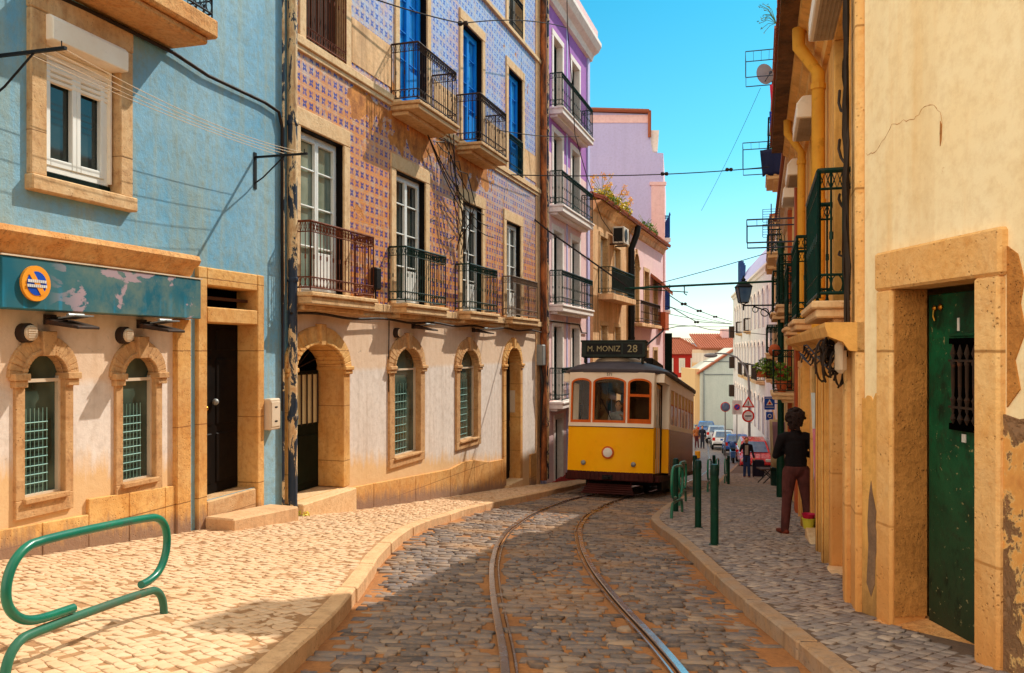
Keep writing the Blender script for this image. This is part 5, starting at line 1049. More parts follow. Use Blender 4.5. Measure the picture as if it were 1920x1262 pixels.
mb = MB(); rz = at(1280, 634, 106).z; v = [(-.3,-.4,zz),(Wd+1.2,-.4,zz),(Wd+1.2,7,zz),(-.3,7,zz),(-.3,3.2,rz),(Wd-1.6,3.2,rz)]; mb.add(v, [(0,1,5,4),(1,2,5),(2,3,4,5),(3,0,4)]); [mb.tube([(-.2+.3*k,-.42,zz+.02),(-.2+.3*k*.84,3.2,rz+.02)], .06, 5) for k in range(20)]; mb.tube([(Wd-1.6,3.2,rz+.05),(Wd+1.2,-.4,zz+.05)], .12, 6); mb.tube([(-.3,3.2,rz+.05),(Wd-1.6,3.2,rz+.05)], .12, 6); mb.build('roof', 'roof_tile', rh)
for k in range(3): casement(rh, 1.0+k*1.45, 1.75+k*1.45, zz-2.3, zz-.5, -.06, 'white_paint', 'pane_sky', rows=(), fw=.12)
mb = MB(); mb.box(-.05, Wd+.05, -.1, 0, zz-3.2, zz-2.9); mb.build('string_course', 'white_trim', rh)


# ================================================================== THE TRAM
M['tram_yellow'] = paint('tram_yellow', C(255,186,0), C(252,172,0), .08, .5, 5, spec=.15, coat=.0, bump=.03)
M['tram_cream'] = paint('tram_cream', C(246,232,214), C(238,220,198), .08, .35, 6, bump=.04, coat=.2)
M['tram_maroon'] = paint('tram_maroon', C(74,28,26), C(54,24,22), .4, .6)
M['tram_wood'] = paint('tram_wood', C(216,104,34), C(190,84,26), .15, .4)
M['tram_roof'] = paint('tram_roof', C(92,86,92), C(74,70,78), .35, .55, 3)
M['tram_roof_light'] = paint('tram_roof_light', C(206,190,170), C(190,170,150), .3, .6, 4)
M['tram_dark'] = paint('tram_dark', C(26,22,22), C(18,16,16), .3, .6)
M['sign_box'] = paint('sign_box', C(44,54,50), C(34,42,40), .3, .5)
M['blind'] = paint('blind', C(236,200,146), C(224,184,128), .2, .7)
M['letter'] = paint('letter', C(168,156,118), C(140,132,100), .5, .5)
n = NB('tram_advert'); a = n.noise(2.2, 5, .6, vec=n.vec((1,1.2,.6)), dist=1.5); n.fin(n.ramp(a, [(.35, C(28,20,20)), (.5, C(74,36,28)), (.58, C(110,62,48)), (.68, C(40,26,26))]), .25, 0, .5); M['tram_advert'] = n.mat
gm = bpy.data.materials.new('clear_glass'); gm.use_nodes = True; t_ = gm.node_tree; [t_.nodes.remove(x) for x in list(t_.nodes)]
ou = t_.nodes.new('ShaderNodeOutputMaterial'); mxs = t_.nodes.new('ShaderNodeMixShader'); tr = t_.nodes.new('ShaderNodeBsdfTransparent'); gl = t_.nodes.new('ShaderNodeBsdfGlossy'); frn = t_.nodes.new('ShaderNodeFresnel')
tr.inputs[0].default_value = (.80, .86, .84, 1); gl.inputs['Roughness'].default_value = .03; frn.inputs[0].default_value = 1.6; t_.links.new(frn.outputs[0], mxs.inputs[0]); t_.links.new(tr.outputs[0], mxs.inputs[1]); t_.links.new(gl.outputs[0], mxs.inputs[2]); t_.links.new(mxs.outputs[0], ou.inputs[0]); M['clear_glass'] = gm
TA = math.atan2(-.306, .952); TX, TY = 2.19, 19.5
tm = thing('tram', 'yellow and white vintage tram numbered 571 on route 28', 'tram', (TX, TY, R(TX, TY)+.02), 0, rot=(-.1135, 0, TA))
yb = lambda x: -.10+.22*max(0, abs(x)-.12)**2/.77
def bend(mb, i0=0): mb.v[i0:] = [(x, y+yb(x), z) for x, y, z in mb.v[i0:]]; return mb
WF = [(-.945, -.425, 1.69, 2.60, .12), (-.385, .385, 1.69, 2.61, .13), (.425, .945, 1.69, 2.60, .12)]
mb = MB(); wall_sheet(mb, -1, 1, .56, 1.615, [(-.4, -.4, .56, .57), (.4, .4, .56, .57)]); mb = MB()
XS = [-1+k*.1 for k in range(21)]
for x0, x1 in zip(XS, XS[1:]): mb.poly([(x0, yb(x0), .56), (x1, yb(x1), .56), (x1, yb(x1), 1.615), (x0, yb(x0), 1.615)])
for s in (-1, 1):
    mb.poly([(s, yb(1), .56), (s*1.02, .34, .56), (s*1.02, .34, 1.615), (s, yb(1), 1.615)])
mb.poly([(-1.02, .34, .56), (-1.03, 1.26, .56), (-1.03, 1.26, 1.615), (-1.02, .34, 1.615)])
body = mb.build('body', 'tram_yellow', tm, smooth=25)
mb = MB()
for s in (-1, 1): mb.poly([(s, 8.0, .56), (s*1.02, 6.9, .56), (s*1.02, 6.9, 1.615), (s, 8.0, 1.615)])
mb.poly([(-1, 8, .56), (1, 8, .56), (1, 8, 1.615), (-1, 8, 1.615)]); mb.build('rear_body', 'tram_yellow', tm)
for s in (-1, 1): mb = MB(); mb.box(min(s*1.03, s*1.19), max(s*1.03, s*1.19), 1.26, 1.42, .56, 1.615); mb.build('corner_panel', 'tram_yellow', tm)
mb = MB(); [mb.box(a_, b_, -.012, .02, 1.585, 1.6) for a_, b_ in zip(XS, XS[1:])]; bend(mb); mb.build('belt_seam', 'tram_dark', tm)
mb = MB(); [mb.box(a_, b_, -.03, .02, 1.60, 1.68) for a_, b_ in zip(XS, XS[1:])]; bend(mb)
mb2 = MB(); wall_sheet(mb2, -1, 1, 1.64, 2.86, [(*w_[:4], w_[4]) for w_ in WF]+[(x_, x_, 2, 2.1) for x_ in XS])
xs = [-1, -.93, -.44, -.4, -.37, .37, .4, .44, .93, 1]
bend(mb2); mb.add(mb2.v, mb2.f)
for s in (-1, 1):
    mb.poly([(s, yb(1), 1.61), (s*1.02, .34, 1.61), (s*1.02, .34, 2.86), (s, yb(1), 2.86)])
    mb.box(min(s*1.03, s*1.19), max(s*1.03, s*1.19), 1.24, 1.27, 1.61, 2.86); mb.box(min(s*1.02, s*1.20), max(s*1.02, s*1.20), .34, 1.26, 2.66, 2.86)
mb.build('upper_front', 'tram_cream', tm)
for i, w_ in enumerate(WF):
    mb = MB(); x0, x1, z0, z1, rz_ = w_; e = .045
    mb.box(x0, x0+e, -.02, .04, z0, z1); mb.box(x1-e, x1, -.02, .04, z0, z1); mb.box(x0+e, x1-e, -.02, .04, z0, z0+e*1.3)
    P = arch_pts(x0, x1, z1, rz_); Q = arch_pts(x0+e, x1-e, z1, rz_-e)
    for k in range(len(P)-1): (a, b), (c, d) = P[k], P[k+1]; (a2, b2), (c2, d2) = Q[k], Q[k+1]; mb.hexa([(a2,-.02,b2),(c2,-.02,d2),(c2,.04,d2),(a2,.04,b2),(a,-.02,b),(c,-.02,d),(c,.04,d),(a,.04,b)])
    if i == 2: mb.box(x0+e, x1-e, -.025, .03, 2.3, 2.36)
    if i == 2: mb.box(x0+e, x1-e, -.028, .0, z0+e*1.3, z0+.1)
    bend(mb); f_ = mb.build('window', 'tram_wood', tm)
    mb = MB(); mb.poly([(x0, .01, z0), (x1, .01, z0)]+[(a, .01, b) for a, b in reversed(P)]); bend(mb); mb.build('pane', 'clear_glass', f_)
mb = MB(); mb.tube([(.06,-.1,1.76),(-.2,-.11,2.25)], .008, 4); mb.tube([(-.2,-.115,2.0),(-.2,-.115,2.5)], .007, 4); mb.build('wiper', 'tram_dark', tm)
# right-hand platform door
mb = MB()
for k in range(3): ya = .38+k*.29; mb.box(.96, .985, ya, ya+.26, .45, 2.64)
d = mb.build('door', 'tram_yellow', tm)
mb = MB()
for k in range(3): ya = .38+k*.29; mb.box(.984, .99, ya+.05, ya+.21, 1.62, 2.55)
mb.build('pane', 'pane', d); mb = MB(); mb.box(.9, 1.02, .34, 1.26, .38, .45); mb.tube([(1.01,.37,.9),(1.01,.37,1.9)], .015, 5); mb.tube([(1.02,1.22,.9),(1.02,1.22,1.9)], .015, 5); mb.build('step', 'tram_dark', tm)
mb = MB(); [mb.box(.986, .994, .37+.29*k+a_, .39+.29*k+a_, .5, 2.62) for k in range(3) for a_ in (0, .25)]; mb.build('door_frame', 'tram_cream', tm)
# long sides
for s in (-1, 1):
    mb = MB(); mb.box(min(s*1.175, s*1.19), max(s*1.175, s*1.19), 1.42, 6.9, .5, 1.6); mb.build('side_panel', 'tram_advert', tm)
    mb = MB(); X0, X1 = min(s*1.17, s*1.2), max(s*1.17, s*1.2); n_ = 7; p_ = (6.9-1.5)/n_
    mb.box(X0, X1, 1.26, 6.9, 1.6, 1.72); mb.box(X0, X1, 1.26, 6.9, 2.58, 2.86); mb.box(X0-.0, X1+.0, 1.28, 1.5, 1.72, 2.58)
    for k in range(n_+1): yk = 1.5+p_*k; mb.box(X0, X1, yk-.06, yk+.06, 1.72, 2.58)
    mb.build('upper_side', 'tram_cream', tm)
    for k in range(n_):
        ya, yb_ = 1.5+p_*k+.06, 1.5+p_*(k+1)-.06
        f = MB(); f.box(X0+.008, X1-.008, ya, ya+.03, 1.72, 2.58); f.box(X0+.008, X1-.008, yb_-.03, yb_, 1.72, 2.58); f.box(X0+.008, X1-.008, ya+.03, yb_-.03, 2.2, 2.23); w_ = f.build('window', 'tram_wood', tm)
        f = MB(); f.box(s*1.182-.003, s*1.182+.003, ya+.03, yb_-.03, 1.72, 2.2); f.build('pane', 'pane', w_); f = MB(); f.box(s*1.182-.003, s*1.182+.003, ya+.03, yb_-.03, 2.23, 2.58); f.build('blind', 'blind', w_)
# roof lofted over the rounded ends, with a raised centre section
def outline(inset, bow, L0=-.14, L1=8.1, hw=1.24):
    P = []; h = hw-inset; a, b = L0+inset*1.1, L1-inset*1.1
    for k in range(13): t = PI*k/12; P.append((-h*math.cos(t)*(1.0), a+1.25-(1.25)*math.sin(t)**.55 if 0 else a+1.3*(1-math.sin(t)**.62)))
    for k in range(13): t = PI*k/12; P.append((h*math.cos(t), b-1.3*(1-math.sin(t)**.62)))
    return P
mb = MB(); lv = [(.0,2.85),(-.02,2.88),(-.02,2.93),(.05,2.99),(.2,3.08),(.42,3.15),(.7,3.19),(1.0,3.205)]; N_ = 26
for ins, z in lv: mb.v += [(x, y, z) for x, y in outline(ins, 0)]
for j in range(len(lv)-1):
    for k in range(N_): mb.f.append((j*N_+k, j*N_+(k+1) % N_, (j+1)*N_+(k+1) % N_, (j+1)*N_+k)); mb.mi.append(0)
mb.f.append(tuple(range((len(lv)-1)*N_, len(lv)*N_))); mb.mi.append(0); mb.f.append(tuple(range(N_-1, -1, -1))); mb.mi.append(0)
rf = mb.build('roof', 'tram_roof', tm, smooth=50)
mb = MB(); lv = [(0,3.05),(.0,3.2),(.04,3.25),(.16,3.29),(.3,3.305)]
for ins, z in lv: mb.v += [(x, y, z) for x, y in outline(ins, 0, .32, 7.4, .62)]
for j in range(len(lv)-1):
    for k in range(N_): mb.f.append((j*N_+k, j*N_+(k+1) % N_, (j+1)*N_+(k+1) % N_, (j+1)*N_+k)); mb.mi.append(0)
mb.f.append(tuple(range((len(lv)-1)*N_, len(lv)*N_))); mb.mi.append(0); mb.build('raised_roof', 'tram_roof_light', rf, smooth=50)
mb = MB(); mb.box(.35, .75, 1.5, 3.4, 3.2, 3.36); mb.box(.4, .8, 4.6, 6.2, 3.15, 3.34); mb.build('roof_box', 'tram_dark', rf, bevel=.02)
sb = MB(); sb.box(-.76, .76, .22, .5, 3.24, 3.63); sb.box(-.78, .78, .2, .52, 3.60, 3.64); sb.box(-.70, -.66, .25, .45, 3.1, 3.24); sb.box(.66, .70, .25, .45, 3.1, 3.24); sbx = sb.build('destination_box', 'sign_box', tm, bevel=.008)
mb = MB(); mb.box(-.64, .20, .212, .222, 3.30, 3.56); mb.box(.24, .70, .212, .222, 3.30, 3.56); mb.build('display', 'sign_black', sbx)
text_mesh('M. MONIZ', .19, 'letter', sbx, (-.22, .209, 3.43), sx=.92); text_mesh('28', .25, 'letter', sbx, (.46, .209, 3.43))
text_mesh('571', .095, 'tram_dark', tm, (0, -.106, 2.80))
mb = MB(); mb.lathe([(.135,.0),(.145,-.03),(.145,-.06),(.11,-.075)], (0,-.075,1.01), 22, axis='y'); hl = mb.build('headlight', 'tram_wood', tm, smooth=40)
mb = MB(); mb.lathe([(.108,-.070),(.108,-.078),(.06,-.095),(.015,-.1)], (0,-.075,1.01), 20, axis='y'); mb.build('lens', 'sign_white', hl, smooth=60)
for x in (-.58, .58):
    mb = MB(); mb.lathe([(.055,0),(.055,-.04),(.035,-.06),(.01,-.065)], (x, yb(x), .76), 14, axis='y'); mb.build('headlight', 'grey_metal', tm, smooth=40)
mb = MB(); [mb.box(a_, b_, -.015, .06, .38, .575) for a_, b_ in zip(XS, XS[1:])]; bend(mb); mb.box(-1.0, 1.0, .1, .34, .36, .56); mb.box(-1.1, 1.1, .34, 7.9, .36, .5); mb.build('bumper', 'tram_maroon', tm, bevel=.01)
mb = MB(); mb.box(-.12, .12, -.16, .05, .4, .5); mb.box(-.06, .06, -.3, -.1, .42, .47); mb.build('coupler', 'tram_dark', tm)
mb = MB(); mb.hexa([(-.62,-.1,.07),(.62,-.1,.07),(.62,-.05,.07),(-.62,-.05,.07),(-.5,.12,.27),(.5,.12,.27),(.5,.16,.27),(-.5,.16,.27)]); [mb.box(-.6+.02*k, .6-.02*k, -.13+.055*k, -.1+.055*k, .08+.045*k, .11+.045*k) for k in range(5)]; mb.tube([(-.5,.1,.25),(-.5,.3,.45)], .02); mb.tube([(.5,.1,.25),(.5,.3,.45)], .02); mb.build('lifeguard', 'tram_maroon', tm)
mb = MB(); mb.box(-.8, .8, 1.6, 6.2, .22, .42); mb.box(-.95, -.85, 1.9, 5.9, .1, .4); mb.box(.85, .95, 1.9, 5.9, .1, .4); mb.build('truck', 'tram_dark', tm)
for y_ in (2.6, 5.25):
    for s in (-1, 1): mb = MB(); mb.lathe([(.30,-.05),(.33,-.04),(.33,.0),(.37,.01),(.37,.03)][::1] if s < 0 else [(.37,-.03),(.37,-.01),(.33,0),(.33,.04),(.30,.05)], (s*.48, y_, .33), 20, axis='x'); mb.build('wheel', 'tram_dark', tm, smooth=40)
mb = MB(); mb.box(-1.0, 1.0, .1, 7.9, .5, .56); mb.box(-1.0, -.35, 1.5, 1.54, .56, 2.8); mb.box(.35, 1.0, 1.5, 1.54, .56, 2.8); mb.box(-1, 1, 6.7, 6.74, .56, 2.8); mb.box(-1.16, 1.16, .4, 7.6, 2.8, 2.84); mb.build('interior', 'brown_wood', tm)
mb = MB(); [mb.box(sx*.3-.0 if sx > 0 else -1.05, 1.05 if sx > 0 else -.3, 2.0+.8*k, 2.42+.8*k, .9, 1.02) for k in range(5) for sx in (-1, 1)]; [mb.box(.3 if sx > 0 else -1.05, 1.05 if sx > 0 else -.3, 2.38+.8*k, 2.45+.8*k, 1.0, 1.55) for k in range(5) for sx in (-1, 1)]; mb.build('seats', 'brown_wood', tm)
mb = MB(); mb.lathe([(.16,0),(.16,.9),(.2,.95),(.2,1.0)], (-.2,.32,.56), 14); mb.tube([(-.2,.32,1.58),(-.05,.25,1.6)], .015); mb.build('controller', 'brass', tm)
mb = MB(); mb.tube([(-.3,2.3,3.28),(-.3,4.2,3.36),(.3,4.2,3.36),(.3,2.3,3.28)], .03, 6); mb.box(-.22, .22, 2.4, 3.2, 3.36, 3.48); mb.box(-.12, .12, 2.5, 2.9, 3.48, 3.66); mb.tube([(0,2.7,3.6),(0,4.2,3.85),(.1,7.9,4.9)], .028, 6); mb.tube([(-.1,2.5,3.6),(-.1,3.6,3.5)], .03); mb.tube([(.1,2.5,3.6),(.1,3.6,3.5)], .03); mb.ring((.1,7.95,4.95), .05, .02, 'x'); tp = mb.build('trolley_pole', 'tram_dark', tm)
mb = MB(); mb.tube([(.5,1.2,3.2),(.52,1.3,3.45)], .02); [mb.lathe([(.03,0),(.05,.02),(.03,.04)], (.5,1.25,3.25+.06*k), 8) for k in range(3)]; mb.build('insulator', 'white_paint', tp)

# ================================================================== racks, bollards, posts
def rack_mesh(hs=1.0, ro=.024):
    lo = [(.02,0),(.035,.10),(.09,.165),(.18,.19),(1.22,.19),(1.31,.165),(1.37,.10),(1.39,0)]
    up = [(.50,.24),(.24,.24),(.12,.265),(.03,.33),(-.005,.42),(.02,.53),(.09,.60),(.2,.635),(1.18,.635),(1.30,.61),(1.37,.55),(1.395,.45),(1.37,.35),(1.30,.275),(1.2,.245),(1.12,.24)]
    def smooth(P):
        P = [Vector((a, b)) for a, b in P]
        for _ in range(2):
            Q = [P[0]]
            for i in range(len(P)-1): Q += [P[i]*.75+P[i+1]*.25, P[i]*.25+P[i+1]*.75]
            Q.append(P[-1]); P = Q
        return P
    a, b = MB(), MB()
    a.tube([(p.x, 0, p.y*hs) for p in smooth(lo)], ro, 12); b.tube([(p.x, 0, p.y*hs) for p in smooth(up)], ro, 12); return a, b
M['rack_green'] = paint('rack_green', C(10,116,86), C(8,90,80), .7, .3, 6, worn=C(58,72,66), spec=.5)
M['rack_worn'] = paint('rack_worn', C(30,110,88), C(74,96,80), .9, .4, 6, worn=C(120,92,66))
def rack(label, p, q, hs, group=None):
    d = Vector((q[0]-p[0], q[1]-p[1])); zp, zq = G(*p), G(*(Vector(p)+d.normalized()*1.4))
    t = thing('bicycle_rack', label, 'bicycle rack', (p[0], p[1], zp-.01), 0, group, rot=(0, -math.atan2(zq-zp, 1.4), math.atan2(d.y, d.x)))
    a, b = rack_mesh(hs); a.build('lower_rail', 'rack_worn', t, smooth=60); b.build('upper_loop', 'rack_green', t, smooth=60); return t
rack('green bent tube rack standing alone on the sunny left pavement', (-2.385, 3.98), (-2.18, 5.36), 1.0)
for (p, lab) in [((2.52,13.5),'green bent tube rack nearest the kerb tip beside the tram'),((3.15,16.1),'second green rack along the right kerb beside the tram'),((4.95,21.6),'third dark green rack along the right kerb'),((5.95,24.9),'fourth rack in front of the lit patch of road'),((7.05,28.3),'farthest rack close to the woman with the suitcase')]:
    d = (.3, 1.0) if p[1] > 14 else (.33, 1.); rack(lab, p, (p[0]+d[0], p[1]+d[1]), 1.3, 'racks along the right kerb')
def bollard(label, x, y, h, r=.046):
    t = thing('bollard', label, 'bollard', (x, y, G(x, y)-.02), 0, 'green bollards on the right pavement')
    mb = MB(); mb.lathe([(r,0),(r,h-.12)], n=16); mb.build('post', 'pole_green', t, smooth=40); mb = MB(); mb.lathe([(r+.004,h-.12),(r+.006,h-.10),(r+.002,h-.02),(r*.8,h)], n=16); mb.build('cap', 'green_iron', t, smooth=40)
    mb = MB(); mb.lathe([(r+.022,.015),(r+.018,.03),(r,.035)], n=16); mb.build('base_collar', 'pole_green', t, smooth=40)
for x, y, h, lab in [(2.28,9.61,.93,'green bollard closest to the camera on the right pavement'),(2.63,12.06,.98,'green bollard just behind the closest one'),(2.86,14.9,.95,'green bollard between the first two racks'),(4.05,18.9,.95,'dark bollard beyond the second rack'),(6.2,26.2,.95,'thin dark bollard beside the fourth rack'),(6.95,27.4,.95,'far bollard left of the woman with the suitcase')]: bollard(lab, x, y, h)
p = at(1308, 850, 40); yp = thing('yellow_bollard', 'short bollard with yellow cap behind the racks', 'bollard', (p.x, p.y, R(p.x, p.y)), 0)
mb = MB(); mb.lathe([(.09,0),(.09,.75)], n=12); mb.build('post', 'grey_metal', yp); mb = MB(); mb.lathe([(.13,.7),(.13,.98),(.1,1.02)], n=12); mb.build('cap', 'petal_yellow', yp)
# mast carrying the span bar, street lantern, signs
ms = thing('tram_mast', 'dark green tram wire mast on the right pavement', 'mast', (6.3, 20.0, G(6.3, 20)-.05), 0)
mb = MB(); mb.lathe([(.10,0),(.10,.9),(.075,1.0),(.07,6.0),(.03,6.1)], n=14); mb.build('pole', 'pole_green', ms, smooth=40)
mb = MB(); h0 = .0; b0 = Vector((6.3,20,0))
q0, q1 = at(1462, 527, 20.0), at(1172, 541, 20.4); mb.tube([q0, q1], .026, 8); mb.tube([at(1176,540,20.3)+Vector((0,0,-.0)), at(1290,548,20.2)], .012, 5); o = mb.build('span_bar', 'pole_green', ms, smooth=60); o.location = -Vector(ms.location)
mb = MB(); q = at(1283, 536, 20.2); mb.tube([q, q+Vector((0,0,-.18)), q+Vector((.06,0,-.22))], .014, 5); o = mb.build('hanger', 'black_iron', ms); o.location = -Vector(ms.location)
p = at(1394, 573, 21.6); sl_ = thing('street_lantern', 'four sided street lantern on scrolled iron bracket', 'street lamp', tuple(p), 0)
mb = MB(); wl = FR.w(ay(21.6), 0, 0).x-p.x+.1
mb.tube([(0,0,0),(wl,0,.02)], .022, 6); mb.tube([(.25,0,-.02),(.55,0,-.12),(.8,0,-.35),(wl,0,-.5)], .018, 6); [mb.ring((.3+.24*k,0,-.1-.07*k), .07+.03*k, .012, n=14) for k in range(4)]; mb.tube([(0,0,-.12),(0,0,.05)], .02); mb.build('bracket', 'black_iron', sl_)
mb = MB(); fr_ = lambda z, r: [(-r,-r,z),(r,-r,z),(r,r,z),(-r,r,z)]
A_, B_ = fr_(.1,.13), fr_(.58,.21)
for k in range(4): mb.tube([A_[k], B_[k]], .014, 4); mb.tube([A_[k], A_[(k+1) % 4]], .014, 4); mb.tube([B_[k], B_[(k+1) % 4]], .016, 4); mb.tube([A_[k], (0,0,.02)], .01, 4)
mb.hexa(fr_(.59,.24)+fr_(.78,.07)); mb.lathe([(.05,.78),(.08,.82),(.03,.88),(.015,.95)], n=8); ln = mb.build('lantern_frame', 'black_iron', sl_); ln.scale = (.8,)*3
mb = MB(); mb.hexa(fr_(.11,.12)+fr_(.57,.2)); mb.build('pane', 'pane_sky', ln)
lp = at(1405, 845, 52); sp_ = thing('street_lamp', 'tall grey lamp post curving left over the parked cars', 'street lamp', (lp.x, 52, G(lp.x, 52)), 0); gz = G(lp.x, 52)
mb = MB(); mb.tube([(0,0,0),(0,0,4.2),(-.05,0,5.0),(-.3,0,5.7),(-.75,0,6.2),(-1.35,0,6.42),(-2.1,0,6.45)], .07, 8, rr=[.09,.075,.07,.06,.055,.05,.045]); mb.build('pole', 'grey_metal', sp_, smooth=60); mb = MB(); mb.sph((-2.35,0,6.32), (.42,.15,.14)); mb.build('lamp_head', 'grey_metal', sp_, smooth=60)
def sign_post(name, label, cat, u, v, y, post=True, grey='grey_metal'):
    p = at(u, v, y); t = thing(name, label, cat, tuple(p), 0)
    if post: mb = MB(); mb.tube([(0,.04,.3),(0,.04,G(p.x, y)-p.z)], .032, 6); mb.build('post', grey, t)
    return t
t = sign_post('traffic_mirror', 'round convex traffic mirror on pole before the pale house', 'mirror', 1360, 763, 50); mb = MB(); mb.lathe([(.27,.03),(.29,0),(.27,-.04)], n=22, axis='y'); mb.build('rim', 'sign_red', t); mb = MB(); mb.lathe([(.262,-.03),(.2,-.07),(.1,-.09),(.01,-.095)], n=22, axis='y'); mb.build('mirror_face', 'pane_sky', t, smooth=60)
t = sign_post('no_parking_sign', 'white board with blue and red no parking circle', 'road sign', 1382, 764, 51); mb = MB(); mb.box(-.28, .28, 0, .03, -.42, .42); mb.box(-.2, .2, -.004, 0, .3, .36); mb.build('board', 'sign_white', t); mb = MB(); mb.disc((0,-.014,.02), .19, n=24, t=.012); mb.build('ring', 'sign_red', t); mb = MB(); mb.disc((0,-.02,.02), .145, n=24, t=.005); mb.build('disc', 'sign_blue', t)
mb = MB(); mb.hexa([(-.12,-.024,-.08),(-.09,-.024,-.11),(-.09,-.021,-.11),(-.12,-.021,-.08),(.09,-.024,.15),(.12,-.024,.12),(.12,-.021,.12),(.09,-.021,.15)]); mb.build('slash', 'sign_red', t)
t = sign_post('warning_sign', 'red bordered warning triangle above the round no entry sign', 'road sign', 1403, 757, 51.6, False); tri = lambda r: [(-r*.87,-r*.5),(r*.87,-r*.5),(0,r)]
mb = MB(); mb.prism(tri(.46), 0, .02); mb.build('border', 'sign_red', t); mb = MB(); mb.prism(tri(.30), -.006, -.001); mb.build('face', 'sign_white', t); mb = MB(); mb.box(-.025, .025, -.011, -.007, -.03, .14); mb.box(-.025, .025, -.011, -.007, -.1, -.05); mb.build('symbol', 'sign_black', t)
t = sign_post('no_entry_sign', 'round red and white sign with black bar under warning triangle', 'road sign', 1403, 780, 51.6, False); mb = MB(); mb.disc((0,0,0), .38, n=28, t=.02); mb.build('border', 'sign_red', t); mb = MB(); mb.disc((0,-.006,0), .28, n=26, t=.005); mb.build('face', 'sign_white', t); mb = MB(); mb.box(-.19, .19, -.011, -.007, -.035, .035); mb.build('symbol', 'sign_black', t)
p = at(1443, 756, 30); bs = thing('blue_sign', 'square blue sign with white triangle sticking out of the wall', 'road sign', tuple(p), 0)
mb = MB(); mb.box(-.18, .18, 0, .03, -.23, .23); mb.box(.18, .75, .005, .025, -.03, -.0); mb.build('plate', 'sign_blue', bs); mb = MB(); mb.prism(tri(.14), -.006, -.001); mb.box(-.15, .15, -.006, -.001, .17, .19); mb.box(-.15, .15, -.006, -.001, -.15, -.13); mb.build('triangle', 'sign_white', bs); mb = MB(); mb.prism(tri(.07), -.011, -.007); mb.build('symbol', 'sign_red', bs)
p = at(1443, 780, 30); bs = thing('blue_sign', 'small dark blue sign with white ring below the square one', 'road sign', tuple(p), 0); mb = MB(); mb.box(-.12, .12, 0, .03, -.14, .14); mb.build('plate', 'sign_blue', bs); mb = MB(); mb.ring((0,-.01,0), .06, .012); mb.build('symbol', 'sign_white', bs)

# ================================================================== overhead wires
def wire(label, pts, r=.012, cat='overhead wire', group='overhead tram wires', name='overhead_wire', ins=()):
    mb = MB(); mb.tube(pts, r, 5); o = mb.build(name, 'steel_wire', smooth=60); tag(o, label, cat, group)
    for q in ins: k = MB(); k.lathe([(.02,-.1),(.05,-.08),(.05,-.03),(.025,0),(.05,.03),(.05,.08),(.02,.1)], (0,0,0), 8, axis='x'); i = k.build('insulator', 'dark_iron', o); i.location = q
    return o
W = lambda *l: [at(*p) for p in l]
wire('tram span wire with insulators crossing the sky from the tiled house', sag(at(930,327,20.3), at(1442,313,23.6), .12), .014, ins=[at(1246,326,22.2), at(1367,318,23), at(935,328,20.4)])
wire('thin span wire rising from the old house roof to the right', sag(at(1180,545,33.4), at(1466,466,30), .05), .014)
wire('dark stay wire from the tiled house corner to the span bar', W((1003,412,22.6),(1030,434,22.3),(1105,487,21.4),(1180,540,20.35)), .022)
wire('wire slung in front of the upper tiled wall towards the pink house', sag(at(690,-6,13.2), at(866,44,16), .03)+sag(at(866,44,16), at(1062,52,22.4), -.12)[1:], .012, ins=[at(868,44,16)])
wire('wire hanging down past the pink balconies', W((1063,-5,22.6),(1064,52,22.6),(1072,150,23),(1078,252,23.4),(1100,330,25),(1128,410,28),(1160,455,31)), .012)
wire('thin wire from the tiled balcony to the pink house', sag(at(934,244,18.3), at(1085,256,23.4), .06), .01)
wire('upper trolley wire dipping away over the street', W((1254,553,24),(1275,567,27),(1303,580,31),(1338,593,38),(1374,604,52)), .014, ins=[at(1282,570,28), at(1311,583,32.5), at(1341,594,39)])
wire('middle trolley wire running down the street', W((1250,574,24),(1262,578,25),(1285,592,29),(1305,603,33),(1372,608,50)), .014, ins=[at(1306,604,33.2)])
wire('lower trolley wire crossing in front of the white house', W((1248,617,30),(1270,612,31),(1303,611,33),(1330,618,36),(1385,622,40),(1440,628,42)), .014)
for a, b in (((1255,575,27),(1372,608,46)), ((1250,588,26),(1374,607,48)), ((1252,608,28),(1372,612,44))): wire('faint cross wire in the tangle over the far street', sag(at(*a), at(*b), .05), .009)
wire('long thin wire falling from the dish against the sky', sag(at(1426,165,25), at(1315,395,30), .1), .006)

# ================================================================== things hung on the right-hand houses
def dish(label, u, v, y, r=.3):
    p = at(u, v, y); t = thing('satellite_dish', label, 'satellite dish', tuple(p), .35)
    mb = MB(); mb.lathe([(r,-.06),(r*.97,-.05),(r*.7,.0),(r*.35,.03),(.01,.04)], n=22, axis='y'); mb.build('reflector', 'dish_paint', t, smooth=60); mb = MB(); mb.tube([(0,-.02,-.24),(0,-.3,-.05)], .012); mb.box(-.03, .03, -.36, -.28, -.06, .0); mb.tube([(0,.04,0),(.1,.1,-.1),(.7,.25,-.1)], .02); mb.build('arm', 'aerial', t)
dish('grey satellite dish jutting out against the sky', 1432, 140, 25)
def rack_frame(name, label, y, o_, h0, h1, cat='clothes rack'):
    t = thing(name, label, cat, (FR.x, FR.y, 0), FR.th); a = ay(y); mb = MB()
    for aa in (a, a-.9):
        for h in (h0, h1): mb.tube([(aa,0,h),(aa,-o_,h)], .016, 5)
        mb.tube([(aa,-o_,h0),(aa,-o_,h1)], .008, 4)
    [mb.tube([(a,-o_*f,h1),(a-.9,-o_*f,h1)], .005, 4) for f in (.4,.6,.8,1)]; mb.build('frame', 'aerial', t); return t
rack_frame('clothes_rack', 'iron clothes frame around the satellite dish', 24.4, 1.1, 7.9, 8.65)
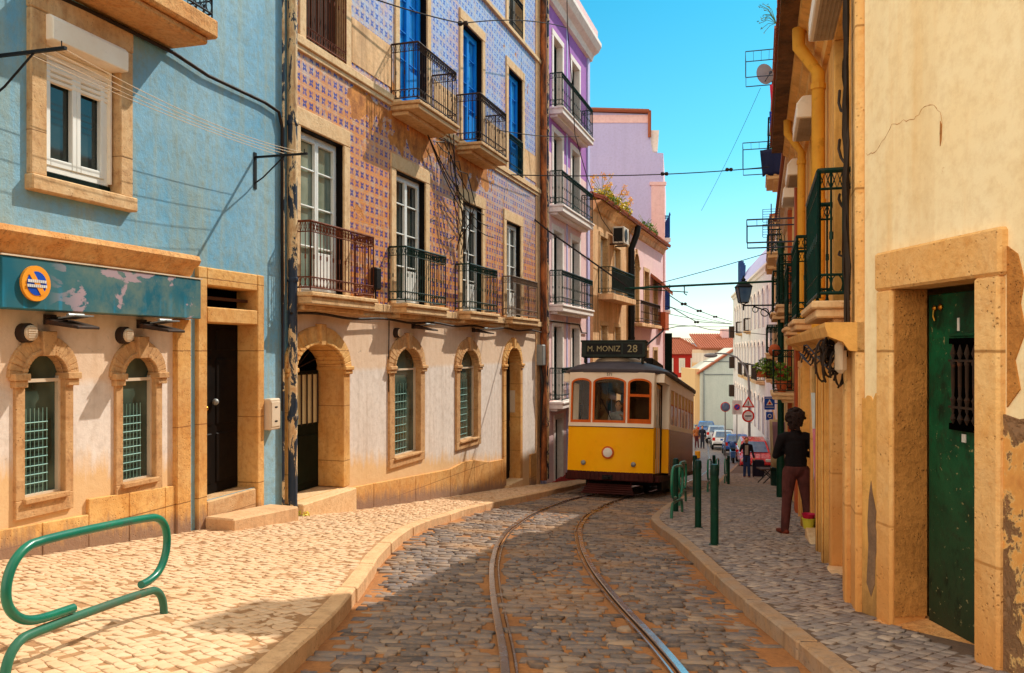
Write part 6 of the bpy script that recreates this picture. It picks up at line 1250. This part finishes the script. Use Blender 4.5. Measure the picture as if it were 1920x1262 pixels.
rack_frame('clothes_rack', 'iron clothes frame holding the grid aerial', 16.4, .95, 2.1, 2.55); rack_frame('clothes_rack', 'small iron clothes frame above the laundry', 25.6, 1.2, 5.5, 6.3)
p = at(1446, 425, 16.8); t = thing('grid_aerial', 'grid shaped television aerial on the clothes frame', 'aerial', tuple(p), -.3)
mb = MB(); mb.tube([(0,0,-.55),(0,0,.45)], .012)
for z in (.25, -.05):
    [mb.tube([(-.16,.05*abs(k-3)/3,z-.15+.05*k),(.16,.05*abs(k-3)/3,z-.15+.05*k)], .005, 4) for k in range(6)]; mb.tube([(-.16,0,z-.15),(-.16,0,z+.1)], .006, 4); mb.tube([(.16,0,z-.15),(.16,0,z+.1)], .006, 4)
mb.build('grid', 'aerial', t)
def cloth(label, a, o_, z0, z1, wd, col, name='hanging_cloth', F_=FR, cat='laundry', group='washing hung from the far balconies'):
    key = 'cloth_%d_%d_%d' % col
    if key not in M:
        n = NB(key); M[key] = n.fin(n.mix(n.noise(3, 4), C(*col), G1(C(*col), .7)), .85)
    mb = MB(); nx, nz = 9, 7
    for j in range(nz+1):
        for i in range(nx+1): x = wd*(i/nx-.5)*(1-.12*j/nz); mb.v.append((x, -o_+.05*math.sin(i*1.7+j*.25)*(.4+j/nz), z1+(z0-z1)*j/nz-.03*math.sin(i*2.2)*(j/nz)))
    for j in range(nz):
        for i in range(nx): k = j*(nx+1)+i; mb.f.append((k, k+1, k+nx+2, k+nx+1)); mb.mi.append(0)
    ob = mb.build(name, key, smooth=80); ob.location = F_.w(a, 0, 0); ob.rotation_euler = (0,0,F_.th+1.2); s = ob.modifiers.new('s', 'SOLIDIFY'); s.thickness = .008; return tag(ob, label, cat, group)
for y, o_, z0, z1, wd, col, lab in [(25.2,.72,7.0,7.7,.35,(214,40,70),'red cloth drying under the satellite dish'),(25.5,.75,6.3,7.0,.35,(30,70,170),'bright blue cloth drying below the red one'),(25.2,.75,5.7,6.3,.3,(60,220,90),'green cloth drying below the blue one'),(25.0,.9,5.0,5.75,.8,(22,26,60),'dark navy cloth drying at the balcony end'),(24.6,.35,5.4,5.85,.4,(170,220,40),'lime cloth beside the navy one')]: cloth(lab, ay(y), o_, z0, z1, wd, col)
cloth('long tan coat hanging at the clothes stall', ay(25.2), .62, -3.4, -2.0, .45, (206,178,140), 'hanging_coat', cat='clothes', group='clothes hung outside the shop'); cloth('mauve shirt hanging beside the tan coat', ay(24.2), .5, -3.0, -2.0, .4, (150,108,118), 'hanging_shirt', cat='clothes', group='clothes hung outside the shop')
for y, col, z1, wd, lab in [(10.95,(236,238,236),-.55,.22,'white towel hanging in the dark doorway'),(10.75,(236,140,160),-1.0,.2,'pink cloth hanging in the dark doorway'),(10.5,(90,170,160),-.9,.16,'turquoise cloth hanging in the dark doorway')]: cloth(lab, ay(y), -.1, z1-1.1, z1, wd, col, cat='cloth', group='goods in the doorway')
p = FR.w(ay(11.0), .1, 0); bz = G(p.x, p.y); t = thing('bucket', 'lime and red plastic buckets stacked by the doorway', 'bucket', (p.x, p.y, bz), 0); t.scale = (.62,)*3; t.location.z += .12
mb = MB(); mb.lathe([(.10,0),(.13,.2),(.138,.2),(.138,.22),(.12,.22),(.1,.02)], n=18); mb.build('bucket_body', 'leaf_yellow', t, smooth=40); mb = MB(); mb.lathe([(.11,.22),(.14,.3),(.146,.31),(.13,.31),(.1,.23)], n=18); mb.build('inner_bucket', 'petal_red', t, smooth=40)
for y, o_, z, nm, lab in [(18.3,.25,-.9,'petal_red','pot of red flowers on the low flower balcony'),(18.8,.25,-.9,'leaf','pot of green leaves on the low flower balcony'),(19.1,.25,-.9,'petal_red','pot of crimson flowers at the far end of the low balcony')]:
    p = FR.w(ay(y), o_, z); t = thing('flower_pot', lab, 'potted plant', tuple(p), 0, 'pots on the low balcony'); mb = MB(); mb.lathe([(.08,0),(.12,.2),(.13,.2),(.13,.23),(.1,.23)], n=12); mb.build('pot', 'terracotta', t, smooth=40)
    mb = MB(); leaf_cloud(mb, (0,0,.42), (.2,.2,.22), 110, .06, rs); mb.build('leaves', 'leaf', t, fix=False)
    if nm != 'leaf': mb = MB(); leaf_cloud(mb, (0,0,.46), (.2,.2,.18), 50, .05, rs); mb.build('flowers', nm, t, fix=False)
p = FR.w(ay(20.2), .7, .05); t = thing('hanging_pot', 'round terracotta pot hanging from the green mast', 'plant pot', (6.12, 19.9, .0), 0); mb = MB(); mb.sph((0,0,0), (.14,.14,.15)); mb.build('pot', 'terracotta', t, smooth=60); mb = MB(); mb.tube([(0,0,.1),(.1,.05,.4)], .01); mb.build('cord', 'cable', t)
for y, o_, lab in ((37.9,.3,'bushy plant trailing over a far balcony above the signs'), (41,.3,'green shrub on the second far balcony')):
    p = FR.w(ay(y), o_, -1.2); t = thing('balcony_plant', lab, 'potted plant', tuple(p), 0); mb = MB(); leaf_cloud(mb, (0,-.1,.4), (.7,.5,.5), 240, .12, rs); mb.build('leaves', 'leaf', t, fix=False); mb = MB(); mb.box(-.5, .5, -.15, .15, 0, .25); mb.build('planter', 'terracotta', t)
p = FR.w(ay(9.5), .53, 3.72); t = thing('roof_weed', 'wispy weed sprouting from the stained eave against the sky', 'plant', tuple(p), 0); mb = MB()
for k in range(13): a_ = rs.uniform(PI*.7, PI*1.25); L_ = rs.uniform(.08, .2); tip = (math.cos(a_)*L_, math.sin(a_)*L_*.4, rs.uniform(-.12, .28)); mb.tube([(0,0,-.02), (tip[0]*.5, tip[1]*.5, tip[2]*.6+.03), tip], .003, 4); leaf_cloud(mb, tip, (.03,.03,.03), 4, .013, rs)
mb.build('leaves', 'leaf', t, fix=False)
for p_, lab in (((.35, 4.75), 'tuft of weeds at the foot of the drainpipe'),):
    q_ = FB.w(.02, .16, 0); t = thing('weed_tuft', lab, 'plant', (q_.x, q_.y, G(q_.x, q_.y)), 0); mb = MB(); leaf_cloud(mb, (0,0,.03), (.14,.12,.05), 90, .03, rs); mb.build('leaves', 'leaf_yellow', t, fix=False)
p = at(1455, 893, 27.5); t = thing('litter_bin', 'dark green litter bin below the hanging clothes', 'litter bin', (p.x, p.y, G(p.x, p.y)), 0); mb = MB(); mb.lathe([(.17,0),(.18,.5),(.19,.52),(.17,.56)], n=14); mb.build('bin_body', 'green_iron', t, smooth=40); mb = MB(); mb.lathe([(.195,.5),(.2,.54),(.19,.6),(.12,.63)], n=14); mb.build('lid', 'dark_green_door', t, smooth=40)
p = at(1441, 892, 29.5); t = thing('folding_table', 'small folding table on the far pavement', 'table', (p.x, p.y, G(p.x, p.y)), 0); mb = MB(); mb.box(-.35, .35, -.3, .3, .5, .54); mb.build('table_top', 'brown_wood', t)
for s in (-1, 1): mb = MB(); mb.tube([(.3*s,-.25,0),(-.2*s,-.25,.5)], .02); mb.tube([(.3*s,.25,0),(-.2*s,.25,.5)], .02); mb.build('leg', 'black_iron', t)
# ================================================================== CARS
def car(label, x, y, rz, col, kind='hatch', front=False):
    key = 'car_%d_%d_%d' % col
    if key not in M: M[key] = paint(key, C(*col), G1(C(*col), .8), .03, .25, 3, spec=.5, coat=.6, bump=.0)
    z = R(x, y); t = thing('parked_car', label, 'car', (x, y, z), 0, 'cars parked along the far kerb', rot=(-.06, 0, rz+(PI if front else 0)))
    # local: -y is the rear seen by the viewer, +y the bonnet
    def sect(P, w0, w1):
        return P
    mb = MB(); prof = [(-1.95,.35),(-2.0,.62),(-1.92,.9),(-.2,.95),(1.0,.93),(1.75,.78),(1.98,.6),(1.95,.35)]
    def loft(pr, hw, tumble):
        n = len(pr); zs = [p[1] for p in pr]; z0, z1 = min(zs), max(zs)
        v = []
        for s in (-1, 1):
            for a, b in pr: v.append((s*(hw-tumble*(b-z0)/(z1-z0)), a, b))
        f = [tuple(range(n)), tuple(range(2*n-1, n-1, -1))]+[(i, (i+1) % n, (i+1) % n+n, i+n) for i in range(n)]; return v, f
    mb.add(*loft(prof, .86, .05)); b = mb.build('body', key, t, bevel=.07)
    mb = MB(); cab = [(-1.85,.9),(-1.55,1.38),(-1.2,1.46),(.1,1.44),(1.0,.92)]; mb.add(*loft(cab, .80, .17)); mb.build('cabin', key, t, bevel=.05)
    mb = MB(); mb.hexa([(-.62,-1.86,.98),(.62,-1.86,.98),(.6,-1.8,.98),(-.6,-1.8,.98),(-.53,-1.60,1.36),(.53,-1.60,1.36),(.53,-1.55,1.36),(-.53,-1.55,1.36)]); mb.build('rear_window', 'pane_sky', t)
    mb = MB(); mb.hexa([(-.66,1.0,.97),(.66,1.0,.97),(.66,.93,.97),(-.66,.93,.97),(-.55,.2,1.41),(.55,.2,1.41),(.55,.15,1.41),(-.55,.15,1.41)]); mb.build('windscreen', 'pane_sky', t)
    for s in (-1, 1):
        mb = MB(); mb.hexa([(s*.79,-1.45,.97),(s*.79,.75,.97),(s*.74,.75,.97),(s*.74,-1.45,.97),(s*.675,-1.25,1.36),(s*.675,.1,1.36),(s*.62,.1,1.36),(s*.62,-1.25,1.36)]); mb.build('side_window', 'pane', t)
        mb = MB(); mb.box(s*.73-.1, s*.73+.1, -1.99, -1.9, .68, .92); mb.build('tail_light', 'sign_red', t, bevel=.02)
        mb = MB(); mb.box(s*.62-.16, s*.62+.16, 1.84, 1.97, .62, .76); mb.build('headlight', 'sign_white', t, bevel=.02)
        mb = MB(); mb.box(s*.86-.02, s*1.0+.0, .6, .75, .92, 1.04) if s > 0 else mb.box(-1.0, -.84, .6, .75, .92, 1.04); mb.build('mirror', key, t)
        for yy in (-1.25, 1.2):
            mb = MB(); mb.lathe([(.27,-.08),(.31,-.06),(.31,.06),(.27,.08)], (s*.80, yy, .31), 16, axis='x'); wv = mb.build('wheel', 'tram_dark', t, smooth=40); mb = MB(); mb.lathe([(.18,-.085),(.18,.085)], (s*.80, yy, .31), 12, axis='x'); mb.build('rim', 'grey_metal', wv)
    mb = MB(); mb.box(-.26, .26, -2.02, -1.99, .5, .6); mb.box(-.26, .26, 1.99, 2.01, .45, .55); mb.build('number_plate', 'sign_white', t); mb = MB(); mb.box(-.8, .8, -2.03, -1.93, .34, .48); mb.box(-.8, .8, 1.92, 2.02, .34, .46); mb.build('bumper', 'tram_dark', t, bevel=.03)
SD = -math.atan2(.2, 1)
car('silver hatchback with red tail light, second in the parked row', 17.35, 72.5, SD, (190,196,206)); car('blue car at the far left end of the parked row', 18.4, 81, SD, (60,110,180))
car('white car parked between silver hatchback and blue car', 16.05, 65, SD, (226,230,234)); car('large blue car in the middle of the parked row', 15.35, 58.5, SD, (30,96,190)); car('black car behind the red one', 14.9, 53.3, SD, (34,36,44)); car('red car closest to the hanging clothes', 13.25, 46.8, SD, (214,30,34), front=True)
p = at(1374, 850, 50); sc_ = thing('motor_scooter', 'pale scooter parked beside the blue car', 'scooter', (p.x, 50, R(p.x, 50)), 0, rot=(0,0,SD))
mb = MB(); mb.prism([(-.7,.35),(-.75,.75),(-.1,.8),(.0,.35),(.4,.3),(.55,.95),(.65,.95),(.6,.3)], -.16, .16, axis='x'); mb.sph((0,.55,1.0), (.17,.1,.2)); mb.build('body', 'car_60_110_180', sc_, bevel=.03)
for yy in (-.5, .7): mb = MB(); mb.lathe([(.2,-.06),(.25,-.04),(.25,.04),(.2,.06)], (0,yy,.25), 14, axis='x'); mb.build('wheel', 'tram_dark', sc_)
mb = MB(); mb.box(-.15, .15, -.72, -.05, .8, .9); mb.build('seat', 'tram_dark', sc_, bevel=.03); mb = MB(); mb.tube([(-.3,.45,1.1),(0,.55,1.05),(.3,.45,1.1)], .02); mb.build('handlebar', 'black_iron', sc_)

# ================================================================== PEOPLE
M['skin'] = paint('skin', C(214,158,124), C(200,140,108), .05, .5, 20, bump=.03)
def clothm(name, col, dark=.65, rough=.9, sc=9):
    n = NB(name); a = n.noise(sc, 5, .6, vec=n.vec((1,1,.5)), dist=.7); f = n.noise(140, 2)
    n.bump(n.m('ADD', n.m('MULTIPLY', a, 1.), n.m('MULTIPLY', f, .15)), .5, .02); return n.fin(n.mix(n.mr(a, .4, .65), C(*col), G1(C(*col), dark)), rough, 0, .2)
def remesh(o, vox, sm=3, k=.5):
    r = o.modifiers.new('skin', 'REMESH'); r.mode = 'VOXEL'; r.voxel_size = vox; r.use_smooth_shade = True
    if sm: s = o.modifiers.new('soft', 'SMOOTH'); s.iterations = sm; s.factor = k
    return o
def limb(mb, P, Rr, n=12):
    """tapered limb through the joints, densified"""
    Q, rr = [], []
    for i in range(len(P)-1):
        for t in (0, .33, .66): Q.append(Vector(P[i]).lerp(Vector(P[i+1]), t)); rr.append(Rr[i]*(1-t)+Rr[i+1]*t)
    Q.append(Vector(P[-1])); rr.append(Rr[-1]); mb.tube(Q, 1, n, rr=rr)
    for p, r in zip(P, Rr): mb.sph(p, r*.98, 10, 8)
def hand(mb, w, d, side, curl=.5):
    """palm plus five separate bent fingers from wrist w along d"""
    d = Vector(d).normalized(); s = d.cross(Vector((0,0,1)));  s = s.normalized() if s.length > .1 else Vector((1,0,0)); nrm = s.cross(d).normalized(); w = Vector(w)
    mb.hexa([w-s*.03-nrm*.012, w+s*.03-nrm*.012, w+s*.03+nrm*.012, w-s*.03+nrm*.012, w+d*.09-s*.042-nrm*.012, w+d*.09+s*.042-nrm*.012, w+d*.09+s*.042+nrm*.012, w+d*.09-s*.042+nrm*.012])
    for k, (off, L) in enumerate(((-.032,.062),(-.011,.075),(.011,.07),(.032,.055))):
        b = w+d*.085+s*off; m1 = b+d*L*.5-nrm*L*.2*curl; m2 = m1+(d*(1-curl)-nrm*curl).normalized()*L*.45; mb.tube([b, m1, m2], .009, 8, rr=[.0095,.009,.0075])
    b = w+d*.03+s*.035*side; mb.tube([b, b+s*.025*side+d*.02-nrm*.012, b+s*.03*side+d*.06-nrm*.02], .011, 8, rr=[.012,.011,.009])
def person(label, loc, rz, H, legs, arms, top, bottom, hairc, group=None, vox=.011, hair='curly', turn=0., shoe=(110,44,30), jacket_open=None, name='person', hem=.95, pitch=0.):
    t = thing(name, label, 'person', loc, rz, group); t.scale = (H/1.75,)*3
    mb = MB()                                            # one continuous body
    ct_, st_ = math.cos(turn), math.sin(turn)
    def hd(x, y, z): return (x*ct_-y*st_, x*st_+y*ct_, z)
    mb.sph((0,0,1.635), (.078,.098,.118), 16, 12, fn=hd); mb.sph((0,-.03,1.575), (.06,.07,.06), 12, 8, fn=hd)
    mb.sph((0,-.105,1.615), (.014,.022,.026), 8, 6, fn=hd); mb.sph((0,-.088,1.568), (.026,.014,.01), 8, 6, fn=hd)
    for s in (-1, 1): mb.sph((s*.08,.005,1.62), (.013,.024,.035), 8, 6, fn=hd); mb.sph((s*.032,-.09,1.648), (.018,.012,.01), 8, 6, fn=hd)
    limb(mb, [(0,.01,1.44),(0,0,1.58)], [.06,.052])
    limb(mb, [(0,0,.92),(0,.0,1.1),(0,.0,1.3),(0,.01,1.40)], [.085,.075,.075,.055])
    for s, L in zip((-1, 1), legs): limb(mb, L[:3], [.06,.04,.032])
    for s, A in zip((-1, 1), arms): limb(mb, [(s*.1,.01,1.385)]+A, [.036,.034,.03,.026]); hand(mb, A[2], Vector(A[2])-Vector(A[1]), -s)
    remesh(mb.build('body', 'skin', t), vox*.8 if vox < .02 else vox, 2)
    mb = MB()                                            # eyes
    for s in (-1, 1): mb.sph((s*.032,-.092,1.64), (.012,.009,.008), 8, 6, fn=hd)
    mb.build('eyes', 'sign_black', t)
    mb = MB()                                            # upper garment
    mb.sph((0,.01,1.22), (.165,.112,.22), 16, 10); mb.sph((0,.0,1.05), (.16,.115,.14), 16, 10); mb.sph((0,.01,1.37), (.19,.10,.095), 16, 10)
    for k in range(8): q = k/7; z = hem+(1.3-hem)*q; mb.sph((0,.005,z), (.162-.012*math.sin(PI*q),.118,.08), 16, 8)
    mb.lathe([(.10,1.38),(.078,1.45),(.068,1.50)], (0,.008,0), 14)
    for s, A in zip((-1, 1), arms): E_ = Vector(A[2]).lerp(Vector(A[1]), .06); limb(mb, [(s*.12,.01,1.395), A[0], A[1], tuple(E_)], [.075,.068,.054,.042])
    remesh(mb.build('sweater', top, t), vox, 4)
    mb = MB()                                            # trousers
    mb.sph((0,.01,.93), (.165,.12,.12), 16, 10)
    for s, L in zip((-1, 1), legs):
        a_ = Vector(L[2]); kn = Vector(L[1]); hp = Vector(L[0]); limb(mb, [hp, hp.lerp(kn, .45), kn, kn.lerp(a_, .45), a_+Vector((0,0,-.015))], [.104,.094,.07,.068,.058])
    remesh(mb.build('trousers', bottom, t), vox, 3)
    for s, L in zip((-1, 1), legs):
        a_ = Vector(L[2]); f = Vector(L[3]); m_ = MB(); limb(m_, [a_+f*-.045+Vector((0,0,-.045)), a_+f*.09+Vector((0,0,-.05)), a_+f*.17+Vector((0,0,-.055))], [.04,.04,.032]); limb(m_, [a_+Vector((0,0,.0)), a_+Vector((0,0,-.05))], [.042,.04])
        m_.box(a_.x-.036, a_.x+.036, a_.y-.05, a_.y+.05, a_.z-.085, a_.z-.06); key = 'shoe_%d' % shoe[0]
        if key not in M: M[key] = paint(key, C(*shoe), None, .2, .5)
        remesh(m_.build('shoe', key, t), vox, 2)
    mb = MB(); r_ = random.Random(len(label)); hm = 'hair_%d' % hairc[0]
    if hm not in M: n = NB(hm); a = n.noise(60, 5, .7); n.bump(a, 1., .02); M[hm] = n.fin(n.mix(a, C(*hairc), G1(C(*hairc), 2.2)), .75, 0, .3)
    if hair == 'curly':
        mb.sph((0,.02,1.66), (.118,.125,.125), 14, 10, fn=hd)
        for _ in range(150):
            d = Vector((r_.gauss(0,1), r_.gauss(.35,1), r_.gauss(.3,1))).normalized()
            if d.y < -.35 and d.z < .45: continue
            p = (d.x*.128, .025+d.y*.135, 1.665+d.z*.138); mb.sph(p, r_.uniform(.016, .03), 7, 5, fn=hd)
        for k in range(14): mb.sph((r_.uniform(-.07,.07), .075+r_.uniform(-.01,.03), 1.53+r_.uniform(-.02,.05)), .03, 7, 5, fn=hd)
        remesh(mb.build('hair', hm, t), .007, 1, .3)
    else:
        mb.sph((0,.02,1.66), (.09,.105,.105), 14, 10, fn=hd); mb.sph((0,.06,1.58), (.085,.06,.1), 12, 8, fn=hd); remesh(mb.build('hair', hm, t), max(vox, .012), 2)
    return t
M['black_knit'] = clothm('black_knit', (26,20,24), .6); M['maroon_cloth'] = clothm('maroon_cloth', (92,50,48), .6); M['navy_coat'] = clothm('navy_coat', (34,32,52)); M['jeans'] = clothm('jeans', (40,62,110)); M['orange_cloth'] = clothm('orange_cloth', (190,110,60)); M['wine_cloth'] = clothm('wine_cloth', (96,40,44)); M['dark_cloth'] = clothm('dark_cloth', (44,44,56)); M['grey_shirt'] = clothm('grey_shirt', (170,160,158))
p = at(1493, 1003, 11.5)
LEG = lambda x, fx=.0, sp=.0: [(x*.55, 0, .90), (x*.8+sp*.0, -.012, .49), (x, .0, .085), Vector((fx, -1, 0)).normalized()]
man = person('man in black jumper with dark curly hair seen from behind', (3.84, 11.55, G(3.84, 11.55)), PI-.12, 1.66, [LEG(-.19, -.35), LEG(.15, .45)], [[(-.2,.02,1.375),(-.27,-.03,1.12),(-.06,-.2,1.16)], [(.2,.02,1.375),(.275,-.02,1.12),(.07,-.21,1.20)]], 'black_knit', 'maroon_cloth', (34,20,18), turn=-.35)
wm = person('woman in dark coat holding her phone to her ear beside a suitcase', (9.62, 35.0, G(9.62, 35)-.02), -.25, 1.66, [LEG(-.09), [(.06,0,.9),(.09,-.07,.5),(.11,-.06,.1),Vector((0,-1,0))]], [[(-.19,.01,1.38),(-.27,-.08,1.16),(-.11,-.11,1.52)], [(.19,.01,1.38),(.25,.04,1.12),(.30,-.04,.88)]], 'navy_coat', 'jeans', (60,34,26), vox=.018, hair='short', hem=.72)
mb = MB(); mb.box(-.07, .07, -.128, -.115, 1.0, 1.42); mb.build('shirt_front', 'grey_shirt', wm, bevel=.01)
t = thing('suitcase', 'dark blue wheeled suitcase at the side of the walking woman', 'suitcase', (10.08, 34.95, G(10.08, 34.95)), -.2); mb = MB(); mb.box(-.22, .22, -.14, .14, .06, .72); [mb.box(-.2+.1*k, -.16+.1*k, -.15, -.14, .1, .68) for k in range(5)]; cs = mb.build('case', 'navy_coat', t, bevel=.03); mb = MB(); mb.tube([(-.12,.1,.7),(-.12,.1,.98),(.12,.1,.98),(.12,.1,.7)], .012, 6); mb.build('handle', 'black_iron', t)
for s in (-1, 1): mb = MB(); mb.lathe([(.05,-.02),(.05,.02)], (s*.18,.1,.05), 10, axis='x'); mb.build('wheel', 'tram_dark', t)
x_ = at(1306, 832, 66).x; person('pedestrian in orange top walking behind the tram', (x_, 66, R(x_, 66)), .1, 1.7, [LEG(-.09), [(.06,0,.9),(.09,-.1,.5),(.1,-.14,.1),Vector((0,-1,0))]], [[(-.19,.01,1.38),(-.24,.02,1.1),(-.22,-.05,.86)], [(.19,.01,1.38),(.25,.04,1.12),(.25,-.05,.86)]], 'orange_cloth', 'wine_cloth', (70,40,26), 'pedestrians behind the tram', vox=.024, hair='short')
x_ = at(1317, 832, 65).x; person('pedestrian in dark coat walking behind the tram', (x_, 65, R(x_, 65)), -.2, 1.75, [LEG(-.1), [(.06,0,.9),(.09,-.1,.5),(.1,-.14,.1),Vector((0,-1,0))]], [[(-.19,.01,1.38),(-.25,.02,1.1),(-.24,-.05,.86)], [(.19,.01,1.38),(.25,.04,1.12),(.25,-.05,.86)]], 'dark_cloth', 'dark_cloth', (40,26,22), 'pedestrians behind the tram', vox=.024, hair='short', hem=.7)
# the driver stands on the front platform
o_ = tm.matrix_basis @ Vector((.12, .62, .56)); dr = person('tram driver in pale shirt standing behind the middle windscreen', tuple(o_), TA, 1.68, [LEG(-.1), LEG(.1)], [[(-.19,.01,1.38),(-.23,-.06,1.12),(-.16,-.3,1.12)], [(.19,.01,1.38),(.26,-.1,1.2),(.15,-.3,1.38)]], 'grey_shirt', 'dark_cloth', (50,34,26), vox=.018, hair='short')
bpy.context.view_layer.update()
